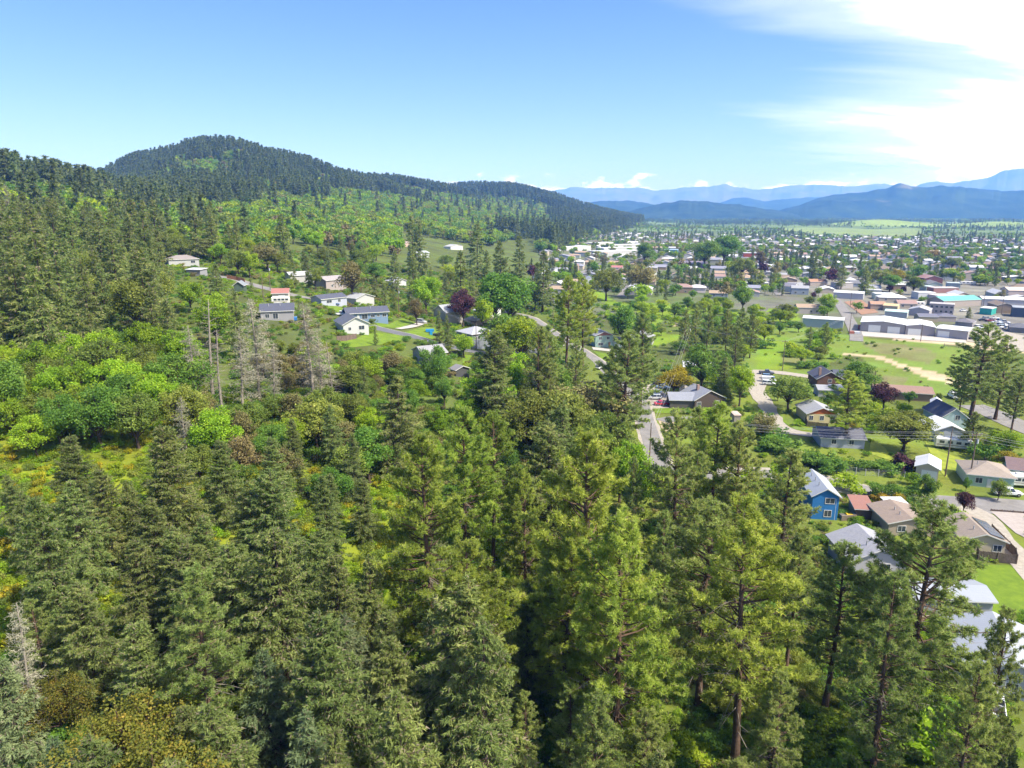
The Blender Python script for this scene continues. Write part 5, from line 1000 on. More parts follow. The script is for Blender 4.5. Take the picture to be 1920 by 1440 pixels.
car('pickup', 1888, 929, R(-10), WHT, 'white pickup parked before the mint green house', protect=True, landmark='the white pickup')
car('pickup', 1642, 935, R(-8), BLK, 'black pickup beside the clipped hedge', protect=True)
car('pickup', 1437, 702, R(-15), DGR, 'dark pickup first in the gravel drive row', protect=True)
car('suv', 1440, 710, R(-15), (0.12, 0.2, 0.3), 'blue-grey car second in the gravel drive row', protect=True)
car('van', 1441, 716, R(-15), WHT, 'white van third in the gravel drive row', protect=True)
car('suv', 1441, 722, R(-15), WHT, 'white car last in the gravel drive row', protect=True)
car('sedan', 1801, 786, R(-12), WHT, 'white car beside the sea green cottage', protect=True)
car('suv', 790, 606, R(-25), SLV, 'silver car on the driveway by the blue ranch', protect=True)
car('pickup', 640, 592, R(10), WHT, 'white pickup behind the white gabled house')
car('suv', 925, 592, R(-80), WHT, 'white car before the white street garage')
car('sedan', 626, 573, R(20), BLU, 'blue car under the patio cover')
car('pickup', 1865, 1330, R(60), WHT, 'white pickup at lower right behind thin pines')
car('van', 1786, 746, R(80), WHT, 'white van by the long reddish brown house', protect=True)
for k, (px, py, c) in enumerate([(1842, 602, BLK), (1850, 599, SLV), (1858, 603, (0.2, 0.03, 0.05)), (1866, 598, WHT), (1874, 603, BLU), (1882, 606, SLV), (1868, 606, WHT), (1878, 611, (0.4, 0.5, 0.6)), (1890, 611, WHT), (1900, 614, SLV), (1912, 613, BLK), (1886, 617, WHT), (1826, 613, WHT), (1834, 615, WHT), (1842, 617, SLV), (1850, 571, WHT), (1864, 570, BLK), (1880, 573, DGR), (1806, 584, WHT), (1816, 635, DGR), (1825, 637, BLK), (1700, 537, SLV), (1842, 648, WHT), (1760, 572, WHT), (1752, 570, SLV), (1893, 574, RED)]):
    nm = {BLK: 'black', SLV: 'silver', WHT: 'white', BLU: 'navy', DGR: 'charcoal', RED: 'red'}.get(c, 'dull red' if c[0] > 0.19 and c[1] < .1 else 'pale blue')
    car(('sedan', 'suv', 'pickup')[k % 3], px, py, R(-25 + 13 * (k % 5)), c, '%s %s on commercial lots' % (nm, ('sedan', 'car', 'pickup')[k % 3]), small=True, group='cars on the commercial lots')
def motorhome(px, py, yaw, L, descr, landmark=None):
    p = G(px, py); root = empty('motorhome', (p[0], p[1], p[2] + 0.1), yaw); b = MB(); w = 1.2
    loft(b, [ringy(-L/2, w, 0.5, 2.9, 0.2), ringy(L/2 - 0.5, w, 0.5, 2.95, 0.2), ringy(L/2, w * 0.95, 0.6, 2.2, 0.2)]); b.build('body', mat('motorhome_white', (0.7, 0.68, 0.64), 0.4), root)
    for k in range(4):
        for sy in (-1, 1): g = MB(); g.box((-L/2 + 0.8 + k * L * 0.22, sy * w - 0.02, 1.6), (-L/2 + 1.9 + k * L * 0.22, sy * w + 0.03, 2.3)); g.build('window', M_GLASS, root)
    g = MB(); g.box((-L/2 + 0.2, -w - 0.012, 1.1), (L/2 - 0.7, w + 0.012, 1.3)); g.build('stripe', mat('motorhome_stripe', (0.3, 0.25, 0.2)), root)
    g = MB(); g.box((-0.5, -0.4, 2.93), (0.5, 0.4, 3.2)); g.build('roof_unit', M_WHITE, root)
    for sx in (-L * 0.28, L * 0.3):
        for sy in (-1, 1): a = np.linspace(0, 2 * np.pi, 12, endpoint=False); t = MB(); loft(t, [[(sx + 0.42 * math.cos(v), sy * 1.0 - 0.13, 0.42 + 0.42 * math.sin(v)) for v in a], [(sx + 0.42 * math.cos(v), sy * 1.0 + 0.13, 0.42 + 0.42 * math.sin(v)) for v in a]]); t.build('wheel', M_TYRE, root)
    thing(root, descr, 'motorhome', 'motorhomes', p, landmark); TAKEN.append((p[0], p[1], 4)); PROTECT.append((px - 28, py - 18, px + 28, py + 4, p[1] - 4))
motorhome(1787, 842, R(-22), 8.5, 'cream motorhome in front of the grey garage', 'the motorhome')
motorhome(1718, 574, R(-10), 10, 'white motorhome parked beside the orange-roofed building')
motorhome(1812, 534, R(-20), 13, 'big blue-white trailer on the town street')
motorhome(1905, 912, R(-12), 6.0, 'pale camper beside the mint green house')
motorhome(527, 571, R(10), 6.5, 'white camper below the dusty red-roofed garage')

# ------------------------------------------------------------------ fences, poles, wires, yard things
M_POLE = mat('pole_wood', (0.16, 0.12, 0.09), 0.9, 0.2, 3); M_WIRE = mat('wire', (0.3, 0.3, 0.32), 0.5, 0.05, 1); M_FENCE = mat('weathered_fence', (0.13, 0.095, 0.075), 0.9, 0.3, 1.5); M_FENCEB = mat('cedar_fence', (0.3, 0.14, 0.07), 0.9, 0.2, 1.5); M_CHAIN = mat('chain_link', (0.35, 0.36, 0.36), 0.5, 0.1, 2)
def fence(P, h, m, descr, landmark=None, boards=True, step=2.4):
    P = np.array(P)[:, :2]; C = [P[0]]
    for a, b in zip(P[:-1], P[1:]):
        n = max(1, int(round(np.linalg.norm(b - a) / step)))
        for k in range(1, n + 1): C.append(a + (b - a) * k / n)
    C = np.array(C); z = H(C[:, 0], C[:, 1]); root = empty('fence', (C[0, 0], C[0, 1], z[0])); o = np.array([C[0, 0], C[0, 1], z[0]])
    for k in range(len(C)):
        q = MB(); p = np.array([*C[k], z[k]]) - o; q.box(tuple(p + (-0.07, -0.07, -0.4)), tuple(p + (0.07, 0.07, h + 0.08))); q.build('post', m, root)
    for k in range(len(C) - 1):
        a = np.array([*C[k], z[k]]) - o; b = np.array([*C[k + 1], z[k + 1]]) - o; q = MB(); d = unit((b - a)[None])[0]; nr = np.array([-d[1], d[0], 0]) * 0.02
        if boards:
            for i in range(12):
                s, e = a + (b - a) * (i / 12 + 0.004), a + (b - a) * ((i + 1) / 12 - 0.004); g0 = 0.03 * ((i * 7 + k) % 3)
                q.add([s + nr + (0, 0, 0.05), e + nr + (0, 0, 0.05), e + nr + (0, 0, h - g0), s + nr + (0, 0, h - g0), s - nr + (0, 0, 0.05), e - nr + (0, 0, 0.05), e - nr + (0, 0, h - g0), s - nr + (0, 0, h - g0)], [(0, 1, 2, 3), (7, 6, 5, 4), (3, 2, 6, 7), (0, 4, 5, 1), (1, 5, 6, 2), (4, 0, 3, 7)])
        else:
            for zz in np.linspace(0.15, h, 5): q.tube([a + (0, 0, zz), b + (0, 0, zz)], 0.012, 3, cap=False)
            for i in range(14): s = a + (b - a) * (i / 14); q.tube([s + (0, 0, 0.15), s + (b - a) / 14 * 0.9 + (0, 0, h)], 0.008, 3, cap=False)
        q.build('panel', m, root)
    thing(root, descr, 'fence', 'fences', np.array([*C[len(C) // 2], z[len(C) // 2]]), landmark)
fence(W(Z6((1590, 740), (1600, 778), (1865, 808), (1855, 760), (1690, 590))), 1.9, M_FENCE, 'dark plank fence round the solar panel house', 'the dark plank fence')
fence(W(Z5((405, 560), (420, 590), (560, 605))), 1.6, M_FENCE, 'dark plank fence before the orange-gabled yellow house')
fence(W(Z2((345, 770), (430, 765), (520, 745))), 1.8, mat('grey_brown_fence', (0.17, 0.12, 0.1), 0.9, 0.2, 2), 'plank fence before the white gabled house')
fence(W(zp(280, 440, 4.8, [(700, 395), (780, 410), (860, 430)])), 1.7, M_FENCEB, 'cedar fence by the upper lane')
fence(W(Z5((690, 910), (820, 930), (1000, 940), (1090, 950))), 1.6, M_CHAIN, 'chain-link fence beside the small cream garage', boards=False)
fence(W(Z5((870, 400), (900, 440), (980, 560))), 1.5, M_CHAIN, 'chain-link fence running up from the purple tree', boards=False, step=3.5)
fence(W(Z5((1010, 340), (1050, 385), (1140, 400))), 1.7, M_FENCE, 'weathered fence beside the purple tree')
fence(W(Z7((1320, 600), (1430, 610), (1560, 628))), 1.5, M_POLE, 'rail fence before the warehouse yard', boards=False, step=4)
fence(W(Z6((1690, 438), (1920, 455))), 0.5, M_FENCE, 'low timber edging along the pale gravel lot')
def pole(px, py, h, descr, arms=1, landmark=None, can=False):
    p = G(px, py); root = empty('utility_pole', (p[0], p[1], p[2])); q = MB(); q.tube([(0, 0, -0.6), (0, 0, h * .5), (0, 0, h)], [0.17, 0.15, 0.11], 8); q.build('post', M_POLE, root)
    for k in range(arms):
        a = MB(); a.box((-1.2, -0.06, h - 0.6 - k * 1.1), (1.2, 0.06, h - 0.45 - k * 1.1)); c = a.build('crossarm', M_POLE, root)
        for sx in (-1.1, 0.45, 1.1): i = MB(); i.tube([(sx, 0, h - 0.45 - k * 1.1), (sx, 0, h - 0.2 - k * 1.1)], [0.06, 0.04], 6); i.build('insulator', M_WHITE, c)
    if can: t = MB(); t.tube([(0.32, -0.1, h - 2.6), (0.32, -0.1, h - 1.6)], 0.24, 10); t.build('transformer', mat('transformer_grey', (0.5, 0.52, 0.54), 0.5), root)
    thing(root, descr, 'utility pole', 'utility poles', p, landmark); TAKEN.append((p[0], p[1], 1.0)); return p + np.array([0, 0, h - 0.4])
pA = pole(748, 586, 11, 'utility pole behind the long blue ranch house', can=True)
pB = pole(507, 544, 11, 'tall utility pole above the red-roofed garage', can=True)
pole(494, 560, 9, 'thin pole beside the red-roofed garage', 0); pole(358, 488, 9, 'pole beside the hillside hip-roofed house', 0, can=True)
pC = pole(1037, 596, 11, 'utility pole by the road bend', 1, 'the road-bend utility pole', can=True); pD = pole(1290, 660, 12, 'white-topped pole behind the big roadside oak', can=True); pE = pole(1467, 695, 12, 'utility pole in the rough field beyond the gravel drive', 1)
pF = pole(1772, 893, 12, 'dark pole beside the small cream garage', 0); pG = pole(1817, 905, 12, 'utility pole before the mint green house', 1, can=True); pH = pole(1218, 858, 9, 'leaning pole beside the road', 0)
pI = pole(893, 657, 10, 'pole beside the slate grey two-storey house', 0); pJ = pole(1592, 628, 11, 'pole beside the warehouse corner', 1); pK = pole(1726, 640, 9, 'pole before the warehouse second bay', 0); pole(1636, 745, 9, 'pole beside the purple tree', 0)
pole(1877, 590, 12, 'street light mast on the car park', 1); pole(1843, 577, 11, 'pole before the supermarket', 1); pole(1108, 508, 10, 'pole behind the turning circle', 1); pole(1594, 575, 10, 'pole beside the red dirt lot', 1)
def wires(a, b, descr, n=3, sag=1.2):
    """a span of overhead wires between two pole tops"""
    root = empty('overhead_line', tuple(a)); d = b - a; side = unit(np.array([[-d[1], d[0], 0]]))[0]
    for k in range(n):
        off = side * (k - (n - 1) / 2) * 1.0 + np.array([0, 0, -0.9 if k == 1 and n > 2 else 0.1]); t = np.linspace(0, 1, 15)[:, None]
        q = MB(); q.tube(d[None] * t + off - np.array([0, 0, 1]) * (4 * sag * t * (1 - t)), 0.022, 3, cap=False); q.build('wire', M_WIRE, root)
    thing(root, descr, 'power line', 'overhead wires', 0.5 * (a + b))
off1 = G(1290, 860) + np.array([0, 0, 10.0]); wires(off1, pG, 'overhead wires running to the pole at the mint green house', 4); wires(pG, G(2050, 930) + np.array([0, 0, 11]), 'overhead wires leaving the mint green house to the right', 3)
wires(pH + 0, pD, 'overhead wires over the gravel parking', 3); wires(pC, pD, 'overhead wires from road bend to the oak', 3); wires(pA, pI, 'overhead wires above the side street', 2); wires(pD, pE, 'overhead wires across the rough field', 2); wires(pE, pJ, 'overhead wires from rough field to the warehouse', 2)
def junk(name, px, py, boxes, descr, cat, lift=0.0):
    p = G(px, py); root = empty(name, (p[0], p[1], p[2] + lift), rng.uniform(-0.5, 0.5))
    for (pn, lo, hi, c, rz) in boxes: q = MB(); q.box(lo, hi, 0, Matrix.Rotation(rz, 4, 'Z')); q.build(pn, mat('%s_%s' % (name, pn), c, 0.5, 0.1, 2), root)
    thing(root, descr, cat, 'yard things', p); return root
junk('trash_bin', 808, 628, [('body', (-.5, -.5, 0), (.5, .5, 1.3), (0.02, 0.25, 0.5), 0), ('lid', (-.55, -.55, 1.303), (.55, .6, 1.42), (0.02, 0.2, 0.42), 0)], 'big blue bin on the lawn by the side street', 'bin')
junk('covered_trailer', 806, 624, [('body', (-1.6, -.8, .5), (1.6, .8, 1.4), (0.03, 0.22, 0.5), .2), ('wheel', (-.3, -.95, 0), (.3, -.805, .6), (0.02, 0.02, 0.02), .2)], 'blue tarped trailer on the lawn by the side street', 'trailer')
junk('utility_trailer', 819, 631, [('body', (-1.3, -.7, .4), (1.3, .7, 1.2), (0.06, 0.06, 0.07), -.3), ('wheel', (-.3, -.85, 0), (.3, -.705, .6), (0.02, 0.02, 0.02), -.3)], 'black trailer beside the blue tarped one', 'trailer')
junk('hot_tub', 551, 600, [('shell', (-1.1, -1.1, 0), (1.1, 1.1, .9), (0.03, 0.15, 0.4), 0), ('cover', (-1.15, -1.15, .903), (1.15, 1.15, 1.05), (0.04, 0.2, 0.5), 0)], 'blue covered tub beside the grey hillside house', 'hot tub')
junk('scrap_pile', 1590, 972, [('board', (-2, -1, 0), (1.2, -.7, 1.1), (0.2, 0.16, 0.12), .3), ('tarp', (-.3, -.3, 0), (.9, .8, .9), (0.75, 0.45, 0.01), .1), ('drum', (1.2, -.4, 0), (1.9, .3, .9), (0.25, 0.3, 0.33), .5), ('crate', (-1.6, -.4, 0), (-.6, .7, .8), (0.12, 0.1, 0.08), .2)], 'yellow tarp and scrap heap beside the rusty shed', 'scrap heap')
junk('garden_ladder', 1566, 975, [('rail', (-.25, 0, 0), (-.19, .06, 4.6), (0.75, 0.75, 0.75), 0), ('rail', (.19, 0, 0), (.25, .06, 4.6), (0.75, 0.75, 0.75), 0)] + [('rung', (-.189, .01, .4 + .45 * k), (.189, .05, .46 + .45 * k), (0.75, 0.75, 0.75), 0) for k in range(9)], 'white ladder against the bright blue house', 'ladder')
junk('stored_pallets', 1600, 626, [('stack', (-2, -1, 0), (0, 1, 1.4), (0.35, 0.12, 0.08), 0), ('tarp', (.3, -1, 0), (3, 1, 1.2), (0.5, 0.5, 0.52), 0)], 'pallets and tarps at the warehouse corner', 'pallet')
junk('storage_tank', 1662, 622, [('tank', (-1.6, -1.2, 0), (1.6, 1.2, 3.0), (0.62, 0.63, 0.65), 0), ('cap', (-1.5, -1.1, 3.003), (1.5, 1.1, 3.25), (0.6, 0.6, 0.62), 0)], 'white storage tank between the warehouse doors', 'tank')
junk('cargo_container', 1617, 618, [('box', (-2, -1.2, 0), (2, 1.2, 2.5), (0.25, 0.06, 0.05), 0), ('roof', (-2, -1.2, 2.503), (2, 1.2, 2.58), (0.3, 0.1, 0.08), 0)], 'dark red container at the warehouse front', 'container')

# ------------------------------------------------------------------ trees, one by one
TREES = []
def plant(key, x, y, h, descr, cat, group, wid=1.0, landmark=None, name=None, sink=0.15, lean=0.0, m=None):
    t, c, ph = PROTO[key]; s = h / ph; z = float(H(x, y)) - sink
    nm = name or {'fir': 'fir_tree', 'pine': 'pine_tree', 'leaf': 'broadleaf_tree', 'snag': 'dead_tree', 'bush': 'shrub', 'madrone': 'madrone_tree', 'cypress': 'cypress_tree'}[key.split('_')[0].rstrip('0123456789')]
    if c is None:
        o = link(nm, t); o.location = (x, y, z); o.rotation_euler = (0, 0, rng.uniform(0, 6.28)); o.scale = (s * wid, s * wid, s); root = o
    else:
        root = empty(nm, (x, y, z), rng.uniform(0, 6.28), (s * wid, s * wid, s)); root.rotation_euler[0] = lean
        link('trunk', t, root); k = link('crown', c, root)
        if m: slot_mat(k, m)
    TREES.append((x, y, h, wid)); TAKEN.append((x, y, 1.2))
    thing(root, descr, cat, group, (x, y, z + h * 0.75), landmark)
    return root
def top(key, tx, ty, dist, descr, cat='tree', group='trees', wid=1.0, **k):
    """a plant whose tip is seen at a pixel, standing a given distance ahead"""
    p = at(tx, ty, dist); h = p[2] - float(H(p[0], p[1]))
    if h < 1.5: print('LOW', key, tx, ty, dist, h); h = 1.5
    return plant(key, p[0], p[1], h, descr, cat, group, wid, **k)
def sit(key, px, py, h, descr, cat='tree', group='trees', wid=1.0, **k):
    """a plant whose foot is seen at a pixel"""
    p = G(px, py); return plant(key, p[0], p[1], h, descr, cat, group, wid, **k)
FG, PG, BG, SG, UG = 'fir trees of the hillside wood', 'pine trees', 'broadleaf trees', 'dead trees', 'shrubs'
# nearest row
for key, tx, ty, d, de, wd in (
    ('fir_young0', 490, 1215, 58, 'young blue-green fir at the bottom of the wood', 1.0), ('fir_young0', 640, 1158, 60, 'broad blue-green fir at the bottom of the wood', 1.15), ('fir_young0', 575, 1330, 50, 'short blue-green fir at the bottom edge', 1.1),
    ('fir_young1', 752, 1296, 51, 'young green fir under the bright pine', 1.0), ('fir_young1', 905, 1370, 50, 'low young fir under the bright pines', 1.2), ('fir_young0', 5, 1235, 55, 'blue-green fir cut by the left edge', 1.2), ('fir_young0', 95, 1380, 48, 'low blue-green fir at the lower left corner', 1.0), ('fir_young1', 400, 1320, 50, 'low dense fir beside the madrone', 1.2),
    ('fir_near2', 130, 815, 92, 'tall fir before the yellow meadow', 1.0), ('fir_near0', 303, 797, 88, 'big grey-green fir with hanging sprays', 1.15), ('fir_near3', 180, 877, 84, 'broad fir before the yellow meadow', 1.0), ('fir_near0', 410, 823, 98, 'tall dense fir right of the yellow meadow', 1.0), ('fir_near0', 507, 818, 104, 'tall blue-green fir below the pale snags', 1.0),
    ('fir_near2', 510, 880, 82, 'massive fir in the middle of the wood', 1.2), ('fir_near0', 547, 783, 118, 'slender fir below the pale snags', 0.9), ('fir_near1', 617, 757, 122, 'tall fir left of the dark wide fir', 1.0), ('fir_near4', 12, 887, 88, 'fir at the left edge by the meadow', 1.0), ('fir_near2', 330, 985, 72, 'broad drooping fir low in the wood', 1.1),
    ('fir_near3', 245, 1010, 70, 'ragged drooping fir low in the wood', 1.15), ('fir_near4', 430, 1015, 68, 'dense drooping fir low in the wood', 1.15), ('fir_near3', 70, 990, 74, 'broad fir at the lower left', 1.0), ('fir_near4', 600, 985, 78, 'grey-green fir beside the bright pine', 1.0), ('fir_near2', 150, 1090, 62, 'dark fir above the madrone', 1.1), ('fir_near4', 690, 1040, 74, 'dark fir left of the bright pine', 0.9),
    ('fir_near1', 742, 702, 126, 'dark wide fir with flat branches', 1.35), ('fir_near2', 1033, 787, 102, 'brownish thin-crowned fir between the pines', 1.1), ('fir_near4', 1053, 752, 128, 'grey-green fir behind the pines', 1.1), ('fir_near1', 660, 810, 112, 'grey fir behind the yellow gap', 0.9)):
    top(key, tx, ty, d, de, 'fir', FG, wd)
for key, tx, ty, d, de, wd in (
    ('pine_near0', 800, 822, 78, 'tall bright yellow-green pine in the centre foreground', 1.1), ('pine_near2', 868, 1010, 66, 'lower bright pine before the tallest bright one', 1.15), ('pine_near2', 865, 762, 96, 'blue-green pine behind the bright pine', 1.0), ('pine_near1', 922, 772, 102, 'bushy-topped pine right of the blue-green pine', 1.0),
    ('pine_near0', 1115, 822, 74, 'tall bright pine right of centre', 1.15), ('pine_near2', 1170, 960, 64, 'bright pine before the right-of-centre pine', 1.0), ('pine_near1', 1060, 1010, 70, 'darker pine between the two bright pines', 1.0), ('pine_dark0', 1280, 766, 112, 'pale open pine before the road', 1.05), ('pine_dark1', 1315, 764, 124, 'narrow pine before the dark roadside house', 0.9), ('pine_near1', 1352, 760, 116, 'dense olive pine before the roadside house', 1.1),
    ('pine_dark0', 1397, 788, 112, 'open pine with visible trunk right of the olive pine', 1.0), ('pine_dark1', 1486, 846, 97, 'pine left of the bright blue house', 1.15), ('pine_near1', 1422, 938, 66, 'tall foreground pine with long bare trunk', 1.1), ('pine_dark0', 1338, 944, 76, 'dark bushy pine behind the bare-trunked pine', 1.2), ('pine_dark1', 1192, 858, 112, 'thin straight pine left of the road', 0.8), ('pine_dark1', 1168, 778, 138, 'green pine beside the road', 1.1),
    ('pine_dark0', 1585, 1010, 76, 'forked open pine before the lavender house', 1.15), ('pine_dark0', 1765, 945, 68, 'large pine at the right before the silver building', 1.25), ('pine_dark1', 1690, 1080, 62, 'leaning ragged pine before the lavender house', 1.0), ('pine_dark1', 1890, 1140, 60, 'thin pine at the right edge', 0.7), ('pine_dark0', 1832, 1235, 56, 'low open pine near the right edge', 0.8), ('pine_dark1', 1500, 1000, 84, 'open pine behind the bare-trunked pine', 1.0), ('pine_dark1', 1250, 960, 92, 'thin dark pine in the green gap', 0.9), ('pine_near2', 985, 880, 92, 'olive pine in the dim middle', 0.9)):
    top(key, tx, ty, d, de, 'pine', PG, wd)
top('cypress', 1884, 1348, 60, 'dark conical cypress at the lower right corner', 'cypress', 'cypresses', 1.1)
for tx, ty, d, wd, de in ((215, 1315, 52, 1.15, 'yellow-green madrone at the bottom left'), (95, 1260, 58, 1.0, 'smaller madrone left of the yellow-green one'), (300, 1385, 47, 1.0, 'orange-tinged madrone at the bottom edge'), (620, 1090, 84, 0.8, 'glossy green madrone deep in the wood')):
    top('madrone', tx, ty, d, de, 'madrone', 'madrones', wd)
top('snag0', 18, 1130, 57, 'pale dead tree at the left edge', 'dead tree', SG, 0.9)
for key, tx, ty, d, de in (('snag0', 468, 556, 152, 'tall pale lichened snag in the middle of the snags'), ('snag1', 440, 610, 146, 'pale snag left of the tallest snag'), ('snag2', 505, 640, 150, 'short pale snag right of the tallest snag'), ('snag_bare', 380, 560, 150, 'dark-trunked bare snag at the left of the group'), ('snag2', 358, 608, 146, 'grey snag at the left end of the group'), ('snag_bare', 402, 620, 142, 'thin bare snag among the grey ones'), ('snag0', 575, 562, 156, 'tall snag with orange-scarred trunk'), ('snag1', 600, 628, 158, 'thin snag behind the orange-scarred one'), ('snag_bare', 618, 640, 160, 'bare pole snag right of the orange-scarred one'),
    ('snag1', 340, 745, 118, 'small pale snag above the meadow'), ('snag_bare', 140, 530, 236, 'bare branched snag in the dark firs'), ('snag_bare', 268, 500, 250, 'thin bare snag by the dark firs'), ('snag1', 62, 530, 240, 'grey snag left of the bare branched one'), ('snag1', 10, 345, 470, 'pale snag at the upper left edge'), ('snag0', 32, 368, 460, 'pale snag second from the upper left edge'), ('snag1', 52, 385, 450, 'dull snag beside the upper left pale ones'), ('snag2', 75, 372, 470, 'bare grey snag on the upper left slope'),
    ('snag0', 280, 372, 640, 'tan dead fir on the dark slope'), ('snag1', 262, 388, 620, 'grey dead fir on the dark slope'), ('snag0', 330, 392, 650, 'tall pale dead fir on the dark slope'), ('snag2', 345, 400, 640, 'thin pale dead fir on the dark slope'), ('snag0', 370, 390, 660, 'broad pale dead fir on the dark slope'), ('snag1', 415, 400, 640, 'lone dead fir by the big dark firs'), ('snag1', 218, 352, 700, 'small tan dead fir high on the slope'), ('snag2', 305, 378, 690, 'rusty dead fir high on the slope')):
    top(key, tx, ty, d, de, 'dead tree', SG, 1.4)
# middle distance, seen one by one
for key, tx, ty, d, de, wd in (
    ('fir_near3', 926, 618, 158, 'big brownish fir before the slate grey house', 1.25), ('pine_dark1', 1013, 614, 176, 'left one of the twin pines before the bend', 1.1), ('pine_dark1', 1031, 611, 180, 'right one of the twin pines before the bend', 1.0), ('pine_near1', 1064, 519, 255, 'very tall pine beside the road bend', 1.1), ('pine_near1', 1096, 521, 262, 'very tall slim pine left of the sage house', 1.0), ('pine_dark0', 1078, 638, 196, 'grey pine below the very tall pines', 1.0), ('pine_dark0', 1174, 622, 160, 'big dark pine before the road', 1.3), ('pine_dark1', 1208, 588, 215, 'tall pine right of the sage house', 1.1), ('pine_mid0', 1145, 655, 190, 'short pine at the road edge', 1.0),
    ('pine_mid0', 1287, 580, 300, 'first pine of the field row', 0.9), ('pine_mid1', 1308, 574, 305, 'second pine of the field row', 0.9), ('pine_mid2', 1330, 572, 310, 'third pine of the field row', 0.9), ('pine_mid1', 1366, 580, 300, 'fourth pine of the field row', 1.0), ('pine_mid0', 1392, 577, 300, 'fifth pine of the field row', 1.1), ('pine_mid2', 1412, 590, 290, 'last pine of the field row', 1.0), ('pine_dark1', 1384, 612, 250, 'tall open pine behind the roadside oak', 1.1),
    ('pine_mid0', 1521, 612, 300, 'left of twin pines in the rough field', 0.8), ('pine_mid1', 1551, 604, 295, 'right of twin pines in the rough field', 0.9), ('fir_near1', 1360, 668, 222, 'dense dark fir behind the roadside house', 1.2), ('pine_near1', 1602, 698, 176, 'tall bushy pine behind the small garage', 1.75), ('pine_dark0', 1848, 606, 196, 'tallest pine of the right-edge clump', 1.5), ('pine_dark1', 1892, 630, 200, 'dark pine in the right-edge clump', 1.3), ('pine_dark0', 1915, 700, 188, 'low-crowned pine cut by the right edge', 1.2), ('pine_dark0', 1812, 690, 205, 'leaning pine left in the right-edge clump', 1.0), ('pine_mid2', 1832, 772, 172, 'small round pine before the right-edge clump', 1.5),
    ('fir_mid0', 895, 418, 520, 'tall dark fir above the town edge', 1.3), ('fir_mid1', 772, 405, 480, 'tall dark fir of the pair on the hillside', 1.0), ('fir_mid2', 785, 415, 480, 'second dark fir of the pair on the hillside', 1.0), ('fir_mid0', 772, 470, 330, 'dark cedar behind the ranch house', 0.9), ('fir_mid0', 740, 470, 380, 'dark fir behind the utility pole', 1.1), ('fir_mid3', 862, 470, 330, 'tall brownish fir behind the purple tree', 1.2), ('fir_mid1', 912, 470, 370, 'dark fir left of the street trees', 1.0), ('fir_mid0', 938, 452, 400, 'tall dark fir behind the street trees', 1.1), ('fir_mid2', 975, 440, 450, 'slim dark fir behind the tall pines', 1.1), ('fir_mid3', 1018, 470, 400, 'big grey fir behind the tall pines', 1.3), ('fir_mid0', 528, 400, 420, 'black-green fir above the grey hillside house', 1.2), ('fir_mid3', 455, 410, 430, 'broad dark fir beside the lime tree', 1.2), ('fir_mid1', 575, 478, 330, 'dark fir above the pale blue patio house', 1.0), ('fir_mid2', 548, 480, 330, 'slim pine above the grey hillside house', 0.9), ('fir_mid1', 720, 530, 285, 'grey-green fir behind the blue ranch house', 1.0),
    ('fir_mid0', 1527, 468, 640, 'broad dark fir in front of the town', 1.3), ('fir_mid3', 1582, 492, 560, 'brown-green fir with bare trunk by the town', 1.3), ('fir_mid0', 1625, 498, 520, 'dark conical cedar by the long shed', 1.5), ('fir_mid1', 1452, 510, 560, 'dark narrow cedar by the white field-edge house', 0.9), ('fir_mid0', 1818, 576, 400, 'dark round evergreen by the motel', 1.6), ('fir_mid1', 1728, 438, 1000, 'very tall dark fir rising from the town', 1.1), ('fir_mid0', 1877, 462, 780, 'big dark fir at the right of the town', 1.4), ('fir_mid0', 1302, 485, 640, 'dark cedar behind the mauve-roofed building', 1.0), ('fir_mid2', 1287, 500, 560, 'narrow dark cedar beside the dirt street', 1.1), ('fir_mid0', 1372, 508, 540, 'dark conical fir beside the hip-roofed house', 1.0), ('fir_mid2', 1366, 495, 600, 'slim fir behind the conical one', 0.8)):
    top(key, tx, ty, d, de, 'fir' if key.startswith('fir') else 'pine', FG if key.startswith('fir') else PG, wd)
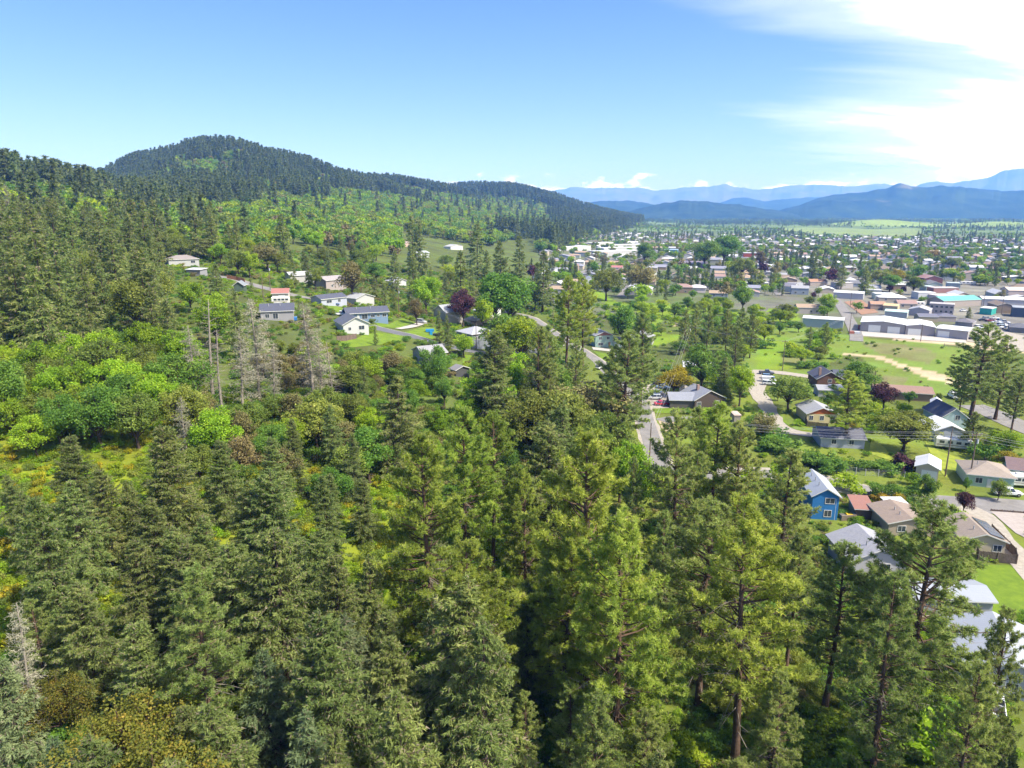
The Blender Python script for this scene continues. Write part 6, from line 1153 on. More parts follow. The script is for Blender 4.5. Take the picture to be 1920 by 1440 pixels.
for key, tx, ty, d, de, wd in (
    ('leaf_olive0', 1485, 699, 208, 'round olive oak beside the gravel drive', 1.35), ('leaf_wild1', 1318, 640, 232, 'big roadside oak with dense dark crown', 1.0), ('leaf_wild2', 1703, 765, 172, 'spreading olive oak behind the cream garage', 1.5), ('leaf_green0', 1615, 678, 225, 'bright green round tree in the rough field', 1.3), ('leaf_purple0', 1662, 716, 210, 'round purple plum tree by the weathered fence', 1.2), ('leaf_purple0', 1813, 918, 133, 'small purple plum by the white pickup', 0.9), ('leaf_purple0', 867, 540, 300, 'wine-red tree behind the steep-roofed white house', 1.0), ('leaf_lime0', 410, 454, 370, 'bright lime tree beside the hillside hip-roofed house', 1.0), ('leaf_lime1', 454, 500, 350, 'small bright lime tree by the cedar fence', 1.2), ('leaf_tan0', 497, 450, 370, 'tan budding tree behind the upper lane', 1.2), ('leaf_tan1', 655, 490, 310, 'large tan and olive tree by the patio house', 1.0), ('leaf_olive1', 590, 500, 330, 'olive tree between the hillside houses', 1.0), ('leaf_lime0', 798, 514, 310, 'bright lime tree behind the dark cedar', 1.0),
    ('leaf_green0', 930, 512, 310, 'left broad street tree with dark trunk', 1.0), ('leaf_green1', 955, 510, 315, 'right broad street tree with dark trunk', 1.1), ('leaf_lime1', 905, 556, 300, 'yellow-green tree beside the white street garage', 0.9), ('leaf_yellow0', 1266, 682, 225, 'golden yellow maple beside the pale house', 1.05), ('leaf_lime0', 1392, 682, 215, 'lime green tree by the gravel drive', 0.8), ('leaf_tan0', 1435, 770, 180, 'reddish rounded shrub-tree by the drive', 1.2), ('leaf_lime1', 870, 622, 235, 'lime tree beside the slate grey house', 1.2), ('leaf_lime0', 960, 655, 190, 'bright lime tree behind the brownish fir', 0.9), ('leaf_green1', 1170, 570, 310, 'bright green tree behind the sage house', 1.0), ('leaf_lime0', 975, 590, 240, 'lime tree on the road-bend lawn', 1.2), ('leaf_green0', 940, 590, 250, 'green tree behind the slate grey house', 1.0),
    ('leaf_olive0', 1138, 498, 480, 'olive tree beside the turning circle', 1.2), ('leaf_tan0', 1205, 490, 500, 'tall brown-green tree right of the turning circle', 1.3), ('leaf_green0', 1212, 455, 800, 'tall green tree in front of the school', 1.2), ('leaf_green1', 1325, 450, 760, 'left of the big green street trees in town', 1.4), ('leaf_green0', 1360, 440, 800, 'right of the big green street trees in town', 1.4), ('leaf_green1', 1395, 535, 430, 'bright green tree at the field edge', 1.2), ('leaf_lime0', 1555, 548, 420, 'lime tree beside the tan-roofed house', 1.0), ('leaf_green0', 1672, 515, 540, 'bright green round tree by the red dirt lot', 1.5), ('leaf_olive0', 1655, 503, 570, 'olive tree behind the red dirt lot', 1.5), ('leaf_olive1', 1718, 516, 520, 'grey-green tree beside the dark red hall', 1.2), ('leaf_yellow0', 1684, 502, 600, 'yellow tree by the dark red hall', 1.0), ('leaf_yellow0', 1722, 508, 640, 'second yellow tree by the dark red hall', 0.9), ('leaf_yellow0', 1752, 466, 900, 'yellow tree in the far right of town', 1.3), ('leaf_olive0', 1788, 480, 740, 'tall yellow-green tree right of town', 1.4), ('leaf_green0', 1810, 495, 700, 'green tree below the tall yellow-green one', 1.3), ('leaf_olive1', 1880, 498, 700, 'round olive tree at the right of town', 1.2), ('leaf_tan1', 1428, 470, 760, 'brown-tinged tree by the red-walled building', 1.0), ('leaf_olive0', 1395, 480, 640, 'yellow-green tree by the red-walled building', 1.2),
    ('leaf_lime0', 1898, 805, 165, 'bright lime tree at the right edge', 1.1), ('leaf_yellow0', 1893, 842, 158, 'olive-yellow rounded tree behind the mint house', 1.1), ('leaf_olive0', 1878, 895, 140, 'small sparse tree before the mint house', 0.8), ('leaf_olive1', 1735, 730, 225, 'pale willow before the reddish house', 1.0), ('leaf_olive0', 1762, 735, 222, 'second pale willow before the reddish house', 1.0), ('leaf_green1', 1708, 732, 215, 'small green tree between plum and willow', 0.9), ('leaf_green1', 1745, 888, 138, 'short dark tree before the cream garage', 0.7), ('leaf_wild1', 1815, 892, 145, 'flat-topped dark tree before the street', 0.5)):
    top(key, tx, ty, d, de, 'tree', BG, wd)
for px, py, h, key, de, wd in ((1590, 926, 4.2, 'bush_lime', 'round lime bush behind the bright blue house', 1.4), (1652, 945, 2.6, 'bush_yellow', 'lime-yellow bush beside the black pickup', 1.3), (1685, 950, 2.6, 'bush_yellow', 'yellow flowering bush before the hedge', 1.3), (1712, 955, 3.0, 'bush_green', 'dark shrub before the hedge end', 1.1), (1250, 695, 3.0, 'bush_green', 'dense shrub left of the golden maple', 1.4), (1300, 730, 3.4, 'bush_lime', 'bright shrub behind the dark roadside house', 1.8), (1450, 830, 4.6, 'bush_green', 'ivy-covered mound beside the lawn', 1.8), (1470, 850, 5.0, 'bush_green', 'second ivy-covered mound beside the lawn', 1.7), (1425, 812, 4.5, 'bush_green', 'dark thicket by the gravel drive bend', 1.5), (1535, 875, 5.0, 'bush_green', 'dark thicket under the wires', 1.6), (1560, 885, 4.6, 'bush_green', 'second dark thicket under the wires', 1.6), (1500, 868, 4.5, 'bush_green', 'low round thicket left under the wires', 1.4), (1610, 880, 3.5, 'bush_green', 'shrub at the foot of the bushy pine', 1.4), (687, 615, 1.8, 'bush_purple', 'red shrub beside the white gabled house', 1.0), (679, 628, 1.4, 'bush_green', 'clipped shrub before the white gabled house', 1.0), (1510, 690, 4.0, 'bush_green', 'shrub under the twin field pines', 1.6), (1540, 692, 4.0, 'bush_green', 'second shrub under the twin field pines', 1.5), (1700, 885, 4.0, 'bush_purple', 'dark thicket beside the cream garage', 1.5), (1665, 885, 3.6, 'bush_green', 'dark laurel under the olive oak', 1.8)):
    sit(key, px, py, h, de, 'shrub', UG, wd)
for key, tx, ty, d, de, wd in (('fir_mid1', 703, 610, 225, 'young fir on the lawn of the white gabled house', 0.9), ('leaf_olive1', 612, 640, 200, 'olive tree below the plank fence', 1.2), ('leaf_wild1', 640, 668, 188, 'dark bushy tree below the lawn', 0.9), ('leaf_tan1', 690, 675, 190, 'tan tree below the lawn', 1.1), ('leaf_olive0', 760, 665, 195, 'olive tree below the side street kerb', 1.1), ('leaf_wild1', 812, 642, 186, 'spreading oak below the cul-de-sac', 0.95), ('leaf_lime1', 915, 690, 165, 'lime tree beside the brownish fir', 1.0), ('fir_mid2', 822, 580, 250, 'dark cypress-like fir beside the steep-roofed white house', 0.9), ('fir_mid0', 838, 590, 245, 'second dark fir beside the steep-roofed white house', 0.9), ('leaf_tan1', 780, 560, 280, 'greyish tan tree beside the dark cedar', 0.9), ('leaf_green0', 595, 600, 240, 'dark green tree before the grey hillside house', 0.9), ('fir_mid3', 560, 560, 265, 'grey-green fir beside the grey hillside house', 1.0), ('leaf_olive1', 540, 520, 300, 'olive tree above the red-roofed garage', 1.1), ('fir_mid1', 470, 520, 290, 'small grey fir before the dark green shed', 0.9), ('leaf_green1', 1040, 668, 190, 'small green tree at the roadside', 0.9), ('leaf_tan0', 1110, 700, 165, 'reddish brown tree left of the road', 1.2), ('leaf_wild2', 1000, 720, 150, 'dull green tree under the twin pines', 1.0), ('leaf_olive1', 1060, 725, 150, 'olive tree under the tall grey pine', 1.1), ('leaf_wild2', 1130, 760, 138, 'olive thicket tree beside the road', 0.8), ('leaf_wild0', 1190, 820, 128, 'lime thicket tree beside the road', 0.7)):
    top(key, tx, ty, d, de, 'fir' if key.startswith('fir') else 'tree', FG if key.startswith('fir') else BG, wd)
for px, py, h, key, de, wd in ((1262, 1400, 2.4, 'bush_lime', 'bright leafy bush left of the bare-trunked pine', 1.3), (1310, 1420, 2.2, 'bush_lime', 'bright leafy bush at the foot of the bare-trunked pine', 1.4), (1345, 1395, 2.6, 'bush_green', 'dark bush behind the bare-trunked pine foot', 1.3), (1235, 1300, 3.2, 'bush_lime', 'tall bright bush in the green gap', 1.0), (1500, 1415, 2.4, 'bush_lime', 'yellow-green brush right of the bare-trunked pine', 1.6), (1560, 1395, 2.6, 'bush_lime', 'yellow-green brush below the forked pine', 1.6), (1610, 1430, 2.4, 'bush_lime', 'yellow-green brush at the bottom edge', 1.6), (985, 1180, 4.5, 'bush_lime', 'glowing lime bush in the gap between bright pines', 1.2), (1005, 1250, 3.5, 'bush_lime', 'lower lime bush in the gap between bright pines', 1.2), (965, 1400, 3.0, 'bush_green', 'dark green bush at the bottom between pines', 1.3)):
    sit(key, px, py, h, de, 'shrub', UG, wd)
pq = at(1765, 945, 68); plant('bush_green', pq[0], pq[1], 13, 'dark ivy climbing the trunk of the large right pine', 'ivy', UG, 0.17, name='climbing_ivy')
# clipped hedge
def hedge():
    a, b = G(1632, 938), G(1741, 948); d = (b - a)[:2]; L_ = np.hypot(*d); root = empty('hedge', (a[0], a[1], a[2]), math.atan2(d[1], d[0])); g = np.random.default_rng(9); n = 9000
    u = g.uniform(0, 1, (n, 3)); f = g.integers(0, 4, n); P = u * np.array([L_, 2.6, 2.7]); P[f == 0, 1] = 0; P[f == 1, 2] = 2.7; P[f == 2, 2] = 2.7; P[f == 3, 1] *= 0.1
    P += g.normal(0, 0.16, P.shape); P[:, 2] += 0.25 * np.sin(P[:, 0] * 1.7) ; P[:, 2] = np.clip(P[:, 2], 0.05, 3.2); mb = MB(); mb.quads(leaf_quads(P, rdir(n, g), 0.32, 0.22, g)); mb.build('foliage', M_GREEN, root)
    s = MB()
    for k in range(10): s.tube([(L_ * (k + .5) / 10, 1.2, -.2), (L_ * (k + .5) / 10, 1.3, 2.0)], 0.06, 5)
    s.build('stems', M_BARK, root)
    thing(root, 'long clipped green hedge beside the black pickup', 'hedge', 'hedges', 0.5 * (a + b), 'the clipped hedge'); CLEAR.append(np.array([a[:2], b[:2], b[:2] + (0, 4), a[:2] + (0, 4)])); PROTECT.append((1632, 905, 1742, 950, 130))
hedge()
PROTECT += [(0, 805, 250, 875, 112), (645, 905, 705, 985, 100), (1203, 745, 1245, 855, 140), (640, 590, 760, 635, 200), (1015, 595, 1040, 640, 260), (1640, 650, 1800, 720, 260), (1080, 575, 1290, 640, 280), (1440, 620, 1640, 690, 270), (1800, 1070, 1920, 1150, 90), (1830, 940, 1925, 1060, 110), (1780, 930, 1925, 960, 130), (1000, 600, 1040, 640, 200), (880, 660, 960, 670, 200), (1415, 700, 1460, 800, 180), (820, 600, 850, 640, 200), (700, 612, 835, 645, 190)]
PROT = np.array(PROTECT)
def allowed(x, y, h, w, gap=0.0, hide=True):
    """free of roads, buildings and other trees, and not in front of what the photograph shows"""
    for C, wd in ROADS:
        if np.min(np.hypot(C[:, 0] - x, C[:, 1] - y)) < wd / 2 + 1.2: return False
    for P in CLEAR:
        if inpoly(np.array([x]), np.array([y]), P)[0]: return False
    T = np.array(TAKEN)
    if np.any(np.hypot(T[:, 0] - x, T[:, 1] - y) < T[:, 2] + gap): return False
    if hide:
        z = float(H(x, y)); px, py, zc = proj(np.array([[x, y, z], [x, y, z + h]])); hw = FPX * w / 2 / zc[0]
        x0, x1, y0, y1 = px.min() - hw, px.max() + hw, py[1], py[0]
        if np.any((x0 < PROT[:, 2]) & (x1 > PROT[:, 0]) & (y0 < PROT[:, 3] - 1) & (y1 > PROT[:, 1] + 1) & (y < PROT[:, 4] - 2)): return False
    return True
def fill(n, pxr, rr, kinds, hr, gap, descr, cat, group, wfac, limit=None, wid=(0.9, 1.2), poly=None, hide=True, tries=12, name=None):
    """scatter single plants of some kinds over a sector of ground"""
    cnt = 0
    for _ in range(n * tries):
        if cnt >= n: break
        r = math.sqrt(rng.uniform(rr[0] ** 2, rr[1] ** 2)); a = rng.uniform(math.atan((pxr[0] - 960) / FPX), math.atan((pxr[1] - 960) / FPX)); x, y = r * math.sin(a), r * math.cos(a)
        h = rng.uniform(*hr); k = kinds[rng.integers(len(kinds))]
        if limit is not None:
            px, py, zc = proj((x, y, float(H(x, y)) + h)); lim = np.interp(px, limit[0], limit[1])
            if py < lim: h -= (lim - py) * zc / FPX
            if h < hr[0] * 0.5: continue
        if poly is not None:
            px, py, zc = proj((x, y, float(H(x, y))))
            if not inpoly(np.array([px]), np.array([py]), poly)[0]: continue
        if not allowed(x, y, h, h * wfac, gap, hide): continue
        plant(k, x, y, h, descr if isinstance(descr, str) else descr[k], cat, group, rng.uniform(*wid), name=name); cnt += 1
    return cnt
# the wood around the foreground trees: younger firs that fill it without rising above it
print('fill', fill(42, (-60, 1000), (44, 118), ['fir_near0', 'fir_near1', 'fir_near3', 'fir_near4', 'fir_young1', 'pine_dark1'], (11, 22), 2.6, 'mid-height foreground fir', 'fir', FG, 0.26, ([0, 130, 300, 420, 560, 650, 745, 800, 900, 1000], [930, 900, 910, 900, 880, 900, 900, 960, 930, 950])),
 fill(12, (1000, 1560), (52, 120), ['pine_dark0', 'pine_dark1', 'fir_near1'], (10, 20), 3.5, 'low foreground conifer', 'conifer', PG, 0.24, ([1000, 1100, 1250, 1400, 1560], [960, 1000, 1010, 1040, 1120])),
 fill(112, (-60, 470), (185, 430), ['fir_mid0', 'fir_mid1', 'fir_mid2', 'fir_mid3'], (17, 30), 2.4, 'dark hillside fir', 'fir', FG, 0.24, wid=(0.9, 1.35)),
 fill(34, (-60, 350), (138, 192), ['leaf_wild0', 'leaf_wild0', 'leaf_wild0', 'leaf_wild1', 'leaf_wild2'], (8, 14), 3.2, {'leaf_wild0': 'bright lime tree above the meadow', 'leaf_wild1': 'green tree above the meadow', 'leaf_wild2': 'olive tree above the meadow'}, 'tree', BG, 0.7),
 fill(40, (-60, 480), (200, 460), ['leaf_olive0', 'leaf_tan0', 'leaf_lime1', 'leaf_olive1', 'leaf_lime0'], (10, 18), 2.6, {'leaf_olive0': 'olive hillside tree', 'leaf_olive1': 'olive hillside tree', 'leaf_tan0': 'tan hillside tree', 'leaf_lime1': 'lime hillside tree', 'leaf_lime0': 'lime hillside tree'}, 'tree', BG, 0.7),
 fill(30, (330, 680), (112, 225), ['leaf_wild2', 'leaf_wild1', 'leaf_tan1', 'leaf_olive0', 'leaf_wild0'], (6, 12), 2.8, {'leaf_wild2': 'olive snag-side tree', 'leaf_wild1': 'green snag-side tree', 'leaf_tan1': 'tan tree near snags', 'leaf_olive0': 'small olive snag-side tree', 'leaf_wild0': 'lime snag-side tree'}, 'tree', BG, 0.75, ([330, 560, 640, 680], [735, 735, 700, 660])),
 fill(30, (480, 770), (158, 222), ['leaf_wild2', 'leaf_olive0', 'leaf_wild1', 'leaf_lime1', 'leaf_tan1'], (4, 9), 2.2, {'leaf_wild2': 'olive slope tree', 'leaf_olive0': 'small olive slope tree', 'leaf_wild1': 'green slope tree', 'leaf_lime1': 'lime slope tree', 'leaf_tan1': 'tan slope tree'}, 'tree', BG, 0.8, ([480, 620, 770], [628, 650, 664]), wid=(1.0, 1.4)),
 fill(36, (660, 1130), (118, 225), ['leaf_wild1', 'leaf_wild2', 'leaf_wild0', 'leaf_wild1', 'leaf_green0', 'fir_mid1'], (5, 11), 2.8, {'leaf_wild1': 'green tree in the thicket', 'leaf_wild2': 'olive tree in the thicket', 'leaf_wild0': 'lime tree in the thicket', 'leaf_tan0': 'brownish tree in the thicket', 'leaf_green0': 'small green tree in the thicket', 'fir_mid1': 'young fir in the thicket'}, 'tree', BG, 0.75, ([660, 1130], [660, 690])),
 fill(60, (520, 1010), (225, 560), ['leaf_olive0', 'leaf_green0', 'leaf_lime1', 'leaf_tan1', 'fir_mid0', 'fir_mid2', 'fir_mid1', 'fir_mid0'], (8, 18), 3.0, {'leaf_olive0': 'olive garden tree', 'leaf_green0': 'green garden tree', 'leaf_lime1': 'lime garden tree', 'leaf_tan1': 'tan garden tree', 'fir_mid0': 'dark garden fir', 'fir_mid2': 'slim garden fir', 'fir_mid1': 'light green garden tree'}, 'tree', BG, 0.6),
 fill(26, (1030, 1640), (275, 440), ['leaf_green0', 'leaf_lime0', 'leaf_olive0', 'leaf_green1'], (3.5, 9), 3.0, {'leaf_green0': 'green field tree', 'leaf_lime0': 'lime field tree', 'leaf_olive0': 'olive field tree', 'leaf_green1': 'pale green field tree'}, 'tree', BG, 0.8, wid=(1.0, 1.4)),
 fill(60, (1040, 1600), (285, 460), ['bush_lime', 'bush_green', 'bush_lime'], (2.5, 6.0), 2.0, {'bush_lime': 'pale willow shrub', 'bush_green': 'green field shrub'}, 'shrub', UG, 1.1, wid=(0.9, 1.5)),
 fill(44, (1180, 1560), (330, 470), ['leaf_lime0', 'leaf_green0', 'leaf_olive0', 'leaf_lime1'], (5, 10), 2.0, 'pale willow at town edge', 'willow', 'willows', 0.8, wid=(1.0, 1.4), name='willow_tree'),
 fill(45, (1240, 1920), (135, 290), ['bush_green', 'bush_lime', 'bush_green', 'bush_yellow'], (1.2, 3.2), 1.0, {'bush_green': 'green garden shrub', 'bush_lime': 'lime garden shrub', 'bush_yellow': 'yellow garden shrub'}, 'shrub', UG, 1.1, wid=(0.9, 1.4)),
 fill(30, (1240, 1920), (140, 270), ['leaf_green0', 'leaf_olive1', 'bush_green', 'bush_lime', 'leaf_lime0'], (2.5, 7), 3.0, {'leaf_green0': 'green yard tree', 'leaf_olive1': 'olive yard tree', 'bush_green': 'green yard shrub', 'bush_lime': 'lime yard shrub', 'leaf_lime0': 'lime yard tree'}, 'tree', BG, 0.8),
 fill(26, (1150, 1920), (50, 130), ['bush_green', 'bush_lime', 'leaf_wild1', 'leaf_wild2'], (2.5, 6.5), 2.0, {'bush_green': 'dark green shrub under pines', 'bush_lime': 'bright shrub under pines', 'leaf_wild1': 'green understorey tree', 'leaf_wild2': 'olive understorey tree'}, 'shrub', UG, 0.9, wid=(1.0, 1.6)))
# ------------------------------------------------------------------ the town: streets, houses and trees
def town():
    ca, sa = math.cos(R(15)), math.sin(R(15))      # streets run 15 degrees right of the view direction
    def wxy(u, v): return u * ca + v * sa, -u * sa + v * ca
    cand = []
    for iu in range(-10, 30):
        for iv in range(22, 140):
            u = iu * 56 + (14 if iv % 2 else -14) + rng.uniform(-2, 2); v = iv * 17.0 + rng.uniform(-3, 3)
            x, y = wxy(u, v); r = math.hypot(x, y); td = math.degrees(math.atan2(x, y))
            if r < 430 or r > 1900 or td < 2.5 or td > 40: continue
            px, py, zc = proj((x, y, 0.0))
            if px > 1960 or float(H(x, y)) > 9: continue
            if py > 560 and px < 1640: continue
            if px > 1480 and 590 < py < 640: continue
            if rng.uniform() < (0.06 if r < 1100 else 0.2): continue
            if any(inpoly(np.array([x]), np.array([y]), np.array(P)[:, :2])[0] for P in FIELD_BRIGHT + ROUGH + FOOT_FIELD): continue
            cand.append((r, x, y, R(-15) + (math.pi / 2 if rng.uniform() < 0.45 else 0) + rng.normal(0, 0.03), px, py))
    cand.sort(); WALL = [((0.62, 0.61, 0.58), 'white'), ((0.45, 0.44, 0.43), 'grey'), ((0.52, 0.45, 0.36), 'cream'), ((0.34, 0.38, 0.44), 'blue-grey'), ((0.36, 0.27, 0.2), 'brown'), ((0.42, 0.47, 0.41), 'pale green')]
    ROOF = [(GREY, 'grey'), ((0.24, 0.24, 0.3), 'mauve'), (LGREY, 'pale grey'), (BROWN, 'brown'), (TANR, 'tan'), ((0.6, 0.6, 0.6), 'white'), ((0.3, 0.2, 0.18), 'reddish'), ((0.45, 0.45, 0.47), 'silver')]
    rest = MB(); n = 0; restn = 0; T = np.array(TAKEN)
    for r, x, y, yw, px, py in cand:
        if np.any(np.hypot(T[:, 0] - x, T[:, 1] - y) < T[:, 2] + (9 if r > 640 or px < 1480 else 5)): continue
        if any(np.min(np.hypot(C[:, 0] - x, C[:, 1] - y)) < w / 2 + 8 for C, w in ROADS): continue
        w = rng.uniform(10, 18); d = rng.uniform(8, 12); wl = WALL[rng.integers(len(WALL))]; rf = ROOF[rng.integers(8)]
        if n < 262:
            z = float(H(x, y)); c, s = math.cos(yw), math.sin(yw)
            house('house', None, None, d, 2.8 if rng.uniform() < 0.75 else 4.6, ('side', 'hip', 'front', 'side')[rng.integers(4)], rng.uniform(1.2, 2.2), wl[0], rf[0], world=((x - c * w / 2, y - s * w / 2, z), (x + c * w / 2, y + s * w / 2, z)), descr='%s-roofed %s town house' % (rf[1], wl[1]), group='town houses', protect=False, over=0.3, front=[(u, 0.9, 1.3, 1.2) for u in (0.25, 0.7)] if r < 640 else ())
            n += 1
        elif r < 2300:
            M = Matrix.Translation((x, y, float(H(x, y)))) @ Matrix.Rotation(yw, 4, 'Z'); mi = rng.integers(3); rest.box((-w/2, 0, -.5), (w/2, d, 3), mi, M)
            rs = rng.uniform(1.2, 2); v = np.array([(-w/2 - .3, -.4, 3.02), (w/2 + .3, -.4, 3.02), (w/2 + .3, d/2, 3 + rs), (-w/2 - .3, d/2, 3 + rs), (-w/2 - .3, d + .4, 3.02), (w/2 + .3, d + .4, 3.02)]); v = v @ np.array(M.to_3x3()).T + np.array(M.translation)
            rest.add(v, [(0, 1, 2, 3), (5, 4, 3, 2)], 3 + rng.integers(4)); restn += 1
    if rest.n: tag(rest.build('distant_rooftops', [wallm(WALL[0][0]), wallm(WALL[1][0]), wallm(WALL[2][0]), roofm(GREY), roofm(LGREY), roofm(BROWN), roofm((0.62, 0.62, 0.62))]), 'mass of small far houses at the far side of town', kind='stuff')
    # streets between the rows
    for iu in range(-5, 27):
        P = [wxy(iu * 56, v) for v in range(430, 2200, 40)]; P = [p for p in P if proj((p[0], p[1], 0))[1] < 558 and 960 < proj((p[0], p[1], 0))[0] < 2000 and float(H(*p)) < 6 and not (proj((p[0], p[1], 0))[0] > 1480 and proj((p[0], p[1], 0))[1] > 512)]
        if len(P) > 4: ribbon('town_street', P, 6.0, M_ASPH, 0.25, step=20, keep=False)
    for iv in range(3, 12):
        P = [wxy(u, iv * 180) for u in range(-500, 1600, 40)]; P = [p for p in P if p[1] > 0 and proj((p[0], p[1], 0))[1] < 556 and 1000 < proj((p[0], p[1], 0))[0] < 2000 and float(H(*p)) < 6]
        if len(P) > 4: ribbon('town_street', P, 6.0, M_ASPH, 0.32, step=20, keep=False)
    print('town', n, restn)
town()
FARK = {'leaf_green_far': 'green', 'leaf_olive_far': 'olive', 'leaf_lime_far': 'light green', 'leaf_tan_far': 'tan', 'fir_far0': 'dark conical', 'fir_far1': 'dark slim', 'fir_far2': 'dark narrow', 'leaf_yellow_far': 'yellow', 'leaf_purple_far': 'purple'}
TD = {k: v + ' town tree' for k, v in FARK.items()}
print('towntrees', fill(62, (960, 1960), (430, 760), ['leaf_green_far', 'leaf_olive_far', 'leaf_lime_far', 'leaf_green_far', 'leaf_tan_far', 'fir_far0', 'fir_far1', 'fir_far2', 'leaf_purple_far', 'leaf_olive_far'], (6, 15), 1.0, TD, 'tree', 'town trees', 0.5, poly=[(960, 410), (1960, 410), (1960, 535), (1500, 545), (1300, 575), (1000, 560)]),
 fill(18, (1480, 1940), (380, 640), ['leaf_green_far', 'leaf_olive_far', 'leaf_lime_far', 'leaf_tan_far', 'fir_far0', 'leaf_purple_far'], (4, 9), 1.5, {k: v + ' strip-side tree' for k, v in FARK.items()}, 'tree', 'town trees', 0.5))
valley_trees()
# ------------------------------------------------------------------ undergrowth
def undergrowth():
    P, S, K = [], [], []
    n = 34000; a = np.radians(rng.uniform(-42, 40, n)); r = np.where(np.arange(n) < 15000, np.sqrt(rng.uniform(36 ** 2, 170 ** 2, n)), np.sqrt(rng.uniform(150 ** 2, 520 ** 2, n))); x, y = r * np.sin(a), r * np.cos(a); td = np.degrees(a)
    k = rng.uniform(size=n) < np.where(td < 4, 0.75, np.where(r < 135, 0.85, 0.27))
    mead = np.zeros(n, bool)
    for Q in MEADOW: mead |= inpoly(x, y, Q)
    br = np.zeros(n, bool)
    for Q in FIELD_BRIGHT + DIRTP + ROUGH: br |= inpoly(x, y, np.array(Q)[:, :2])
    k &= ~(mead & (rng.uniform(size=n) > 0.8)) & ~(br & (rng.uniform(size=n) > 0.22)) & ~((td > 3) & (r > 430))
    for C, w in ROADS: k &= np.min(np.hypot(C[None, :, 0] - x[:, None], C[None, :, 1] - y[:, None]), 1) > w / 2 + 2.0
    for Q in CLEAR: k &= ~inpoly(x, y, Q)
    x, y, r, td, mead = x[k], y[k], r[k], td[k], mead[k]; n = len(x); nz = vnoise(x, y, 22, 41) + rng.normal(0, 0.18, n)
    idx = np.where(nz > 0.62, 0, np.where(nz > 0.3, 1, 2)); idx = np.where((rng.uniform(size=n) < 0.12), 3, idx); idx = np.where(mead, np.where(rng.uniform(size=n) < 0.16, 4, np.where(rng.uniform(size=n) < .7, 0, 2)), idx)
    scl = rng.uniform(0.3, 0.85, n) * np.where(mead, 0.8, 1) * np.where((td > 6), 0.7, 1.0)
    scatter('undergrowth', np.stack([x, y, H(x, y) - 0.1], 1), rng.uniform(0, 6.28, n), scl, idx, ['low_lime', 'low_green', 'low_olive', 'low_tan', 'low_broom'], 'low brush, ferns and yellow broom under the trees')
    print('under', n)
for nm, mm in (('lime', M_LIME), ('green', M_GREEN), ('olive', M_OLIVE), ('tan', M_TAN), ('broom', M_BROOM)):
    proto('low_' + nm, broadleaf, M_BARK, mm, 600 + len(nm), h=2.6, w=4.2, base=0.0, lobes=13, leaves=620, size=0.36, wood=False, open_=0.25)
undergrowth()

# ------------------------------------------------------------------ labels that single each thing out
ORD = ['zeroth', 'first', 'second', 'third', 'fourth', 'fifth', 'sixth', 'seventh', 'eighth', 'ninth', 'tenth', 'eleventh', 'twelfth', 'thirteenth', 'fourteenth', 'fifteenth', 'sixteenth', 'seventeenth', 'eighteenth', 'nineteenth', 'twentieth']
def ordn(k): return ORD[k] if k <= 20 else '%d%s' % (k, {1: 'st', 2: 'nd', 3: 'rd'}.get(k % 10, 'th') if k % 100 not in (11, 12, 13) else 'th')
LANDMARKS += [['the yellow meadow', 130, 850, 125], ['the pale snags', 480, 640, 150], ['the dark slope snags', 320, 395, 640], ['the upper left snags', 45, 380, 460], ['the rough field', 1680, 660, 300], ['the green field', 1220, 590, 400], ['the road bend', 1015, 605, 340], ['the madrones', 200, 1300, 54], ['the tallest bright pine', 800, 1000, 80], ['the massive fir', 510, 1000, 82], ['the bare-trunked pine', 1400, 1150, 66], ['the far town', 1500, 460, 1300], ['the far right town', 1800, 455, 1300], ['the valley mouth', 1230, 430, 1600], ['the lone branched snag', 140, 600, 236], ['the round olive oak', 1485, 745, 208], ['the street trees', 945, 545, 312], ['the field pines', 1345, 610, 300]]
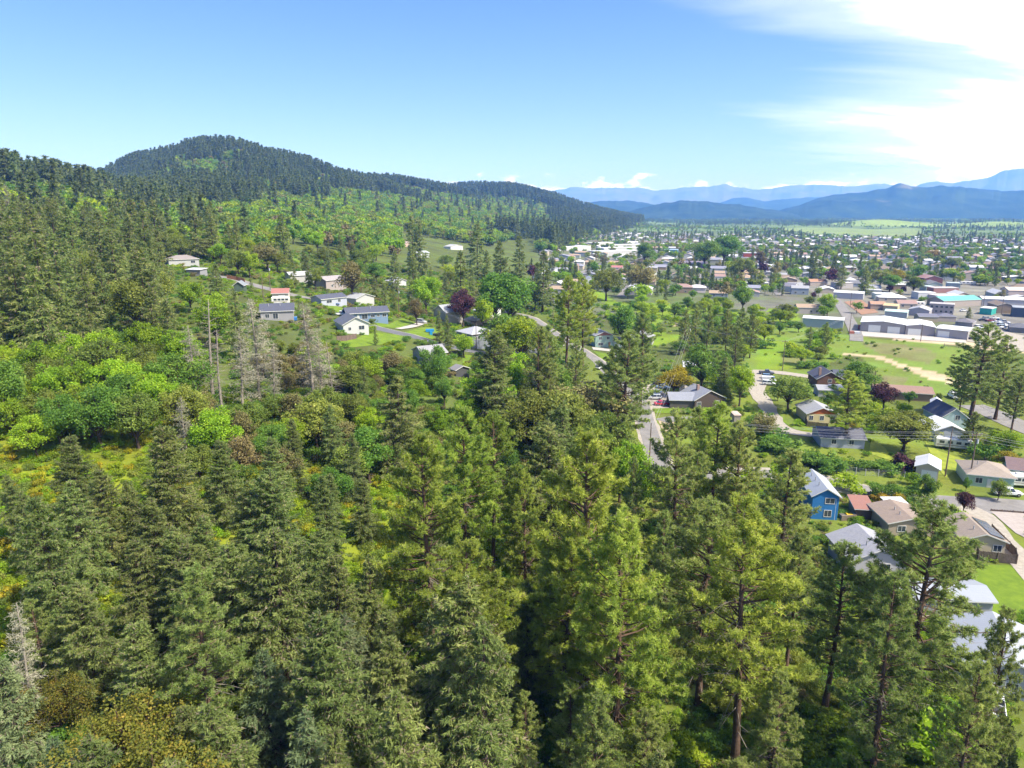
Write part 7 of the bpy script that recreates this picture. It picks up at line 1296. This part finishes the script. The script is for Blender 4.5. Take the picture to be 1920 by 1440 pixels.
def make_labels():
    by = {}
    for t in THINGS: by.setdefault(t[1], []).append(t)
    used = set()
    for d, L in by.items():
        if len(L) == 1:
            lab = d
            if len(lab.split()) < 4: lab = lab + ' in the view'
            tag(L[0][0], lab, L[0][2], L[0][3]); used.add(lab); continue
        bins = {}
        for t in L:
            best = min(LANDMARKS, key=lambda m: math.hypot(m[1] - t[4], (m[2] - t[5]) * 1.6) + 260 * abs(math.log(m[3] / t[6])) + (1e4 if m[0].split()[-1] in d.split() and m[0] in d else 0))
            rel = 'behind' if t[6] > best[3] * 1.12 else ('before' if t[6] < best[3] * 0.89 else 'beside'); bins.setdefault((rel, best[0]), []).append(t)
        for (rel, lm), B in bins.items():
            B.sort(key=lambda t: t[4]); n = len(B)
            for k, t in enumerate(B):
                if n == 1: lab = '%s, %s %s' % (d, rel, lm)
                elif n == 2: lab = '%s, %s one of two %s %s' % (d, ('left', 'right')[k], rel, lm)
                else: lab = '%s, %s from left of %s %s %s' % (d, ordn(k + 1), ('three', 'four', 'five', 'six', 'seven', 'eight', 'nine', 'ten')[n - 3] if n < 11 else str(n), rel, lm)
                w = lab.split()
                if len(w) > 16: lab = '%s, %s from left %s %s' % (d, ordn(k + 1), rel, lm); w = lab.split()
                if len(w) > 16: print('LONG', len(w), lab)
                tag(t[0], lab, t[2], t[3])
make_labels()

print('TRIS', sum(len(m.loops) - 2 * len(m.polygons) for m in bpy.data.meshes))

# ------------------------------------------------------------------ haze in the air over the valley
def haze():
    mb = MB(); mb.box((-16000, -600, -12), (16000, 20500, 1250)); m = bpy.data.materials.new('haze'); m.use_nodes = True; nt = m.node_tree; nt.nodes.clear()
    out = nt.nodes.new('ShaderNodeOutputMaterial'); pv = nt.nodes.new('ShaderNodeVolumePrincipled'); pv.inputs['Color'].default_value = (0.13, 0.34, 1.0, 1); pv.inputs['Absorption Color'].default_value = (0.7, 0.7, 0.7, 1); pv.inputs['Density'].default_value = 1.05e-4; pv.inputs['Anisotropy'].default_value = 0.0
    nt.links.new(pv.outputs[0], out.inputs['Volume'])
    tag(mb.build('haze', m), 'thin blue haze in the air over the valley', kind='stuff')
haze()
